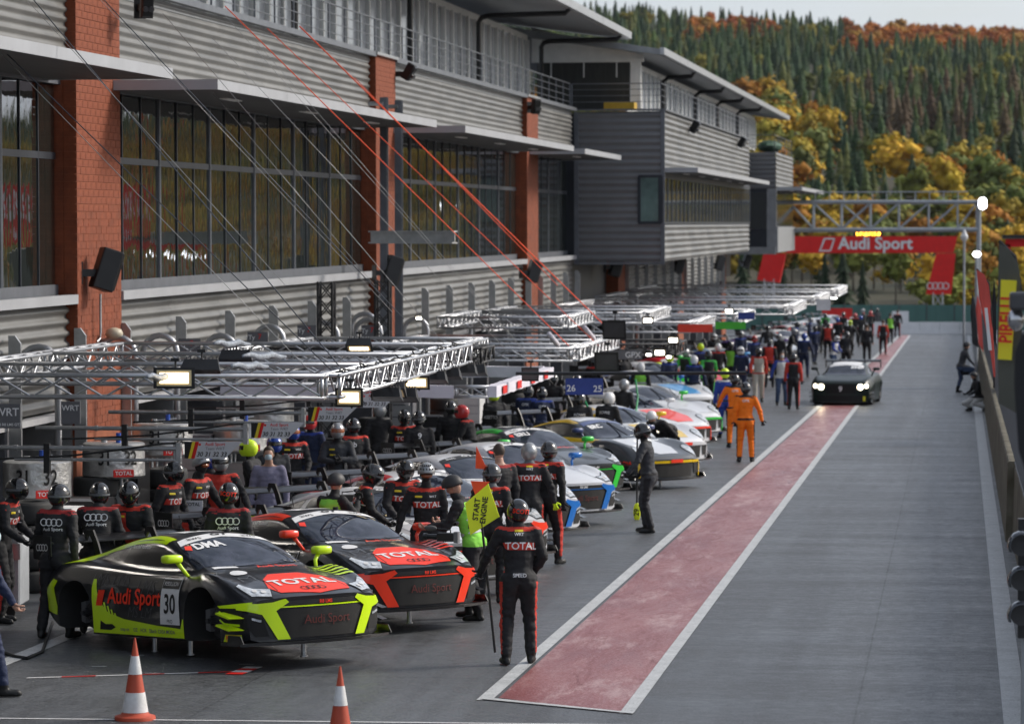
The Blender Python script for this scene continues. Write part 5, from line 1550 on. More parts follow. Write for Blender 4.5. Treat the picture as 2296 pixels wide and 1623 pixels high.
BODY = {k: car_body(k + '_body', T) for k, T in (('audi', AUDI), ('porsche', PORSCHE), ('gt', GTCAR))}

AXES = {'R': (lambda u, v: (Vector((u, -3, v)), Vector((0, 1, 0)))), 'L': (lambda u, v: (Vector((u, 3, v)), Vector((0, -1, 0)))),
        'T': (lambda u, v: (Vector((v, u, 4)), Vector((0, 0, -1)))),           # u = y, v = x
        'F': (lambda u, v: (Vector((5, u, v)), Vector((-1, 0, 0)))), 'B': (lambda u, v: (Vector((-5, u, v)), Vector((1, 0, 0))))}
DEC = {}
def project_mesh(kind, axis, vs, fs, off, cut=False):
    tree = BODY[kind][2 if cut else 1]; out = []; ok = []
    for (u, v) in vs:
        o, d = AXES[axis](u, v); h, nrm, i, dist = tree.ray_cast(o, d)
        if h is None: out.append(Vector((0, 0, 0))); ok.append(False)
        else: out.append(h - d * off * .5 + nrm * off * .5); ok.append(True)
    f2 = [f for f in fs if all(ok[i] for i in f)]
    f3 = []
    for f in f2:
        P = [out[i] for i in f]
        if cut and max((P[i] - P[i - 1]).length for i in range(len(P))) > .22: continue
        n_ = (P[1] - P[0]).cross(P[2] - P[0]); d = AXES[axis](0, 0)[1]
        f3.append(f if n_.dot(d) < 0 else tuple(reversed(f)))
    me = bpy.data.meshes.new('decal'); me.from_pydata([tuple(p) for p in out], [], f3); me.update()
    bm = bmesh.new(); bm.from_mesh(me); bmesh.ops.delete(bm, geom=[v for v in bm.verts if not v.link_faces], context='VERTS'); bm.to_mesh(me); bm.free()
    return me
def fill2d(poly, step=.06):
    poly = [Vector(p) for p in poly]; pts = []; n = len(poly)
    for i in range(n):
        a, b_ = poly[i], poly[(i + 1) % n]; k = max(1, int((b_ - a).length / step))
        pts += [a.lerp(b_, j / k) for j in range(k)]
    nb_ = len(pts); edges = [(i, (i + 1) % nb_) for i in range(nb_)]
    x0, x1 = min(p.x for p in pts), max(p.x for p in pts); y0, y1 = min(p.y for p in pts), max(p.y for p in pts)
    x = x0 + step * .5
    while x < x1:
        y = y0 + step * .5
        while y < y1:
            c = False
            for i in range(n):
                a, b_ = poly[i], poly[(i + 1) % n]
                if (a.y > y) != (b_.y > y) and x < (b_.x - a.x) * (y - a.y) / (b_.y - a.y) + a.x: c = not c
            if c: pts.append(Vector((x, y)))
            y += step
        x += step
    r = delaunay_2d_cdt(pts, edges, [list(range(nb_))], 1, 1e-5)
    return [tuple(v) for v in r[0]], [tuple(f) for f in r[2]]
def decal(parent, kind, axis, poly, m_, off=.004, name='livery_panel', cut=False, both=False, smooth=True):
    for ax in ((axis, {'R': 'L'}[axis]) if both and axis == 'R' else (axis,)):
        key = (kind, ax, tuple(poly), off, cut)
        if key not in DEC:
            vs, fs = fill2d(poly, .05 if axis != 'T' else .06); me = project_mesh(kind, ax, vs, fs, off, cut); me.materials.append(m_)
            me.polygons.foreach_set('use_smooth', [smooth] * len(me.polygons)); DEC[key] = me
        o = put(name, DEC[key], parent, mats=[m_])
    if both and axis == 'T':
        decal(parent, kind, 'T', tuple((-u, v) for u, v in poly), m_, off, name, cut)
    return o
def split_tri(vs, fs, mx_=.09):
    bm = bmesh.new(); bv = [bm.verts.new((x, y, 0)) for x, y in vs]
    for f in fs:
        try: bm.faces.new([bv[i] for i in f])
        except ValueError: pass
    for _ in range(3):
        es = [e for e in bm.edges if e.calc_length() > mx_]
        if not es: break
        bmesh.ops.subdivide_edges(bm, edges=es, cuts=1, use_grid_fill=False)
    bm.verts.index_update()
    r = ([(v.co.x, v.co.y) for v in bm.verts], [tuple(v.index for v in f.verts) for f in bm.faces]); bm.free(); return r
def decal_text(parent, kind, axis, s, u, v, size, m_, bold=.015, shear=0, sx=1.0, off=.009, rot=0, rings=None, flipv=False):
    key = (kind, axis, s, u, v, size, sx, rot, off, 'txt', shear)
    if key not in DEC:
        vs, fs = (text_geo(s, size, bold, shear) if rings is None else rings)
        vs, fs = split_tri(vs, fs)
        ca, sa = math.cos(rot), math.sin(rot); w = []
        for x, y in vs:
            x *= sx; x, y = x * ca - y * sa, x * sa + y * ca
            if axis == 'T': w.append((u + x, v - y))
            elif axis == 'L': w.append((u - x, v + y))
            else: w.append((u + x, v + y))
        me = project_mesh(kind, axis, w, fs, off); me.materials.append(m_); DEC[key] = me
    return put('lettering', DEC[key], parent, mats=[m_])

m, n, l, b = node_mat('car_glass')
b.inputs['Base Color'].default_value = (.010, .014, .022, 1); b.inputs['Roughness'].default_value = .03; b.inputs['IOR'].default_value = 1.42
v = vecmap(n, l, (1, 1, 1)); z = ramp(n, l, noise(n, l, v, 3.5, 4), .45, .6, 0, 1)
l.new(mixc(n, l, z, (.008, .012, .022), (.035, .04, .06)), b.inputs['Base Color'])
m, n, l, b = node_mat('side_glass')
b.inputs['Base Color'].default_value = (.006, .007, .009, 1); b.inputs['Roughness'].default_value = .35; b.inputs['IOR'].default_value = 1.45; b.inputs['Specular IOR Level'].default_value = .3
def paint(key, col, rough=.28, coat=.5, var=.04):
    return mm('paint_' + key, srgb(col) if isinstance(col, str) else col, rough, var=var, coat=coat, scale=1.5)
paint('black', (.012, .013, .016)); paint('neon', srgb('cdf012')); paint('red', srgb('f03c1e')); paint('white', (.60, .61, .63)); paint('blue', srgb('1668b8'))
paint('green', srgb('2cc23a')); paint('yellow', srgb('e0b818')); paint('grey', (.05, .055, .06)); paint('crimson', srgb('c0202a')); paint('navy', (.03, .05, .16)); paint('purple', (.10, .05, .22)); paint('bgreen', (.004, .012, .010), .34, 0); paint('silver', (.42, .43, .45)); paint('orange', srgb('f07818')); paint('skyblue', srgb('5aa0d8'))
mm('print_grey', (.16, .17, .18), .35, var=0); mm('print_white', (.74, .74, .74), .4, var=0); mm('print_red', srgb('f0381c'), .4, var=0)
mm('lens_clear', (.46, .49, .52), .08, var=.5, scale=14, ior=1.8); mm('grille_black', (.006, .006, .006), .7)
mm('disc_metal', (.06, .06, .065), .45, .6)

def extrude_poly(poly, z0, z1, fn=None):
    mb = MB(); mb.prism(poly, lambda a, c: (a, c, z1), lambda a, c: (a, c, z0)); return mb
def wing(t, kind, acc, hz=1.14, xw=-2.12, span=.93, plate_txt=None, plate_col='black_plastic'):
    mb = MB(); pr = []
    ch = .32
    for k in range(9): u = k / 8; pr.append((xw + ch * (.5 - u), hz + .035 * math.sin(math.pi * u) + u * .06))
    for k in range(8, -1, -1): u = k / 8; pr.append((xw + ch * (.5 - u), hz - .018 + .02 * math.sin(math.pi * u) + u * .06))
    mb.prism(pr, lambda a, c: (a, -span, c), lambda a, c: (a, span, c)); w = mb.build('rear_wing', M['carbon'], t)
    for sy in (-1, 1):
        mb = MB(); y = sy * span; mb.prism([(xw - .21, hz + .09), (xw + .20, hz + .075), (xw + .20, hz - .16), (xw + .1, hz - .22), (xw - .21, hz - .20)], lambda a, c: (a, y, c), lambda a, c: (a, y + sy * .012, c))
        ep = mb.build('end_plate', M[plate_col], w)
        mb = MB(); y = sy * .42
        mb.prism([(xw + .12, hz + .05), (xw + .16, hz + .13), (xw + .32, hz + .13), (xw + .42, hz - .02), (xw + .60, hz - .40), (xw + .46, hz - .40), (xw + .31, hz - .02), (xw + .25, hz + .06), (xw + .2, hz + .06), (xw + .16, hz + .0)], lambda a, c: (a, y - .012, c), lambda a, c: (a, y + .012, c))
        mb.build('wing_support', M['black_plastic'], w)
    if plate_txt == 'rings':
        vs, fs = rings_geo(0, 0, .042, .010); me = bpy.data.meshes.new('rings_mark'); me.from_pydata([(x, y, 0) for x, y in vs], [], fs); me.materials.append(M['print_white'])
        put('rings_mark', me, w, mw=frame((xw, -span - .016, hz - .06), (1, 0, 0), (0, 0, 1)))
    elif plate_txt:
        text_obj(plate_txt, .10, M['print_white'], w, frame((xw, -span - .016, hz - .06), (1, 0, 0), (0, 0, 1)), .01, .3)
    return w
HOOD_PATCH = ((-.20, 1.52), (.20, 1.52), (.40, 1.72), (.52, 2.0), (.46, 2.16), (0, 2.26), (-.46, 2.16), (-.52, 2.0), (-.40, 1.72))
def add_hubs(t, wheels):
    for sx_ in (AX, -AX):
        for sy in (-1, 1):
            if wheels:
                W = MB(); 
                prof = [(.20, .0), (.33, .01), (.345, .05), (.345, .27), (.33, .31), (.20, .31)]
                vs = []; n_ = 28
                for (r_, y) in prof:
                    for k in range(n_): a = 2 * math.pi * k / n_; vs.append((sx_ + r_ * math.cos(a), sy * (.985 - y), .345 + r_ * math.sin(a)))
                W.add(vs, [(i * n_ + k, i * n_ + (k + 1) % n_, (i + 1) * n_ + (k + 1) % n_, (i + 1) * n_ + k) for i in range(len(prof) - 1) for k in range(n_)] + [tuple(reversed(range(n_))) , tuple((len(prof) - 1) * n_ + k for k in range(n_))])
                w = W.build('wheel', M['rubber'], t, True)
                mb = MB()
                for k in range(10):
                    a = 2 * math.pi * k / 10; mb.tube((sx_, sy * .99, .345), (sx_ + .24 * math.cos(a), sy * .995, .345 + .24 * math.sin(a)), .016, 5)
                mb.tube((sx_, sy * .96, .345), (sx_, sy * 1.01, .345), .05, 12); mb.build('rim', M['dark_metal'], w)
            else:
                mb = MB(); y0, y1 = sy * .60, sy * .80
                mb.tube((sx_, y0, .33), (sx_, sy * .72, .33), .20, 28); w = mb.build('brake_disc', M['disc_metal'], t); autosmooth(w.data)
                mb = MB(); mb.tube((sx_, sy * .70, .33), (sx_, sy * .77, .33), .11, 18); mb.tube((sx_, sy * .77, .33), (sx_, sy * .86, .33), .035, 12); mb.tube((sx_, sy * .86, .33), (sx_, sy * .90, .33), .028, 8)
                for k in range(5):
                    a = k * 1.257; mb.tube((sx_ + .075 * math.cos(a), sy * .77, .33 + .075 * math.sin(a)), (sx_ + .075 * math.cos(a), sy * .81, .33 + .075 * math.sin(a)), .012, 6)
                mb.build('hub', M['dark_metal'], w)
                mb = MB(); mb.prism([(sx_ - .20, .22), (sx_ - .11, .20), (sx_ - .10, .46), (sx_ - .20, .44)], lambda a, c: (a, sy * .64, c), lambda a, c: (a, sy * .78, c)); mb.build('caliper', M['grey_cladding'], w)
def jacks(t, h):
    for (x, y) in ((1.9, 0), (-1.55, .0), (-.2, -.62), (.55, -.62)):
        mb = MB(); mb.tube((x, y, .12), (x, y, -h), .028, 12); mb.tube((x, y, -h), (x, y, -h + .015), .045, 12); mb.build('air_jack', M['steel'], t)
def splitter(t, kind, acc=None, T=None, ext=.10):
    nose = 2.30 if kind != 'gt' else 2.38
    pts = []
    for k in range(-8, 9): y = k / 8 * 1.0; pts.append((nose + ext - .26 * abs(y) ** 2.2, y))
    pts += [(nose - .55, 1.0), (nose - .55, -1.0)]
    mb = extrude_poly(pts, .085, .115); s_ = mb.build('splitter', M['carbon'], t)
    for sy in (-1, 1):
        mb = MB(); x0 = nose - .18 - .26 + .28; mb.prism([(nose - .42, .115), (nose - .10, .115), (nose - .16, .20), (nose - .40, .20)], lambda a, c: (a, sy * .99, c), lambda a, c: (a, sy * 1.0, c)); mb.build('splitter_fence', M['carbon'], s_)
        for k, z in enumerate((.30, .43)):
            mb = MB(); mb.prism([(nose - .46, z), (nose - .20, z - .05), (nose - .16, z - .04), (nose - .44, z + .02)], lambda a, c: (a - .02, sy * .93, c), lambda a, c: (a - .10, sy * 1.06, c)); mb.build('dive_plane', M['paint_' + acc] if acc and sy < 0 else M['carbon'], t)
def mirrors(t, acc, zx=.0, x0=.62, z0=.88):
    for sy in (-1, 1):
        mb = MB(); vs = []
        mb.ell((x0, sy * 1.02, z0 + .11 + zx), (.085, .115, .050), 14, 8, lambda p: Vector((math.copysign(abs(p.x) ** .5, p.x), math.copysign(abs(p.y) ** .45, p.y), math.copysign(abs(p.z) ** .5, p.z))))
        o = mb.build('mirror', M[acc], t, True)
        mb = MB(); mb.path([(x0 + .02, sy * .96, z0 + .07 + zx), (x0 + .03, sy * .91, z0 + .0 + zx), (x0 + .10, sy * .87, z0 - .07)], [.028, .024, .02], 8); mb.build('arm', M[acc], o, True)
def interior_bits(t, kind): pass

def audi(label, p, hd, base, acc, roof=None, banner='print_white', btxt='print_black', name3='DMA', num=None, patch=True, sidetxt=None, lift=.2, pit=0.0, seam='A', detail=2, group='parked grand tourers on their air jacks', hoodcol=None, rearq=None, outline='print_grey', flank=True, nosecol=None, plate='rings', front=None, roll=0):
    t = thing('race_car', label, 'race car', (p.x, p.y, lift), 0, group)
    t.rotation_euler = (R(roll), R(pit), R(-90 + hd))
    K = 'audi'; A_ = M['paint_' + acc]; B_ = M['paint_' + base]; G = M['car_glass']
    put('body', BODY[K][0], t, mats=[B_, M['rubber']])
    # glazing
    ws = ((-.715, .90), (-.50, 1.02), (0, 1.09), (.50, 1.02), (.715, .90), (.665, .58), (.57, .26), (0, .15), (-.57, .26), (-.665, .58))
    w = decal(t, K, 'T', ws, G, .006, 'windscreen')
    decal(w, K, 'T', ((-.615, .40), (-.57, .255), (0, .145), (.57, .255), (.615, .40), (0, .31)), M[banner], .010, 'sun_strip')
    for (s_, u) in (('aws', -.37), ('aws', .37)): decal_text(w, K, 'T', s_, u, .285, .13, M[btxt], .0, off=.016)
    decal_text(w, K, 'T', 'GT', 0, .222, .12, M[btxt], .03, .3, 1.5, off=.016)
    if name3: decal_text(w, K, 'T', name3, -.31, .50, .20, M['print_white'], .04, 0, .9, off=.012)
    decal(w, K, 'T', ((-.62, .50), (-.58, .42), (-.51, .45), (-.56, .56)), M['print_red'], .011, 'flag_sticker')
    sw = decal(t, K, 'R', ((.76, .905), (.45, 1.02), (.15, 1.11), (-.20, 1.145), (-.55, 1.12), (-.60, .925), (-.1, .905)), M['side_glass'], .006, 'side_window', both=True)
    decal(t, K, 'R', ((-.66, 1.09), (-.95, 1.04), (-1.30, .955), (-.72, .94)), M['side_glass'], .006, 'quarter_window', both=True)
    # roof rail and rear quarter in the accent colour
    rq = M['paint_' + (rearq or acc)]
    decal(t, K, 'T', ((.52, .18), (.64, .14), (.63, -.5), (.67, -1.0), (.74, -1.5), (.82, -1.98), (.46, -2.0), (.45, -1.35), (.46, -.9), (.46, -.3)), rq, .005, 'roof_stripe', both=True)
    decal(t, K, 'R', ((-.40, 1.15), (-.10, 1.18), (-.7, 1.14), (-1.2, 1.06), (-1.7, .955), (-2.0, .90), (-1.95, .87), (-1.34, .935), (-.98, 1.04)), rq, .006, 'rear_quarter', both=True)
    if roof: decal(t, K, 'T', ((-.48, .1), (.48, .1), (.48, -.8), (-.48, -.8)), M['paint_' + roof], .0045, 'roof_panel')
    if num:
        decal(t, K, 'T', ((-.27, -.05), (.27, -.05), (.27, -.45), (-.27, -.45)), M['print_white'], .007, 'number_board')
        decal_text(t, K, 'T', num, 0, -.21, .30, M['print_black'], .02, off=.011); decal_text(t, K, 'T', 'PRO', 0, -.39, .09, M['print_black'], off=.011)
    mb = MB(); mb.tube((.05, .25, 1.20), (.05, .25, 1.275), .035, 12); mb.build('roof_vent', M['black_plastic'], t)
    mb = MB(); mb.path([(-.35, -.1, 1.22), (-.38, -.1, 1.32), (-.42, -.1, 1.44)], .006, 5); mb.build('aerial', M['black_plastic'], t)
    # nose: grille, lamps, frame
    if front != 'none':
        gp = ((-.56, .505), (.56, .505), (.62, .44), (.46, .15), (-.46, .15), (-.62, .44))
        g = decal(t, K, 'F', gp, M['grille_black'], .010, 'grille')
        fr = M['paint_' + (nosecol or acc)]
        for sy in (-1, 1):
            decal(t, K, 'F', tuple((sy * a, c) for a, c in ((.93, .53), (.62, .55), (.48, .585), (.44, .545), (.585, .455), (.43, .14), (.575, .14), (.735, .42), (.93, .475))), fr, .028, 'bumper_frame')
            decal(t, K, 'F', tuple((sy * a, c) for a, c in ((.58, .50), (.0, .50), (.0, .485), (.58, .485))), fr, .016, 'frame_line')
            decal(t, K, 'F', tuple((sy * a, c) for a, c in ((.72, .375), (.90, .44), (.90, .30), (.80, .18), (.66, .18))), M['grille_black'], .012, 'side_intake')
            decal(t, K, 'F', tuple((sy * a, c) for a, c in ((.74, .36), (.84, .39), (.84, .365), (.745, .335))), M['lens_clear'], .022, 'fog_lamp')
            h_ = decal(t, K, 'T', tuple((sy * a, c) for a, c in ((.50, 2.02), (.60, 2.215), (.80, 2.10), (.865, 1.84), (.80, 1.80), (.70, 1.92))), M['black_plastic'], .006, 'headlight')
            decal(h_, K, 'T', tuple((sy * a, c) for a, c in ((.53, 2.04), (.605, 2.19), (.79, 2.08), (.845, 1.85), (.80, 1.83), (.70, 1.95))), M['lens_clear'], .013, 'lamp_glass')
            for (a, c) in ((.64, 2.08), (.72, 2.02)):
                vs, fs = ring_geo(0, 0, .032, .03, 12); 
                decal_text(h_, K, 'T', 'lamp%s' % (sy * a), sy * a, c, .05, M['panel_white'], rings=(vs, fs), off=.02)
        decal(t, K, 'F', ((-.46, .56), (.46, .56), (.52, .51), (-.52, .51)), M['black_plastic'], .018, 'upper_slot')
        decal_text(t, K, 'F', 'R8 LMS', .02, .532, .055, M['print_red'] if base == 'black' else M['print_white'], .02, off=.03)
        decal_text(g, K, 'F', 'Audi Sport', .05, .34, .14, mm('print_dark_red', (.10, .012, .01), .5, var=0), .0, off=.02)
    if patch:
        hp = decal(t, K, 'T', HOOD_PATCH, M['print_red'] if patch is True else M[patch], .006, 'bonnet_patch')
        decal_text(hp, K, 'T', 'TOTAL', 0, 1.90, .26, M['print_white'], .025, off=.012)
        decal_text(hp, K, 'T', 'rings', 0, 2.12, .1, M['print_black'], rings=rings_geo(0, 0, .052, .012), off=.012)
    if hoodcol: decal(t, K, 'T', ((-.55, 1.15), (.55, 1.15), (.60, 1.75), (.40, 2.20), (0, 2.24), (-.40, 2.20), (-.60, 1.75)), M['paint_' + hoodcol], .0045, 'bonnet_panel')
    for k in range(6): decal(t, K, 'T', ((-.34, 1.24 + k * .03), (.34, 1.24 + k * .03), (.34, 1.255 + k * .03), (-.34, 1.255 + k * .03)), M['grille_black'], .014, 'bonnet_louvre')
    decal_text(t, K, 'T', 'Audi Sport', .16, 1.165, .12, M['print_red'], .02, off=.012)
    decal(t, K, 'T', ((-.60, 1.06), (-.32, 1.13), (-.32, 1.07), (-.60, 1.0)), M['print_white'], .008, 'pro_sticker')
    decal(t, K, 'T', tuple((-.46 + .10 * math.cos(a * .5236), 1.33 + .10 * math.sin(a * .5236)) for a in range(12)), M['print_white'], .008, 'round_sticker')
    decal(t, K, 'R', ((1.70, .515), (2.12, .555), (2.12, .495), (1.74, .49)), M['paint_' + (nosecol or acc)], .012, 'frame_line', both=True)
    if base == 'black':
        decal(t, K, 'R', ((1.72, .46), (2.05, .47), (2.04, .30), (1.78, .22), (1.74, .30)), M['print_black'], .010, 'wing_vent', both=True)
        for z in (.40, .31): decal(t, K, 'R', ((1.72, z + .05), (1.80, z), (2.02, z - .015), (2.02, z + .01), (1.81, z + .022), (1.74, z + .065)), A_, .016, 'livery_bar', both=True)
        decal(t, K, 'R', ((1.76, .125), (1.80, .205), (2.03, .205), (2.03, .125)), A_, .008, 'sill_panel', both=True)
    for (x0_, x1_, z0_, z1_) in ((.86, .874, .26, .80), (-.78, .75, .795, .803), (-.80, -.786, .26, .80)): decal(t, K, 'R', ((x0_, z0_), (x1_, z0_), (x1_, z1_), (x0_, z1_)), M['print_black'], .007, 'panel_gap', both=True, cut=True)
    for (a_, b2_) in ((.30, .312), (-.312, -.30)): decal(t, K, 'T', ((a_, 1.0), (b2_, 1.0), (b2_ + (.16 if a_ > 0 else -.16), 2.1), (a_ + (.16 if a_ > 0 else -.16), 2.1)), M['print_black'], .007, 'panel_gap')
    # side
    if flank:
        decal(t, K, 'R', ((-.94, .125), (-.94, .74), (-.88, .74), (-.80, .50), (-.62, .36), (-.3, .30), (.40, .25), (.88, .23), (.93, .34), (.95, .34), (.95, .125)), A_, .008, 'sill_panel', both=True, cut=True)
        decal(t, K, 'R', ((-1.715, .40), (-1.78, .62), (-1.72, .70), (-1.86, .72), (-2.02, .60), (-2.06, .34), (-1.74, .30)), A_, .008, 'rear_corner', both=True, cut=True)
        for k in range(7):
            x = -.86 + k * .07; decal(t, K, 'R', ((x, .56 - k * .04), (x + .035, .56 - k * .04), (x + .09, .36 - k * .02), (x + .055, .36 - k * .02)), A_, .009, 'livery_bar', both=True, cut=True)
        decal(t, K, 'R', ((-.78, .27), (-.68, .23), (-.55, .235), (-.48, .20), (-.58, .165), (-.80, .165)), M['print_black'], .012, 'dark_flash', both=True, cut=True)
        for (s_, u) in (('snap-on', -.28), ('OZ', -.05), ('HOR', .12), ('Eibach', .32), ('CASA MODA', .60)): decal_text(t, K, 'R', s_, u, .185, .06, M['print_grey'], .01, off=.016)
    if outline:
        for (s_, u, v_, z_) in (('LMS LMS', -.62, .73, .20), ('LMS', .1, .66, .24), ('MS LM', .02, .38, .18)): decal_text(t, K, 'R', s_, u, v_, z_, mm('print_faint', (.085, .088, .095), .3, var=0), -.02, .3, off=.007)
        for (s_, u, v_, z_) in (('LM', -.62, 1.60, .30), ('T', .62, 1.80, .26), ('7', -.72, 1.25, .30)): decal_text(t, K, 'T', s_, u, v_, z_, M['print_grey'], -.03, .2, off=.007)
    if sidetxt:
        decal_text(t, K, 'R', sidetxt, -.08, .55, .25, M['print_red'], .02, off=.012)
        decal(t, K, 'R', ((-.86, .44), (-.80, .62), (-.68, .62), (-.74, .44)), M['print_red'], .012, 'red_mark')
    if num:
        nb_ = decal(t, K, 'R', ((.48, .27), (.88, .27), (.88, .78), (.48, .78)), M['print_white'], .013, 'number_board', both=True)
        decal(nb_, K, 'R', ((.49, .67), (.87, .67), (.87, .77), (.49, .77)), M['print_black'], .017, 'number_head')
        decal_text(nb_, K, 'R', 'REB3LLION', .68, .72, .062, M['print_white'], .0, off=.021); decal_text(nb_, K, 'R', num, .68, .49, .30, M['print_black'], .02, sx=.85, off=.017); decal_text(nb_, K, 'R', 'PRO', .68, .305, .06, M['print_black'], .0, off=.017)
    decal(t, K, 'R', ((1.80, .125), (2.02, .125), (2.02, .205), (1.80, .205)), M['pirelli_yellow'], .012, 'tyre_sticker')
    decal_text(t, K, 'R', 'PIRELLI', 1.91, .165, .062, M['print_red'], .02, off=.016)
    if base == 'black':
        for k in range(5): decal(t, K, 'T', ((.56 + k * .02, 1.20 + k * .10), (.86, 1.25 + k * .10), (.86, 1.30 + k * .10), (.60 + k * .02, 1.25 + k * .10)), A_, .009, 'livery_bar')
        decal_text(t, K, 'R', 'Habsburg Marschall Vanthoor', -.45, 1.105, .055, M['print_white'], .0, off=.012, rot=0)
    splitter(t, K, acc if base == 'black' else None); mirrors(t, 'paint_' + acc, .02, .84); wing(t, K, acc, plate_txt=plate)
    add_hubs(t, False); jacks(t, lift)
    return t
def porsche(label, p, hd, base, acc, side='white', name3='BRC', num=None, nose='yellow', lift=.2, pit=0, hood=None, plate='', roofc=None, group='parked grand tourers on their air jacks', strip='navy', bands=True, mirror=None):
    t = thing('race_car', label, 'race car', (p.x, p.y, lift), 0, group); t.rotation_euler = (0, R(pit), R(-90 + hd))
    K = 'porsche'; A_ = M['paint_' + acc]
    put('body', BODY[K][0], t, mats=[M['paint_' + base], M['rubber']])
    ws = ((-.68, .76), (-.45, .84), (0, .88), (.45, .84), (.68, .76), (.62, .42), (.53, .10), (0, .02), (-.53, .10), (-.62, .42))
    w = decal(t, K, 'T', ws, M['car_glass'], .006, 'windscreen')
    decal(w, K, 'T', ((-.56, .24), (-.53, .09), (0, .01), (.53, .09), (.56, .24), (0, .15)), M['paint_' + strip], .010, 'sun_strip')
    if name3: decal_text(w, K, 'T', name3, -.32, .34, .20, M['print_white'], .05, 0, .9, off=.014)
    mb = MB(); mb.path([(.85, .1, .93), (.5, .12, 1.05), (.2, .15, 1.17)], .012, 5); mb.build('wiper', M['black_plastic'], t)
    decal(t, K, 'R', ((.48, .93), (.20, 1.04), (-.10, 1.11), (-.45, 1.13), (-.82, 1.08), (-.80, .95), (-.2, .93)), M['side_glass'], .006, 'side_window', both=True)
    decal(t, K, 'R', ((-.88, 1.07), (-1.2, 1.02), (-1.42, .96), (-.90, .955)), M['side_glass'], .006, 'quarter_window', both=True)
    decal(t, K, 'T', ((.52, .06), (.59, .0), (.59, -.65), (.61, -1.1), (.66, -1.5), (.74, -1.95), (.52, -1.98), (.52, -1.35), (.51, -.9), (.48, -.3)), A_, .005, 'roof_stripe', both=True)
    if roofc: decal(t, K, 'T', ((-.45, .0), (.45, .0), (.47, -.8), (-.47, -.8)), M['paint_' + roofc], .0045, 'roof_panel')
    if bands:
        decal(t, K, 'R', ((-.93, .13), (-.93, .72), (-.2, .80), (.86, .80), (.92, .13)), M['paint_' + side], .006, 'door_panel', both=True, cut=True)
        decal(t, K, 'R', ((-.9, .72), (-.2, .80), (.86, .80), (.9, .86), (-.2, .89), (-.9, .88)), A_, .008, 'yellow_band', both=True, cut=True)
    if hood: decal(t, K, 'T', ((-.50, 1.0), (.50, 1.0), (.46, 1.75), (.26, 2.15), (-.26, 2.15), (-.46, 1.75)), M['paint_' + hood], .006, 'bonnet_panel')
    if num:
        decal(t, K, 'R', ((.36, .28), (.82, .28), (.82, .60), (.36, .60)), M['print_white'], .010, 'number_board'); decal(t, K, 'R', ((.36, .61), (.82, .61), (.82, .71), (.36, .71)), M['print_black'], .010, 'number_head')
        decal_text(t, K, 'R', num, .59, .44, .28, M['print_black'], .02, off=.014)
    for sy in (-1, 1):
        c = (sy * .70, 1.98); h_ = decal(t, K, 'T', tuple((c[0] + .115 * math.cos(a * .5236), c[1] + .20 * math.sin(a * .5236)) for a in range(12)), M['black_plastic'], .006, 'headlight')
        decal(h_, K, 'T', tuple((c[0] + .095 * math.cos(a * .5236), c[1] + .17 * math.sin(a * .5236)) for a in range(12)), M['lens_clear'], .012, 'lamp_glass')
        decal(t, K, 'F', tuple((sy * a, c_) for a, c_ in ((.80, .42), (.60, .42), (.62, .20), (.78, .20))), M['grille_black'], .012, 'side_intake')
        decal(t, K, 'F', tuple((sy * a, c_) for a, c_ in ((.86, .47), (.54, .47), (.54, .42), (.80, .42), (.78, .14), (.86, .14))), M['paint_' + nose], .03, 'nose_frame')
    decal(t, K, 'F', ((-.54, .41), (.54, .41), (.50, .15), (-.50, .15)), M['grille_black'], .012, 'grille')
    decal(t, K, 'F', ((-.56, .475), (.56, .475), (.56, .425), (-.56, .425)), M['paint_' + nose], .028, 'nose_band')
    if num: decal(t, K, 'F', ((-.14, .50), (.20, .50), (.20, .43), (-.14, .43)), M['print_red'], .04, 'red_sticker'); decal_text(t, K, 'R', 'ROWE', 1.93, .42, .13, M['print_red'], .03, off=.012)
    splitter(t, K); mirrors(t, 'paint_' + (mirror or acc), .04, .55, .90); wing(t, K, acc, 1.28, -2.2, .90, plate_txt=plate)
    add_hubs(t, False); jacks(t, lift)
    return t
HD = 45.0   # nose turned this far from the lane towards the wall
def nose_at(px, py, hd=HD, back=2.30):
    g = at_z(px, py); a = R(-90 + hd); return Vector((g.x - math.cos(a) * back, g.y - math.sin(a) * back, 0))
audi('black race car number 30 with neon yellow trim, nearest of the row', nose_at(728, 1496, 46), 46, 'black', 'neon', num='30', sidetxt='Audi Sport', name3='DMA', lift=.10, pit=-2.6)
audi('black race car number 31 with orange red nose, second of the row', nose_at(962, 1416, 46), 46, 'black', 'red', num='31', sidetxt='Audi Sport', name3='', lift=.10, pit=-2.2)
audi('white and grey race car number 32 with red roof patch, behind the second car', nose_at(1060, 1342, 45), 45, 'silver', 'white', roof='white', num='32', name3='', banner='print_black', btxt='print_white', patch=False, lift=.11, pit=-1, hoodcol='white', rearq='white', outline=None, flank=False, nosecol='red')
audi('white race car with crimson roof edges behind number 32', nose_at(1140, 1284, 45), 45, 'white', 'crimson', name3='IN', patch=False, lift=.11, outline=None, flank=False, hoodcol='white', nosecol='red', pit=-1)
audi('white race car with dark sun strip in the middle of the row', nose_at(1222, 1225, 45), 45, 'white', 'white', name3='', patch=False, lift=.11, outline=None, flank=False, rearq='white', nosecol='blue', pit=-1, banner='print_black', btxt='print_white')
audi('white race car with blue nose corners and TOTAL grille sticker', nose_at(1306, 1180, 45), 45, 'white', 'blue', name3='', patch=False, lift=.10, outline=None, flank=False, rearq='white', nosecol='blue', pit=-1)
audi('dark race car with bright green roof edge and green nose frame', nose_at(1333, 1128, 45), 45, 'grey', 'green', name3='BRU', patch=False, lift=.10, outline=None, flank=False, nosecol='green', pit=-1, num='66')
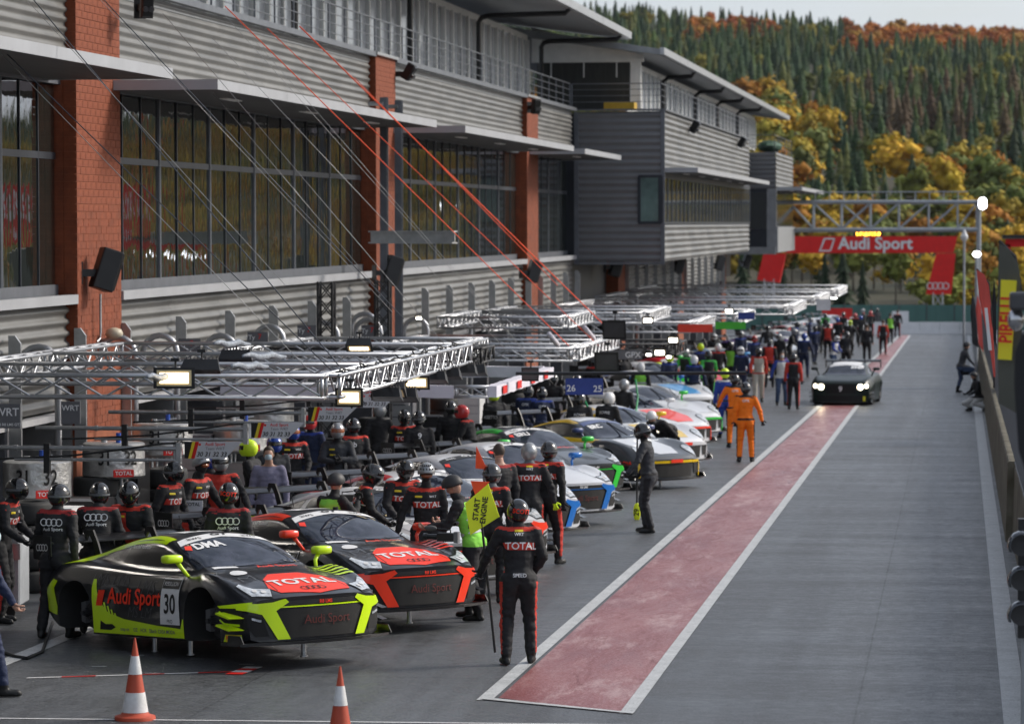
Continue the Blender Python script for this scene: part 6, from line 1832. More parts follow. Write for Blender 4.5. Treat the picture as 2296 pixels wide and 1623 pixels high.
porsche('yellow, white and grey race car number 99 with open front wheel arch', nose_at(1512, 1096, 50), 50, 'grey', 'yellow', 'white', 'BRC', '99', 'yellow', hood='white', roofc='white', plate='ASSETTO', mirror='navy', lift=.10)
porsche('yellow and grey race car just behind number 99', nose_at(1535, 1052, 50), 50, 'white', 'yellow', 'white', '', '98', 'white', hood='yellow', plate='ASSETTO', lift=.10)
porsche('white race car with orange red nose frame beside the bending mechanic', nose_at(1548, 1014, 49), 49, 'white', 'white', 'white', 'HA', None, 'red', hood='red', strip='black', lift=.14, bands=False)
porsche('white race car with green nose frame', nose_at(1576, 990, 49), 49, 'white', 'white', 'white', '', None, 'green', hood='white', strip='black', lift=.14, bands=False, mirror='green')
porsche('white and blue race car beyond the green nosed one', nose_at(1566, 937, 49), 49, 'white', 'blue', 'white', '', None, 'white', hood='skyblue', strip='black', lift=.12, bands=False)
porsche('white and green race car with a green tyre on its bonnet', nose_at(1563, 908, 49), 49, 'white', 'white', 'white', '', None, 'white', hood='green', strip='black', lift=.12, bands=False)
porsche('red race car with neon mirror and white windscreen letters', nose_at(1600, 893, 46), 46, 'crimson', 'crimson', 'crimson', 'GNE', None, 'red', hood='silver', strip='white', lift=.12, bands=False, mirror='neon')
porsche('dark green and white race car beyond the red one', nose_at(1640, 872, 46), 46, 'white', 'green', 'white', 'M', None, 'red', hood='white', strip='black', lift=.12, bands=False)
porsche('pale blue and orange race car in the far half of the row', nose_at(1700, 862, 46), 46, 'white', 'skyblue', 'skyblue', 'K', None, 'orange', hood='skyblue', strip='black', lift=.12, bands=False)
audi('purple race car in the far half of the row', nose_at(1738, 836, 46), 46, 'purple', 'purple', name3='', patch=False, lift=.12, outline=None, flank=False, hoodcol='silver')
audi('white and purple race car with orange wing edge far along the row', nose_at(1775, 818, 46), 46, 'white', 'purple', name3='', patch=False, lift=.12, outline=None, flank=False, nosecol='white')
audi('white race car with green lit sticker far along the row', nose_at(1815, 800, 46), 46, 'white', 'silver', name3='', patch=False, lift=.12, outline=None, flank=False)
audi('white and pink striped race car, sixth from the far end', nose_at(1838, 785, 46), 46, 'white', 'crimson', name3='', patch=False, lift=.12, outline=None, flank=False)
audi('plain white race car near the far end of the row', nose_at(1865, 772, 46), 46, 'white', 'white', name3='', patch=False, lift=.12, outline=None, flank=False)
porsche('white race car with red bonnet near the far end of the row', nose_at(1893, 762, 46), 46, 'white', 'white', 'white', '', None, 'red', hood='red', strip='black', lift=.12, bands=False)
porsche('farthest white race car of the row beside the green fence', nose_at(1925, 752, 46), 46, 'white', 'white', 'white', '', None, 'white', strip='black', lift=.12, bands=False)

# dark green car driving down the lane with its lamps lit
p = at_z(1893, 909); hdv = R(-90) + math.atan2(0 - p.x, p.y) * 0 - R(2.5)
t = thing('race_car', 'dark green race car number 9 with lit round headlights driving down the lane', 'race car', (p.x + .02, p.y + 2.35, 0), 0); t.rotation_euler = (0, 0, R(-90 - 3.5))
K = 'gt'; put('body', BODY[K][0], t, mats=[M['paint_bgreen'], M['rubber']])
w = decal(t, K, 'T', ((-.70, .84), (-.45, .91), (0, .94), (.45, .91), (.70, .84), (.64, .42), (.55, .06), (0, -.02), (-.55, .06), (-.64, .42)), M['car_glass'], .006, 'windscreen')
decal(w, K, 'T', ((-.58, .22), (-.55, .05), (0, -.03), (.55, .05), (.58, .22), (0, .16)), M['print_white'], .010, 'sun_strip')
decal(t, K, 'T', ((-.48, .0), (.48, .0), (.48, -.9), (-.48, -.9)), M['print_white'], .005, 'roof_panel')
decal_text(w, K, 'T', 'BMP', .36, .32, .22, M['lamp_white'] if False else M['print_white'], .05, off=.014)
decal(t, K, 'R', ((.45, .98), (.15, 1.10), (-.2, 1.19), (-.7, 1.18), (-1.0, 1.08), (-.2, .99)), M['car_glass'], .006, 'side_window', both=True)
decal(t, K, 'F', ((-.44, .66), (.44, .66), (.50, .40), (-.50, .40)), M['grille_black'], .012, 'grille')
decal(t, K, 'F', ((-.80, .32), (.80, .32), (.74, .16), (-.74, .16)), M['grille_black'], .012, 'lower_intake')
decal_text(t, K, 'F', '9', 0, .53, .24, M['print_white'], .03, off=.02)
for sy in (-1, 1):
    for (y_, z_, r_, mt) in ((.64, .60, .095, 'headlamp_glow'), (.83, .63, .065, 'headlamp_glow')):
        a_ = BODY[K][1].ray_cast(Vector((5, sy * y_, z_)), Vector((-1, 0, 0)))[0]
        mb = MB(); mb.tube((a_.x - .05, sy * y_, z_), (a_.x + .02, sy * y_, z_), r_ * 1.2, 20); h_ = mb.build('headlight', M['aluminium'], t)
        mb = MB(); mb.tube((a_.x + .018, sy * y_, z_), (a_.x + .03, sy * y_, z_), r_, 20); mb.build('lamp_glass', M[mt], h_)
decal(t, K, 'F', ((.72, .30), (.80, .30), (.80, .14), (.72, .14)), M['pirelli_yellow'], .02, 'yellow_sticker')
splitter(t, K); mirrors(t, 'paint_bgreen', .06, .6, .98); wing(t, K, 'black', 1.32, -2.25, .92); add_hubs(t, True)
# warm streak on the wet paint comes from this lamp
ld = bpy.data.lights.new('headlight_beam', 'SPOT'); ld.energy = 6; ld.color = (1, .8, .5); ld.spot_size = R(60); ld.shadow_soft_size = .08
for y_ in (-.64,):
    lo = bpy.data.objects.new('headlight_beam', ld); COL.objects.link(lo); lo.parent = t; lo.location = (2.5, y_, .6); lo.rotation_euler = (0, R(-80), 0)
# ================================================================== people
def rot(v, axis, deg): return Matrix.Rotation(R(deg), 3, axis) @ Vector(v)
# pose: local axes x right, y forward, z up; lean = forward bend of the trunk, side = sideways
def skeleton(lean=3, side=0, stance=.13, step=0.0, la=None, ra=None, knee=0.0, crouch=0.0, twist=0, headlean=0, lift_l=0, lift_r=0):
    J = {}
    hip = Vector((0, 0, .95 - crouch))
    J['hip'] = hip
    Rt = Matrix.Rotation(R(twist), 3, 'Z') @ Matrix.Rotation(R(-lean), 3, 'X') @ Matrix.Rotation(R(side), 3, 'Y')
    T = lambda x, y, z: hip + Rt @ Vector((x, y, z))
    J['T'] = T; J['R'] = Rt
    for s, k in ((-1, 'l'), (1, 'r')):
        J[k + 'hip'] = hip + Vector((s * .095, 0, -.03))
        st = step * s
        foot = Vector((s * stance, st, .085 + (lift_l if s < 0 else lift_r)))
        J[k + 'ank'] = foot
        a = J[k + 'hip']; L1, L2 = .43, .425; d = (foot - a); D = min(d.length, L1 + L2 - .002)
        h = math.sqrt(max(0, L1 ** 2 - ((L1 ** 2 - L2 ** 2 + D * D) / (2 * D)) ** 2)); mid = a + d.normalized() * ((L1 ** 2 - L2 ** 2 + D * D) / (2 * D))
        fw = Vector((s * .12, 1, 0)).normalized(); J[k + 'knee'] = mid + fw * max(h, .02)
        J[k + 'sh'] = T(s * .185, -.005, .485)
        arm = la if s < 0 else ra
        if arm is None: arm = ((.06, -.02, -.27), (.02, .07, -.24))
        e, w = arm
        J[k + 'el'] = J[k + 'sh'] + Rt @ Vector((s * e[0], e[1], e[2])); J[k + 'wr'] = J[k + 'el'] + Rt @ Vector((s * w[0], w[1], w[2]))
    J['neck'] = T(0, .0, .54); J['head'] = T(0, .02 + .10 * math.sin(R(headlean)), .655)
    return J
def ell_between(mb, a, b, ra, rb, n=12, flat=1.0, side=None):
    """rounded tapering limb from a to b"""
    a = Vector(a); b = Vector(b); d = b - a; L = d.length
    q = d.to_track_quat('Z', 'Y') if L > 1e-6 else Matrix.Identity(3).to_quaternion()
    X = q @ Vector((1, 0, 0)); Y = q @ Vector((0, 1, 0)); Z = d.normalized() if L > 1e-6 else Vector((0, 0, 1))
    if side is not None:
        X = (Vector(side) - Z * Vector(side).dot(Z)).normalized(); Y = Z.cross(X)
    vs = []; rows = []
    for k in range(5): t = -1 + k / 4; rows.append((ra * t * .9 if False else ra * t, ra * math.sqrt(max(0, 1 - t * t))))
    for k in range(1, 5): u = k / 5; rows.append((L * u, ra + (rb - ra) * u))
    for k in range(5): t = k / 4; rows.append((L + rb * t, rb * math.sqrt(max(0, 1 - t * t))))
    rows[0] = (rows[0][0], .002); rows[-1] = (rows[-1][0], .002)
    for (z, r) in rows:
        for k in range(n): t = 2 * math.pi * k / n; vs.append(a + Z * z + X * math.cos(t) * r + Y * math.sin(t) * r * flat)
    fs = [(i * n + k, i * n + (k + 1) % n, (i + 1) * n + (k + 1) % n, (i + 1) * n + k) for i in range(len(rows) - 1) for k in range(n)]
    fs += [tuple(reversed(range(n))), tuple((len(rows) - 1) * n + k for k in range(n))]
    mb.add(vs, fs)
def body_mesh(J, seed=0, bulk=1.0, voxel=.017, coat=False):
    mb = MB(); T = J['T']; B = bulk; sd = J['R'] @ Vector((1, 0, 0)); E = ell_between
    E(mb, T(0, .0, .03), T(0, 0, .17), .155 * B, .150 * B, 16, .76, sd)
    E(mb, T(0, 0, .15), T(0, .0, .37), .150 * B, .172 * B, 16, .74, sd)
    E(mb, T(-.09, 0, .42), T(.09, 0, .42), .105 * B, .105 * B, 12, .95)
    E(mb, T(-.15, -.005, .475), T(.15, -.005, .475), .075 * B, .075 * B, 12)
    E(mb, T(-.05, 0, .50), T(0, .0, .55), .07, .06, 12); E(mb, T(.05, 0, .50), T(0, .0, .55), .07, .06, 12)
    E(mb, T(0, 0, .50), J['head'] - Vector((0, 0, .03)), .068, .062, 12)
    for k in 'lr':
        s = -1 if k == 'l' else 1
        E(mb, J[k + 'hip'], J[k + 'knee'], .112 * B, .077 * B, 12); E(mb, J[k + 'knee'], J[k + 'ank'] + Vector((0, 0, .05)), .077 * B, .062 * B, 12)
        E(mb, J['hip'] + Vector((s * .05, -.05, .0)), J[k + 'hip'] + Vector((0, -.03, -.05)), .10 * B, .10 * B, 12)
        E(mb, J[k + 'knee'].lerp(J[k + 'ank'], .15) + Vector((0, -.025, 0)), J[k + 'knee'].lerp(J[k + 'ank'], .5) + Vector((0, -.015, 0)), .062 * B, .062 * B, 12)
        E(mb, J[k + 'sh'], J[k + 'el'], .074 * B, .056 * B, 12); E(mb, J[k + 'el'], J[k + 'wr'], .056 * B, .042 * B, 12)
        a = J[k + 'ank']; out = Vector((s * .22, 1, 0)).normalized()
        E(mb, a + Vector((0, 0, .08)), a - Vector((0, 0, .03)), .058, .050, 12)
        E(mb, a - Vector((0, 0, .035)) - out * .03, a - Vector((0, 0, .045)) + out * .15, .045, .040, 12)
        E(mb, a - Vector((0, 0, .05)) - out * .05, a - Vector((0, 0, .055)) + out * .17, .034, .030, 12)
    if coat: E(mb, T(0, 0, .1), J['hip'] - Vector((0, 0, .30)), .175, .215, 16, .8, sd)
    me = mb.mesh('body', [M['white_paint']])
    o = bpy.data.objects.new('tmp', me); COL.objects.link(o)
    md = o.modifiers.new('r', 'REMESH'); md.mode = 'VOXEL'; md.voxel_size = voxel
    sm = o.modifiers.new('s', 'SMOOTH'); sm.factor = .5; sm.iterations = 3
    dg = bpy.context.evaluated_depsgraph_get(); dg.update()
    out = bpy.data.meshes.new_from_object(o.evaluated_get(dg)); bpy.data.objects.remove(o); bpy.data.meshes.remove(me)
    # folds in the cloth and colour zones by the nearest limb
    n_ = len(out.vertices); co = np.empty(n_ * 3); out.vertices.foreach_get('co', co); co = co.reshape(-1, 3)
    no = np.empty(n_ * 3); out.vertices.foreach_get('normal', no); no = no.reshape(-1, 3)
    jt = [J[k] for k in ('lel', 'rel', 'lknee', 'rknee', 'lank', 'rank', 'lhip', 'rhip', 'hip')]
    disp = np.zeros(n_)
    for i in range(n_):
        p = Vector(co[i]); w = 0
        if p.z > .14 and (p - J['head']).length > .2:
            near = min((p - q).length for q in jt); w = .009 + .014 * max(0, 1 - near / .17)
            disp[i] = w * mnoise.noise(Vector((p.x * 9 + seed, p.y * 9, p.z * 22))) + w * .5 * mnoise.noise(Vector((p.x * 25, p.y * 25 + seed, p.z * 40)))
    co = co + no * disp[:, None]; out.vertices.foreach_set('co', co.ravel())
    segs = {'la': (J['lsh'], J['lel']), 'lf': (J['lel'], J['lwr']), 'ra': (J['rsh'], J['rel']), 'rf': (J['rel'], J['rwr']), 'lt': (J['lhip'], J['lknee']), 'ls': (J['lknee'], J['lank']), 'rt': (J['rhip'], J['rknee']), 'rs': (J['rknee'], J['rank'])}
    Ri = J['R'].transposed(); mi = []
    for p in out.polygons:
        c = Vector(p.center); l_ = Ri @ (c - J['hip']); s = 0
        if c.z < min(J['lank'].z, J['rank'].z) + .045 or (c.z < max(J['lank'].z, J['rank'].z) + .045 and min((c - J['lank']).length, (c - J['rank']).length) < .17): s = 3
        elif (c - J['head']).length < .175 and l_.z > .55: s = 4
        else:
            best, bd = None, 9
            for k, (a, b_) in segs.items():
                ab = b_ - a; t_ = max(0, min(1, (c - a).dot(ab) / ab.dot(ab))); d = (c - a - ab * t_).length
                if d < bd: best, bd, bt = k, d, t_
            if best in ('lt', 'ls', 'rt', 'rs') and (c.z < J['hip'].z - .04):
                sg = -1 if best[0] == 'l' else 1; ab = segs[best]; q = ab[0] + (ab[1] - ab[0]) * bt
                nrm = c - q; nrm.z = 0
                if nrm.length > 0 and nrm.normalized().dot(Vector((sg, -.25, 0)).normalized()) > .87: s = 7
                else: s = 5
            elif best in ('la', 'ra') and bd < .095 and bt < .30 and abs(l_.x) > .13 and p.normal.z > .5: s = 1
            elif best in ('lf', 'rf') and bd < .08: s = 2
            elif best in ('la', 'ra') and bd < .085: s = 2
            elif l_.z > .50 and abs(l_.x) < .12: s = 4 if l_.z > .545 else 1
            elif -.01 < l_.z < .035 and abs(l_.x) < .2 and c.z > J['hip'].z - .15: s = 6
        mi.append(s)
    out.materials.clear()
    for _ in range(8): out.materials.append(M['white_paint'])
    out.polygons.foreach_set('material_index', mi); out.polygons.foreach_set('use_smooth', [True] * len(mi)); out.update()
    bm = bmesh.new(); bm.from_mesh(out); tree = BVHTree.FromBMesh(bm); bm.free()
    return out, tree
# gloves
def hand_mesh(curl, mirror):
    mb = MB(); s = -1 if mirror else 1; E = ell_between
    E(mb, (0, 0, .0), (0, 0, .035), .030, .030, 10, .8); E(mb, (-.012, 0, .045), (-.014, 0, .085), .030, .026, 10, .6); E(mb, (.014, 0, .045), (.016, 0, .085), .030, .026, 10, .6)
    for i, (x, L) in enumerate(((-.030, .068), (-.010, .078), (.011, .074), (.031, .058))):
        p = Vector((x * s, 0, .095)); a = 0
        for k in range(3):
            a += R(curl * (1.0, 1.1, .8)[k]); seg = L * (.45, .32, .23)[k]
            q = p + Vector((x * .12 * s * (1 if k == 0 else 0), -math.sin(a) * seg, math.cos(a) * seg)); E(mb, p, q, .0115 - .001 * k, .0105 - .001 * k, 8); p = q
    p = Vector((-.034 * s, -.005, .030))
    for k, (dx, dy, dz, L) in enumerate(((-.8, -.35, .6, .040), (-.45, -.6 - curl / 90, .75, .030), (-.1, -.7 - curl / 90, .7, .024))):
        q = p + Vector((dx * s, dy, dz)).normalized() * L; E(mb, p, q, .0145 - .0015 * k, .013 - .0015 * k, 8); p = q
    return mb.mesh('hand', [M['rubber']], True)
HANDS = {}
def hand(curl, mirror):
    if (curl, mirror) not in HANDS: HANDS[(curl, mirror)] = hand_mesh(curl, mirror)
    return HANDS[(curl, mirror)]
# heads
mm('skin', (.42, .24, .17), .5, var=.1, scale=12); mm('hair_dark', (.05, .035, .025), .6); mm('eye_dark', (.02, .015, .012), .2)
mm('balaclava', (.018, .018, .02), .85); mm('balaclava_grey', (.12, .13, .14), .85); mm('visor', (.015, .012, .012), .06, var=.1, ior=1.7); mm('visor_orange', (.25, .07, .02), .1, ior=1.7)
mm('mask_blue', (.45, .55, .60), .8); mm('mask_black', (.012, .012, .012), .8)
def head_mesh():
    mb = MB()
    def fn(p):
        q = p.copy(); 
        if p.z < 0: q.x *= 1 - .28 * p.z * p.z; q.y *= 1 - .10 * p.z * p.z
        f = max(0, p.y)
        nose_ = math.exp(-((p.x / .13) ** 2 + ((p.z + .08) / .20) ** 2)) * f * .16
        brow = math.exp(-((p.z - .22) / .12) ** 2) * f * .03; eye_ = sum(math.exp(-(((p.x - s * .36) / .16) ** 2 + ((p.z - .08) / .12) ** 2)) for s in (-1, 1)) * f * .06
        chin = math.exp(-((p.x / .3) ** 2 + ((p.z + .8) / .2) ** 2)) * f * .08; lips = math.exp(-((p.x / .22) ** 2 + ((p.z + .42) / .09) ** 2)) * f * .04
        q.y += nose_ + brow - eye_ + chin + lips; return q
    mb.ell((0, 0, 0), (.077, .098, .118), 28, 22, fn)
    for s in (-1, 1): mb.ell((s * .078, -.01, -.005), (.012, .022, .034), 8, 6)
    return mb.mesh('head', [M['skin']], True)
HEAD = head_mesh()
def helmet_full():
    mb = MB(); vs = []; nu, nv = 28, 16
    c = lambda v: math.copysign(abs(v) ** .88, v)
    def pt(i, k, r=1.0):
        ph = math.pi * (.0 + .80 * i / nv); t = 2 * math.pi * k / nu; x, y, z = math.sin(ph) * math.cos(t), math.sin(ph) * math.sin(t), math.cos(ph)
        zz = z * .148 if z > 0 else z * .155
        yy = y * .158 + (.02 if z < 0 and y > 0 else 0) * (-z)
        return (x * .128 * r, yy * r, zz * r + (.0 if z > -.5 or y < .2 else 0))
    def open_(i, k):
        ph = math.pi * .80 * (i + .5) / nv; t = 2 * math.pi * (k + .5) / nu; z = math.cos(ph); return math.sin(t) > .32 and -.22 < z < .34
    V = [pt(i, k) for i in range(nv + 1) for k in range(nu)]; F = []
    for i in range(nv):
        for k in range(nu):
            if not open_(i, k): F.append((i * nu + k, (i + 1) * nu + k, (i + 1) * nu + (k + 1) % nu, i * nu + (k + 1) % nu))
    mb.add(V, F); shell = mb.mesh('helmet', [M['black_plastic']], True)
    mb = MB(); V = [pt(i, k, .972) for i in range(nv + 1) for k in range(nu)]; F = []
    for i in range(nv):
        for k in range(nu):
            if any(open_(max(0, min(nv - 1, i + a)), (k + b_) % nu) for a in (-1, 0, 1) for b_ in (-1, 0, 1)): F.append((i * nu + k, (i + 1) * nu + k, (i + 1) * nu + (k + 1) % nu, i * nu + (k + 1) % nu))
    mb.add(V, F); vis = mb.mesh('visor', [M['visor']], True)
    return shell, vis
HFULL, HVIS = helmet_full()
def helmet_half():
    mb = MB(); nu, nv = 28, 10; V = []; F = []
    for i in range(nv + 1):
        for k in range(nu):
            t = 2 * math.pi * k / nu; mx_ = .56 + .10 * (-math.sin(t)) + .03 * math.cos(2 * t); ph = math.pi * mx_ * i / nv
            V.append((math.sin(ph) * math.cos(t) * .122, math.sin(ph) * math.sin(t) * .148, math.cos(ph) * .135 + .01))
    for i in range(nv):
        for k in range(nu): F.append((i * nu + k, (i + 1) * nu + k, (i + 1) * nu + (k + 1) % nu, i * nu + (k + 1) % nu))
    for k in range(nu):
        a = V[nv * nu + k]; V.append((a[0] * .86, a[1] * .86, a[2] + .004))
    for k in range(nu): F.append((nv * nu + k, (nv + 1) * nu + k, (nv + 1) * nu + (k + 1) % nu, nv * nu + (k + 1) % nu))
    mb.add(V, F); return mb.mesh('helmet', [M['black_plastic']], True)
HHALF = helmet_half()
def vents_mesh():
    mb = MB()
    for k in range(-2, 3):
        for j in range(2):
            t = R(90 + k * 26); ph = R(28 + j * 24 + abs(k) * 3); d = Vector((math.sin(ph) * math.cos(t) * .123, math.sin(ph) * math.sin(t) * .149, math.cos(ph) * .136 + .011))
            mb.ell(tuple(d), (.011, .024, .012), 8, 5)
            d2 = Vector((d.x, -d.y, d.z)); mb.ell(tuple(d2), (.011, .022, .012), 8, 5)
    return mb.mesh('vent', [M['rubber']], True)
VENTS = vents_mesh()
def cap_mesh():
    mb = MB(); nu, nv = 24, 7; V = []; F = []
    for i in range(nv + 1):
        for k in range(nu):
            t = 2 * math.pi * k / nu; ph = math.pi * .5 * i / nv; V.append((math.sin(ph) * math.cos(t) * .090, math.sin(ph) * math.sin(t) * .108, math.cos(ph) * .10 + .03))
    for i in range(nv):
        for k in range(nu): F.append((i * nu + k, (i + 1) * nu + k, (i + 1) * nu + (k + 1) % nu, i * nu + (k + 1) % nu))
    mb.add(V, F); mb.prism([(-.07, .07), (-.06, .14), (-.03, .175), (.03, .175), (.06, .14), (.07, .07)], lambda a, c: (a, c, .036 - abs(a) * .15), lambda a, c: (a, c, .028 - abs(a) * .15))
    return mb.mesh('cap', [M['black_plastic']], True)
CAPM = cap_mesh()
def hair_mesh():
    mb = MB(); mb.ell((0, -.018, .022), (.086, .098, .108), 20, 12, lambda p: p * (1 + .04 * mnoise.noise(p * 6)) if not (p.y > .45 and p.z < .45) else Vector((p.x * .9, p.y * .72, p.z)))
    return mb.mesh('hair', [M['hair_dark']], True)
HAIR = hair_mesh()
def mask_mesh():
    mb = MB(); V = []; F = []
    for i in range(6):
        for k in range(9):
            u = (k / 8 - .5) * 2; v = i / 5
            V.append((u * .062 * (1 - .2 * (abs(v - .4))), .118 - .055 * u * u + .012 * math.sin(v * math.pi), -.075 + v * .078 + .01 * (1 - u * u) * v))
    for i in range(5):
        for k in range(8): F.append((i * 9 + k, i * 9 + k + 1, (i + 1) * 9 + k + 1, (i + 1) * 9 + k))
    mb.add(V, F); return mb.mesh('mask', [M['mask_blue']], True)
MASK = mask_mesh()

POSES = {}
def pose(k):
    if k in POSES: return POSES[k]
    P_ = {
     'stand': dict(),
     'stand2': dict(lean=5, step=.07, stance=.15, la=((.08, .06, -.26), (-.06, .17, -.17)), ra=((.07, -.05, -.27), (.0, .06, -.25))),
     'hold': dict(lean=6, stance=.14, step=.06, la=((.14, .10, -.23), (.06, .16, -.17)), ra=((.08, .02, -.27), (-.10, .14, -.17))),
     'busy': dict(lean=14, stance=.15, step=.05, la=((.07, .13, -.24), (-.06, .20, -.08)), ra=((.07, .13, -.24), (-.06, .20, -.08)), headlean=15),
     'crossed': dict(lean=2, stance=.16, la=((.09, .10, -.24), (-.22, .10, .02)), ra=((.09, .10, -.24), (-.22, .13, -.02))),
     'camera': dict(lean=18, stance=.19, step=.12, la=((.06, .18, -.20), (.0, .23, .05)), ra=((.08, .16, -.20), (-.06, .22, .07)), headlean=14),
     'bend': dict(lean=74, stance=.16, step=.14, crouch=.06, la=((.04, .08, -.26), (-.02, .06, -.23)), ra=((.04, .12, -.25), (-.02, .10, -.22)), headlean=-25),
     'point': dict(lean=4, stance=.14, la=((.05, -.02, -.27), (.0, .05, -.24)), ra=((.12, .02, -.25), (.06, .04, -.24))),
     'shoulder': dict(lean=12, stance=.17, la=((.10, .14, -.18), (-.02, .12, .20)), ra=((.10, .16, -.16), (-.08, .12, .20))),
     'climb': dict(lean=16, stance=.13, step=.08, lift_r=.62, la=((.16, .08, -.20), (.06, .12, -.20)), ra=((.14, .12, -.20), (.08, .18, -.14))),
     'walk': dict(lean=5, stance=.10, step=.20, la=((.06, -.12, -.24), (.0, .02, -.25)), ra=((.06, .12, -.24), (.0, .15, -.19))),
     'kneel': dict(lean=12, crouch=.46, stance=.20, step=.22, la=((.08, .12, -.24), (-.05, .2, -.06)), ra=((.08, .12, -.24), (-.05, .2, -.06)), headlean=10),
     'coat': dict(lean=2, stance=.13, la=((.07, -.02, -.27), (.02, .06, -.24)), ra=((.07, -.02, -.27), (.02, .06, -.24))),
    }[k]
    J = skeleton(**P_); me, tree = body_mesh(J, seed=len(POSES) * 3.3, coat=(k == 'coat'), bulk=1.04)
    POSES[k] = (J, me, tree); return POSES[k]
def cloth(key, col, rough=.8): return mm('cloth_' + key, srgb(col) if isinstance(col, str) else col, rough, var=.10, scale=6, bump=.35, bscale=14)
cloth('black', (.014, .014, .016)); cloth('red', (.50, .035, .02)); cloth('orange', srgb('f57a14')); cloth('navy', (.012, .02, .055)); cloth('blue', (.02, .05, .28)); cloth('grey', (.035, .038, .045)); cloth('lilac', (.22, .21, .30))
cloth('lime', srgb('a8dc30')); cloth('vestgreen', srgb('86d048')); cloth('jeans', (.05, .08, .15)); cloth('white', (.60, .60, .58)); cloth('cream', (.50, .45, .38)); cloth('green', (.05, .40, .06)); cloth('glove_lime', srgb('c8e820')); cloth('dark_red', (.28, .02, .02)); cloth('shoe', (.01, .01, .01), .5); cloth('reflective', (.45, .46, .46), .4)
# suit: torso, accent, sleeve, shoe, neck, legs, belt
SUITS = {
 'wrt': ('black', 'red', 'black', 'shoe', None, 'black', 'black'), 'audi': ('black', 'dark_red', 'black', 'shoe', None, 'black', 'black'), 'grey': ('grey', 'black', 'grey', 'shoe', None, 'grey', 'black'),
 'orange': ('orange', 'black', 'orange', 'shoe', None, 'orange', 'black'), 'navy': ('navy', 'blue', 'navy', 'shoe', None, 'navy', 'black'), 'blue': ('blue', 'white', 'blue', 'shoe', None, 'blue', 'black'),
 'plain': ('black', 'black', 'black', 'shoe', None, 'black', 'black'), 'rowe': ('black', 'black', 'black', 'shoe', None, 'black', 'black'), 'marshal': ('vestgreen', 'black', 'black', 'shoe', None, 'black', 'vestgreen'),
 'ferrari': ('cream', 'red', 'red', 'shoe', None, 'cream', 'red'), 'blackgreen': ('black', 'green', 'green', 'shoe', None, 'black', 'black'), 'vestblue': ('white', 'blue', 'blue', 'shoe', None, 'jeans', 'white'),
 'lab': ('lilac', 'lilac', 'lilac', 'shoe', None, 'lilac', 'lilac'), 'red': ('red', 'red', 'black', 'shoe', None, 'black', 'black'), 'hood': ('grey', 'grey', 'grey', 'shoe', None, 'jeans', 'grey'), 'rider': ('black', 'red', 'red', 'shoe', None, 'black', 'black'),
 'darkred': ('black', 'dark_red', 'black', 'shoe', None, 'black', 'black'), 'whitetr': ('black', 'black', 'black', 'shoe', None, 'white', 'black')}
mm('helmet_black', (.012, .012, .013), .15, coat=.8, var=.1); mm('helmet_white', (.66, .66, .66), .3, coat=.3); mm('helmet_silver', (.30, .31, .32), .3, .5); mm('helmet_matt', (.03, .03, .032), .55); mm('helmet_lime', srgb('c8e828'), .4); mm('helmet_blue', (.02, .06, .3), .25, coat=.5); mm('helmet_red', (.45, .03, .03), .3, coat=.5); mm('cap_grey', (.16, .17, .18), .8)
PTXT = {}
def on_body(parent, pk, side, s, x, z, size, m_, sx=1.0, shear=0, poly=None, name='lettering', off=.006):
    """print on the back (side -1) or chest (side 1) of a suit, measured from the hip along the trunk"""
    key = (pk, side, s, x, z, size, sx, shear, poly)
    if key not in PTXT:
        J, me, tree = pose(pk); T = J['T']; d = J['R'] @ Vector((0, -side, 0))
        vs, fs = (split_tri(*text_geo(s, size, .015, shear), .06) if poly is None else fill2d(poly, .045)); out = []; ok = []
        for (u, v) in vs:
            u = u * sx; o = T((u + x) * (1 if side < 0 else -1), side * .8, z + v); h, nrm, i, ds = tree.ray_cast(o, d)
            ok.append(h is not None); out.append((h + nrm * off) if h is not None else Vector((0, 0, 0)))
        fs2 = []
        for f in fs:
            if not all(ok[i] for i in f): continue
            P = [out[i] for i in f]
            if max((P[i] - P[i - 1]).length for i in range(len(P))) > .14: continue
            n_ = (P[1] - P[0]).cross(P[2] - P[0]); fs2.append(tuple(f) if n_.dot(d) < 0 else tuple(reversed(f)))
        m2 = bpy.data.meshes.new('print'); m2.from_pydata([tuple(p) for p in out], [], fs2)
        bm = bmesh.new(); bm.from_mesh(m2); bmesh.ops.delete(bm, geom=[v for v in bm.verts if not v.link_faces], context='VERTS'); bm.to_mesh(m2); bm.free()
        m2.materials.append(m_); PTXT[key] = m2
    return put(name, PTXT[key], parent, mats=[m_])
PEOPLE = []
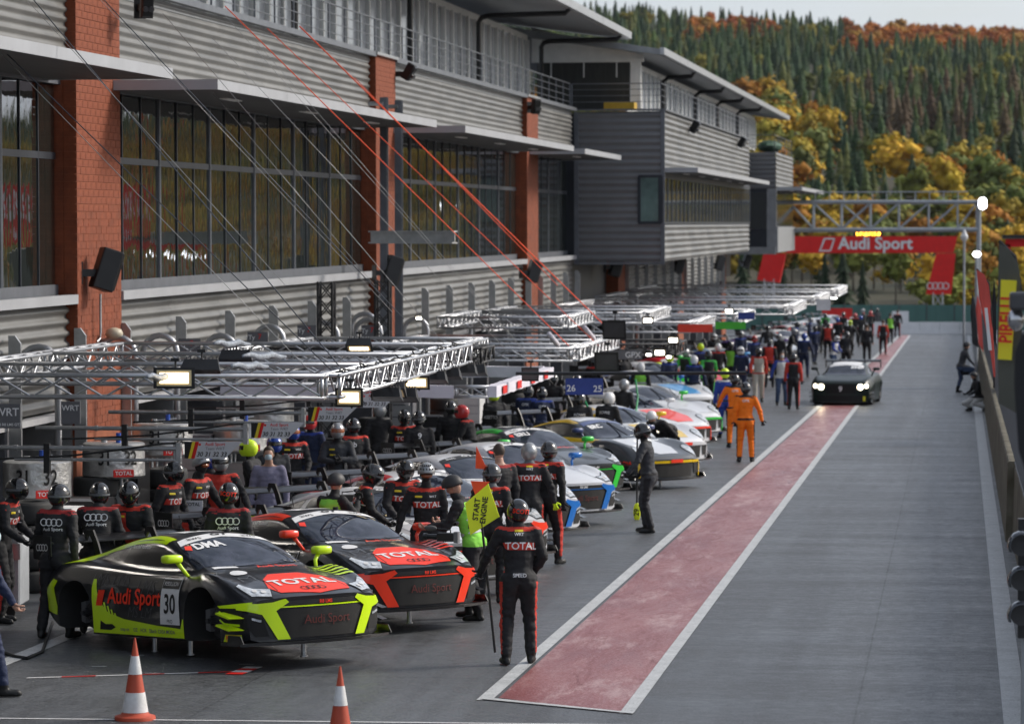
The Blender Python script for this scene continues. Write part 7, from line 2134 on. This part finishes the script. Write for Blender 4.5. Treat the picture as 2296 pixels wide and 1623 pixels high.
def person(loc, face, label, pk='stand', suit='plain', head_='full', hcol='helmet_black', gloves='cloth_black', height=1.83, look=0, nod=0, prints=(), curl=35, htxt=None, vis='visor', neck=None, group=None, hands_skin=False, scale=None):
    """face: direction the person faces, degrees clockwise from down the lane"""
    J, me, tree = pose(pk)
    t = thing('person', label, 'person', (loc.x, loc.y, 0), R(-face), group)
    sc = (scale or height / 1.83) * 1.02; t.scale = (sc, sc, sc)
    S_ = SUITS[suit]; nk = M[neck] if neck else M['balaclava'] if head_ in ('full', 'half_b') else M['cloth_black']
    ms = [M['cloth_' + S_[0]], M['cloth_' + S_[1]], M['cloth_' + S_[2]], M['cloth_' + S_[3]], nk, M['cloth_' + S_[5]], M['cloth_' + S_[6]], M['cloth_' + (S_[5] if suit in ('marshal', 'red', 'vestblue', 'whitetr', 'hood', 'navy') else S_[1])]]
    put('body', me, t, mats=ms)
    for k in 'lr':
        w, e = J[k + 'wr'], J[k + 'el']; d = (w - e).normalized(); side = J['R'] @ Vector((1, 0, 0)); X = (side - d * side.dot(d)).normalized(); Y = d.cross(X)
        if k == 'l': pass
        mw = Matrix(((X.x, Y.x, d.x, w.x), (X.y, Y.y, d.y, w.y), (X.z, Y.z, d.z, w.z), (0, 0, 0, 1)))
        put('hand' if hands_skin else 'glove', hand(curl, k == 'r'), t, mats=[M['skin'] if hands_skin else M[gloves]], mw=mw)
    base = J['head']; Rh = Matrix.Rotation(R(-look), 4, 'Z') @ Matrix.Rotation(R(-nod), 4, 'X')
    hm = Matrix.Translation(base + Vector((0, .015, .062))) @ Rh @ Matrix.Scale(.93, 4)
    if head_ == 'full':
        h_ = put('helmet', HFULL, t, mats=[M[hcol]], mw=hm); put('visor', HVIS, h_, mats=[M[vis]]); put('head', HEAD, t, mats=[M['balaclava']], mw=hm @ Matrix.Translation((0, 0, -.01)))
    elif head_ in ('half', 'half_b'):
        h_ = put('head', HEAD, t, mats=[nk if head_ == 'half_b' else M['skin']], mw=hm)
        hh = put('helmet', HHALF, t, mats=[M[hcol]], mw=hm @ Matrix.Translation((0, 0, .03)))
        if hcol == 'helmet_silver' or head_ == 'half_b': put('vent', VENTS, hh)
        if head_ == 'half_b':
            mb = MB(); mb.ell((0, .075, .012), (.078, .045, .038), 16, 8); put('goggles', mb.mesh('goggles', M[vis], True), t, mw=hm)
    elif head_ in ('cap', 'bare'):
        h_ = put('head', HEAD, t, mats=[M['skin']], mw=hm)
        for s in (-1, 1):
            mb = MB(); mb.ell((s * .029, .088, .010), (.012, .008, .007), 8, 6); put('eye', mb.mesh('eye', M['eye_dark'], True), h_)
        put('hair', HAIR, h_, loc=(0, .008, .012)).scale = (1.05, 1.05, 1.05)
        if head_ == 'cap': put('cap', CAPM, h_, mats=[M['cap_grey']])
        put('mask', MASK, h_, mats=[M['mask_black' if head_ == 'cap' else 'mask_blue']])
        if neck is None: pass
    if htxt and head_ == 'full':
        vs, fs = text_geo(htxt[0], .075, .02, .2); vs, fs = split_tri(vs, fs, .03); V = []
        for x, y in vs:
            a = x / .145; V.append((math.sin(a) * .138, -math.cos(a) * .167, .005 + y - x * .1))
        me2 = bpy.data.meshes.new('print'); me2.from_pydata(V, [], fs); me2.materials.append(M[htxt[1]]); put('lettering', me2, h_)
    elif htxt is None and head_ == 'full' and hcol == 'helmet_black':
        V = []; F = []
        for k in range(17):
            a = R(-130 + 260 * k / 16); V += [(math.sin(a) * .134, -math.cos(a) * .162, -.022), (math.sin(a) * .137, -math.cos(a) * .165, .005)]
        F = [(2 * i, 2 * i + 2, 2 * i + 3, 2 * i + 1) for i in range(16)]
        if 'hb' not in PTXT: me2 = bpy.data.meshes.new('band'); me2.from_pydata(V, [], F); me2.materials.append(M['balaclava_grey']); PTXT['hb'] = me2
        put('band', PTXT['hb'], h_)
    for pr in prints:
        if pr[0] == 'band':
            bnd = on_body(t, pk, pr[1], 'band', 0, 0, 1, M['cloth_red'], poly=((-.17, .295), (.17, .295), (.17, .375), (-.17, .375)), name='chest_band')
            on_body(bnd, pk, pr[1], 'TOTAL', .02, .335, .105, M['print_white'], off=.010)
        elif pr[0] == 'vest':
            for zz in (.10, .26):
                on_body(t, pk, pr[1], 'v', 0, 0, 1, M['cloth_reflective'], poly=((-.18, zz), (.18, zz), (.18, zz + .05), (-.18, zz + .05)), name='reflective_band')
            if pr[2]: on_body(t, pk, pr[1], pr[2], pr[3] if len(pr) > 3 else 0, .20, .075, M['print_black'], off=.010)
        elif pr[0] == 'diag':
            on_body(t, pk, pr[1], 'd', 0, 0, 1, M['cloth_red'], poly=((-.06, .12), (.10, .02), (.10, .16), (-.04, .32), (-.04, .48), (-.10, .48)), name='red_flash')
        elif pr[0] == 'rings':
            key = (pk, pr[1], 'rings')
            vs, fs = rings_geo(0, 0, .045, .011)
            bnd = on_body(t, pk, pr[1], 'rg', 0, 0, 1, M['print_white'], poly=((-.001, .40), (.001, .40), (.001, .402), (-.001, .402)), name='emblem')
            Jt = J['T']; 
            for sgn in (0,):
                o = Jt(0, pr[1] * .8, .40); hit = tree.ray_cast(o, J['R'] @ Vector((0, -pr[1], 0)))[0]
                if hit:
                    me2 = bpy.data.meshes.new('rings_mark'); me2.from_pydata([(x, y, 0) for x, y in vs], [], fs); me2.materials.append(M['print_white'])
                    u_ = J['R'] @ Vector((1 if pr[1] < 0 else -1, 0, 0)); v_ = J['R'] @ Vector((0, 0, 1))
                    put('rings_mark', me2, t, mw=frame(hit + J['R'] @ Vector((0, pr[1] * .012, 0)), u_, v_))
        elif pr[0] == 'patch':
            on_body(t, pk, pr[1], 'p', 0, 0, 1, M['flag_yellow'], poly=tuple((pr[2] + a, pr[3] + c) for a, c in ((-.045, -.012), (.045, -.012), (.045, .012), (-.045, .012))), name='sponsor_patch')
        else:
            on_body(t, pk, pr[1], pr[0], pr[2], pr[3], pr[4], M[pr[5] if len(pr) > 5 else 'print_white'])
    PEOPLE.append(t); return t
BK, FR = -1, 1
TB = (('band', BK), ('WRT', BK, 0, .46, .045), ('patch', BK, 0, .50)); TF = (('band', FR), ('patch', FR, -.10, .44), ('WRT', FR, .08, .44, .04))
AB = (('rings', BK), ('Audi Sport', BK, 0, .32, .055))
h = head
p1 = person(h(1163, 1120), -12, 'crew member in SCOTT helmet and TOTAL suit holding the start engine board', 'hold', 'wrt', prints=TB + (('SPEED', BK, 0, .015, .055),), htxt=('SCOTT', 'print_red'), look=-12)
person(h(1062, 1085, 1.70), -80, 'pit lane marshal in green vest bending over a video camera behind the neon board', 'camera', 'marshal', 'half', 'helmet_matt', prints=(('vest', BK, 'PIT LANE'), ('vest', FR, '')), hands_skin=True, nod=30)
person(h(1100, 1040), 8, 'tall crew member with grey neck cover just behind the neon board', 'stand', 'wrt', prints=TB, neck='balaclava_grey')
person(h(1187, 993), -10, 'crew member with neon gloves and white speckled helmet, back turned, left one of two', 'point', 'wrt', gloves='cloth_glove_lime', prints=TB, hcol='helmet_silver', neck='balaclava_grey')
person(h(1226, 990), 15, 'crew member in black with TOTAL band, back turned, right one of two', 'stand2', 'wrt', prints=TB)
person(h(1123, 1003, 1.78), -35, 'man in grey cap and black face mask between the crew members', 'stand', 'darkred', 'cap', neck='skin')
person(h(955, 1040), 168, 'crew member facing the camera in TOTAL suit and silver vented helmet beside number 31', 'point', 'wrt', 'half_b', 'helmet_silver', prints=TF, vis='visor_orange', nod=18)
person(h(800, 1036), 75, 'crew member in dark helmet leaning over the second row of cars', 'busy', 'wrt', prints=TB, nod=20)
person(h(896, 1024), 150, 'crew member in black helmet and TOTAL suit facing the camera between white roofs', 'busy', 'wrt', prints=TF, nod=10)
person(h(735, 1083, 1.62), 30, 'camera operator in green vest with matt black helmet between the cars', 'shoulder', 'marshal', 'half', 'helmet_matt', prints=(('vest', BK, 'SRO'),), scale=.95)
person(h(603, 1000, 1.76), 172, 'grey haired man in lilac work coat and blue face mask', 'coat', 'lab', 'bare', height=1.76, neck='skin', hands_skin=True)
person(h(124, 1086), 12, 'mechanic in black Audi Sport suit at the left end, back turned, leftmost of three', 'stand2', 'audi', prints=AB, look=15)
person(h(216, 1079), -5, 'mechanic in black Audi Sport suit, back turned, middle of the left group', 'busy', 'audi', prints=AB, look=-10)
person(h(298, 1072), 178, 'mechanic facing the camera with red diagonal flash on black suit', 'busy', 'wrt', prints=(('diag', FR), ('patch', FR, -.1, .44)), nod=25)
person(h(376, 1034), 110, 'mechanic turned right in black suit with red TOTAL band behind the rear wings', 'stand2', 'wrt', prints=TF + (('band', BK),), look=-10)
person(h(437, 1022), 115, 'mechanic in grey vented helmet behind the rear wing', 'hold', 'wrt', 'half_b', 'helmet_silver', prints=TF, vis='visor_orange')
person(h(493, 1013), 165, 'mechanic in red top with silver helmet and neon glove', 'hold', 'red', 'full', 'helmet_silver', gloves='cloth_glove_lime')
person(h(512, 1083), -8, 'mechanic in SCOTT helmet with Audi rings on the back, beside the nearest rear wing', 'stand', 'audi', prints=AB, htxt=('SCOTT', 'print_red'))
person(h(0, 1066), 95, 'mechanic in black and red at the left edge reaching right', 'busy', 'wrt', prints=TF)
person(at_z(-42, 1562), 60, 'person in dark blue jacket half out of the picture at the left edge', 'walk', 'navy', 'bare', height=1.8, neck='skin', hands_skin=True)
person(h(757, 948), 170, 'mechanic in grey suit with crossed arms, silver helmet and orange visor', 'crossed', 'grey', 'full', 'helmet_silver', vis='visor_orange', prints=(('patch', FR, -.08, .33), ('patch', FR, -.09, .42)))
person(h(794, 938), -20, 'mechanic in black suit with white letter b on the back', 'stand', 'wrt', prints=(('b', BK, 0, .40, .12),))
person(h(612, 976), 150, 'mechanic in grey and blue helmet behind the masked man', 'stand', 'grey', 'full', 'helmet_blue')
person(h(655, 950), 160, 'mechanic with orange and blue helmet in red and grey suit', 'stand2', 'wrt', 'full', 'helmet_blue', prints=TF, vis='visor_orange')
person(h(905, 918), 160, 'mechanic in black and red before the garage, left one of two', 'stand', 'wrt', prints=TF)
person(h(940, 922), -15, 'mechanic in black before the garage, back turned, right one of two', 'stand', 'plain', prints=(('9', BK, 0, .40, .14),))
p26 = person(h(1454, 949), -85, 'mechanic in grey suit with blue shin holding a board marked 29 in the lane', 'hold', 'grey', 'full', 'helmet_black', nod=12)
person(h(1500, 920, 1.32), -150, 'mechanic in black bending down with a white helmet in front of the yellow car', 'bend', 'rowe', 'half', 'helmet_white', nod=40)
person(h(1356, 877), 20, 'mechanic in black ROWE suit and white helmet with a green hose', 'busy', 'rowe', 'full', 'helmet_white', prints=(('ROWE', BK, 0, .38, .08),))
person(h(1300, 880), -5, 'mechanic in black ROWE suit under the blue board', 'stand', 'rowe', prints=(('ROWE', BK, 0, .38, .08),))
person(h(1178, 862), 10, 'mechanic in navy GPX suit, left one of two behind the dark wings', 'busy', 'navy', 'full', 'helmet_black', prints=(('GPX', BK, 0, .38, .08),))
person(h(1216, 866), -10, 'mechanic in navy GPX suit, right one of two behind the dark wings', 'busy', 'navy', 'full', 'helmet_black', prints=(('GPX', BK, 0, .38, .08),))
person(h(1648, 838), -8, 'crew member in orange GPX suit, left one of two in the lane', 'hold', 'orange', prints=(('GPX', BK, 0, .42, .08),))
person(h(1672, 857), -4, 'crew member in orange GPX suit, right one of two in the lane', 'point', 'orange', prints=(('GPX', BK, 0, .42, .08),))
person(h(1626, 826), -10, 'crew member in royal blue suit with yellow helmet stripes', 'stand', 'blue', 'full', 'helmet_lime')
person(h(1589, 785, 1.85), -10, 'crew member in black suit with green sleeves and shins', 'walk', 'blackgreen', 'full', 'helmet_black')
person(h(1436, 813), 0, 'marshal in yellow green vest and white helmet among the white cars', 'stand', 'marshal', 'full', 'helmet_white', prints=(('vest', BK, 'SRO'),), hands_skin=False)
person(h(1701, 779), 178, 'driver in cream and red suit facing the camera', 'walk', 'ferrari', 'full', 'helmet_black')
person(h(1752, 788, 1.76), 165, 'masked person in white vest and jeans', 'point', 'vestblue', 'bare', neck='skin', height=1.76)
person(h(1779, 792, 1.78), 0, 'person in black with red sleeves, back turned, near the driving car', 'stand', 'rider', 'full', 'helmet_black', height=1.78)
person(h(1803, 747), 0, 'tall crew member in dark navy suit with blue shins behind the person in black', 'point', 'navy', 'full', 'helmet_blue')
person(h(1868, 757, 1.55), 120, 'marshal in white vest and white helmet behind the driving car', 'busy', 'vestblue', 'full', 'helmet_white', scale=.9)
person(h(1897, 742), 10, 'crew member in dark overall behind the driving car, left one', 'busy', 'plain', 'full', 'helmet_black')
person(h(1944, 728, 1.8), 0, 'person in long black coat standing on the red strip', 'stand', 'plain', 'bare', neck='skin', hands_skin=True)
person(h(1917, 702), 10, 'crew member with red helmet and red blue sleeves far down the row', 'stand', 'wrt', 'full', 'helmet_red')
person(h(1996, 705, 1.76), 0, 'person in bright green vest on the red strip far away', 'walk', 'marshal', 'bare', neck='skin', prints=())
person(h(1980, 720, 1.76), 0, 'person in black with red collar on the red strip far away', 'stand', 'rider', 'bare', neck='skin')
person(h(2012, 697, 1.76), 10, 'person in pink and dark clothes walking far away at the white barrier', 'walk', 'darkred', 'bare', neck='skin')
person(h(2155, 771, 1.76), 70, 'hooded person in grey with one leg up at the pit wall', 'climb', 'hood', 'half', 'helmet_matt')
person(h(2195, 800, 1.7), -110, 'person in white trousers sitting at the pit wall fence', 'kneel', 'whitetr', 'half', 'helmet_matt', scale=.9)
person(h(1572, 770), -20, 'crew member with lime helmet behind the red car', 'stand', 'navy', 'full', 'helmet_lime')
# the busy far row
rp = random.Random(11)
far = [(1500, 792), (1535, 781), (1556, 797), (1610, 770), (1640, 765), (1663, 777), (1725, 760), (1748, 748), (1690, 752), (1770, 736), (1785, 722), (1826, 730), (1838, 716), (1856, 722), (1850, 702), (1878, 712), (1890, 700), (1905, 718), (1930, 707), (1938, 692), (1952, 696), (1966, 690), (1815, 712), (1720, 730), (1660, 742), (1600, 748), (1450, 770), (1400, 790), (1330, 800), (1240, 838), (1110, 872), (1060, 905), (1010, 900), (850, 905), (700, 930), (570, 985), (465, 1010), (1290, 840), (1395, 850)]
sn = ['plain', 'plain', 'navy', 'rowe', 'wrt', 'grey', 'rowe', 'navy', 'red', 'blackgreen', 'darkred', 'marshal']; hn = ['helmet_black', 'helmet_black', 'helmet_white', 'helmet_silver', 'helmet_black', 'helmet_red', 'helmet_blue', 'helmet_lime']
cn_ = {'plain': 'all black', 'navy': 'navy', 'wrt': 'red-striped', 'grey': 'grey', 'rowe': 'plain black', 'red': 'red', 'blackgreen': 'black and green', 'blue': 'royal blue', 'darkred': 'maroon', 'marshal': 'green vested', 'orange': 'orange'}
where = ['beside the garages', 'between the parked cars', 'near the truss legs', 'by the far cars', 'close to the red strip']
FARP = {}
for i, (px, py) in enumerate(far):
    su = rp.choice(sn if i < 30 else sn[:6]); hc = rp.choice(hn)
    t = person(h(px, py), rp.choice([0, 20, -30, 160, 200, 90, -80]), '', rp.choice(['stand', 'stand2', 'busy', 'point', 'walk', 'hold']), su, 'full', hc, group='mechanics among the far cars')
    FARP.setdefault((cn_[su], hc.split('_')[1]), []).append((px, t))
for (c_, h__), L_ in FARP.items():
    L_.sort(key=lambda q: q[0])
    for k, (px, t) in enumerate(L_):
        t['label'] = '%s crew member, %s helmet, %s%s' % (c_.replace('plain ', ''), h__, where[min(4, int(max(0, px - 400) / 330))], ', %s such from the left' % nth[k] if len(L_) > 1 else '')

# ---- things held
def world_of(t, v): return Matrix.Translation(t.location) @ Matrix.Rotation(t.rotation_euler.z, 4, 'Z') @ (Vector(v) * t.scale[0])
J = pose('hold')[0]; hw = (Matrix.Translation(p1.location) @ Matrix.Rotation(p1.rotation_euler.z, 4, 'Z')) @ (J['lwr'] + (J['lwr'] - J['lel']).normalized() * .09)
g0 = at_z(1108, 1462); sgn = thing('start_engine_board', 'neon yellow START ENGINE board on a black pole', 'lollipop board', (hw.x - .02, hw.y - .03, 0))
fwd = CR @ Vector((0, 0, -1)); dd = (hw - CAM).dot(fwd); s_ = FP / dd
def at_depth(px, py, dd_): r = ray(px, py); return CAM + r * (dd_ / r.dot(fwd))
P = [at_depth(*q, dd) for q in ((1043, 1128), (1095, 1084), (1120, 1158), (1055, 1199))]
base = at_depth(1110, 1462, dd); top = at_depth(1080, 1172, dd); o = Vector(sgn.location)
mb = MB(); off_ = (hw - at_depth(1098, 1225, dd)); 
mb.tube(base - o, top - o, .014, 10); mb.build('pole', M['black_plastic'], sgn)
mb = MB(); fy = Vector((0, -.012, 0)); n_ = 4
mb.add([tuple(p - o + fy) for p in P] + [tuple(p - o - fy * .2) for p in P], [(0, 1, 2, 3), (7, 6, 5, 4)] + [(i, i + 4, (i + 1) % 4 + 4, (i + 1) % 4) for i in range(4)])
mb.build('panel', mat('neon_board', srgb('f2ff2a'), .5, var=.03), sgn)
c = (P[0] + P[1] + P[2] + P[3]) / 4 - o; u_ = (at_depth(1083, 1110, dd) - at_depth(1076, 1170, dd)).normalized(); v_ = (at_depth(1040, 1140, dd) - at_depth(1100, 1150, dd)).normalized(); v_ = (v_ - u_ * v_.dot(u_)).normalized()
for k, tx in enumerate(('START', 'ENGINE')):
    text_obj(tx, .085, M['print_black'], sgn, frame(c + v_ * (.045 - k * .085) + Vector((0, -.02, 0)), u_, v_), .025)
J = pose('hold')[0]; q = p26.location
g = at_z(1428, 1165); t = thing('pit_board', 'upside down pit board with neon disc marked 29 held by the grey mechanic', 'pit board', (g.x, g.y, .02))
dd2 = (Vector(t.location) - CAM).dot(fwd); o = Vector(t.location)
a_, b_ = at_depth(1429, 952, dd2) - o, at_depth(1428, 1130, dd2) - o; mb = MB(); mb.tube(a_, b_, .016, 8); mb.build('pole', M['black_plastic'], t)
c_ = at_depth(1428, 1148, dd2) - o; mb = MB(); mb.ell(tuple(c_), (.065, .03, .17), 20, 12); mb.build('disc', M['neon_board'] if 'neon_board' in M else MATS['neon_board'], t, True)
text_obj('29', .13, M['print_black'], t, frame(c_ + Vector((0, -.035, 0)), (0, 0, 1), (-1, 0, 0)), .02)
# video cameras
def video_camera(px, py, dd_, rz, label):
    p = at_depth(px, py, dd_); t = thing('video_camera', label, 'video camera', tuple(p), R(rz)); t.scale = (.72, .72, .72)
    mb = MB(); mb.box(-.16, .12, -.06, .06, -.06, .08); o_ = mb.build('camera_body', M['black_plastic'], t); bv = o_.modifiers.new('b', 'BEVEL'); bv.width = .012
    mb = MB(); mb.tube((.12, 0, .01), (.30, 0, .01), .045, 16); mb.tube((.30, 0, .01), (.36, 0, .01), .058, 16); mb.build('lens', M['carbon'], t)
    mb = MB(); mb.ell((.24, 0, .15), (.11, .045, .045), 16, 10); mb.build('microphone', mat('fluff', (.10, .10, .10), .95), t, True)
    mb = MB(); mb.tube((-.1, .0, .13), (.12, 0, .14), .012, 6); mb.tube((-.1, 0, .08), (-.1, 0, .13), .01, 6); mb.build('handle', M['black_plastic'], t)
    mb = MB(); mb.box(-.24, -.17, -.055, .055, -.08, .10); mb.build('battery', M['grey_cladding'], t)
    return t
video_camera(997, 1205, 39.0, 170, 'shoulder video camera held low by the marshal in the green vest')
video_camera(778, 1118, 45.0, 35, 'video camera with furry microphone on the operator shoulder')
for i, pts in enumerate([((1068, 1000), (1066, 1050), (1092, 1052)), ((1055, 1078), (1066, 1112), (1098, 1080))]):
    P = [at_depth(*q, 44 - i * 2) for q in pts]; mb = MB(); mb.add([tuple(p) for p in P] + [tuple(p + Vector((0, .01, 0))) for p in P], [(0, 1, 2), (5, 4, 3), (0, 3, 4, 1), (1, 4, 5, 2), (2, 5, 3, 0)])
    tag(mb.build('signal_panel', M['orange_strap']), ('orange pointed signal board sticking up behind the neon board', 'orange panel edge left of the neon board')[i], 'signal board')
# hoses, carts and garage clutter
def hose(pts, r_, m_, label):
    mb = MB(); mb.path(pts, r_, 8); return tag(mb.build('air_hose', M[m_], smooth=True), label, 'hose')
mm('hose_green', (.02, .30, .10), .5)
hose([at_depth(1310, 895, 72), at_depth(1330, 940, 72), at_depth(1360, 985, 71), at_depth(1375, 1010, 70)], .025, 'hose_green', 'green air hose hanging over the yellow car')
hose([at_depth(1425, 850, 80), at_depth(1430, 890, 80), at_depth(1424, 940, 79), at_depth(1416, 985, 78)], .022, 'hose_green', 'green air hose hanging beside the vested marshal')
hose([at_depth(118, 1395, 41), at_z(95, 1460, .02), at_z(60, 1475, .02), at_z(30, 1470, .02), at_z(-10, 1455, .02)], .02, 'rubber', 'black air hose looping on the ground behind the first car')
p = at_z(20, 1388); t = thing('team_cart', 'pale grey equipment cart marked 3 at the left edge', 'cart', (p.x - .35, p.y + .3, 0), R(6))
mb = MB(); mb.box(-.75, .45, -.3, .4, .16, 1.05); o_ = mb.build('cabinet', mat('cart_grey', (.42, .44, .46), .5), t); bv = o_.modifiers.new('b', 'BEVEL'); bv.width = .02
mb = MB(); mb.box(-.78, .48, -.33, .43, 1.055, 1.09); mb.build('worktop', M['dark_metal'], t)
text_obj('3', .26, M['print_black'], t, frame((.10, -.305, .80), (1, 0, 0), (0, 0, 1)), .02)
for x in (-.6, .3):
    mb = MB(); mb.tube((x, -.25, .08), (x, -.2, .08), .08, 16); mb.build('wheel', M['rubber'], t)
mb = MB(); mb.box(.36, .46, -.35, -.31, .75, .95); mb.build('latch', M['steel'], t)
cl = random.Random(4)
items = ['stacked tyre', 'tool cabinet', 'flight case']
for i in range(26):
    px = 60 + i * 52; d_ = cl.uniform(12.7, 13.6)
    q = bl(px, 800, d_); w_ = bw(q.x, q.y, 0)
    if w_.y > 150: break
    kind = i % 3
    if kind == 0:
        t = thing('tyre_stack', 'stack of dark slick tyres before the garages, %s from the near end' % nth[min(15, i // 3)], 'tyre stack', (w_.x, w_.y, 0), 0, 'tyre stacks along the garages')
        for k in range(4):
            mb = MB(); mb.lathe([(.20, k * .31 + .01), (.33, k * .31 + .01), (.35, k * .31 + .06), (.35, k * .31 + .25), (.33, k * .31 + .30), (.20, k * .31 + .30), (.20, k * .31 + .01)], 22)
            mb.build('tyre', M['rubber'], t, True)
    elif kind == 1:
        t = thing('tool_cabinet', '%s tool cabinet before the garages, %s from the near end' % (('white', 'black', 'grey')[i // 3 % 3], nth[min(15, i // 3)]), 'cabinet', (w_.x, w_.y, 0), R(cl.uniform(-8, 8)), 'tool cabinets along the garages')
        mb = MB(); hh = cl.uniform(1.0, 1.7); mb.box(-.4, .4, -.3, .3, .1, hh); o_ = mb.build('cabinet', M[('panel_white', 'carbon', 'board_grey')[i // 3 % 3]], t)
        for k in range(5):
            mb = MB(); z = .16 + k * (hh - .2) / 5; mb.box(-.36, .36, -.32, -.302, z, z + (hh - .2) / 5 - .03); mb.build('drawer', M[('white_frame', 'black_plastic', 'steel')[i // 3 % 3]], t)
    else:
        t = thing('flight_case', 'dark flight case with metal edges before the garages, %s from the near end' % nth[min(15, i // 3)], 'case', (w_.x, w_.y, 0), R(cl.uniform(-8, 8)), 'flight cases along the garages')
        mb = MB(); hh = cl.uniform(.7, 1.2); mb.box(-.5, .5, -.35, .35, .08, hh); mb.build('shell', M['black_plastic'], t)
        mb = MB()
        for z in (.08, hh): mb.box(-.52, .52, -.37, -.352, z - .02, z + .02)
        for x in (-.5, .5): mb.box(x - .02, x + .02, -.37, -.352, .08, hh)
        mb.build('metal_edge', M['aluminium'], t)
print('people', len(PEOPLE), 'objects', len(bpy.data.objects))
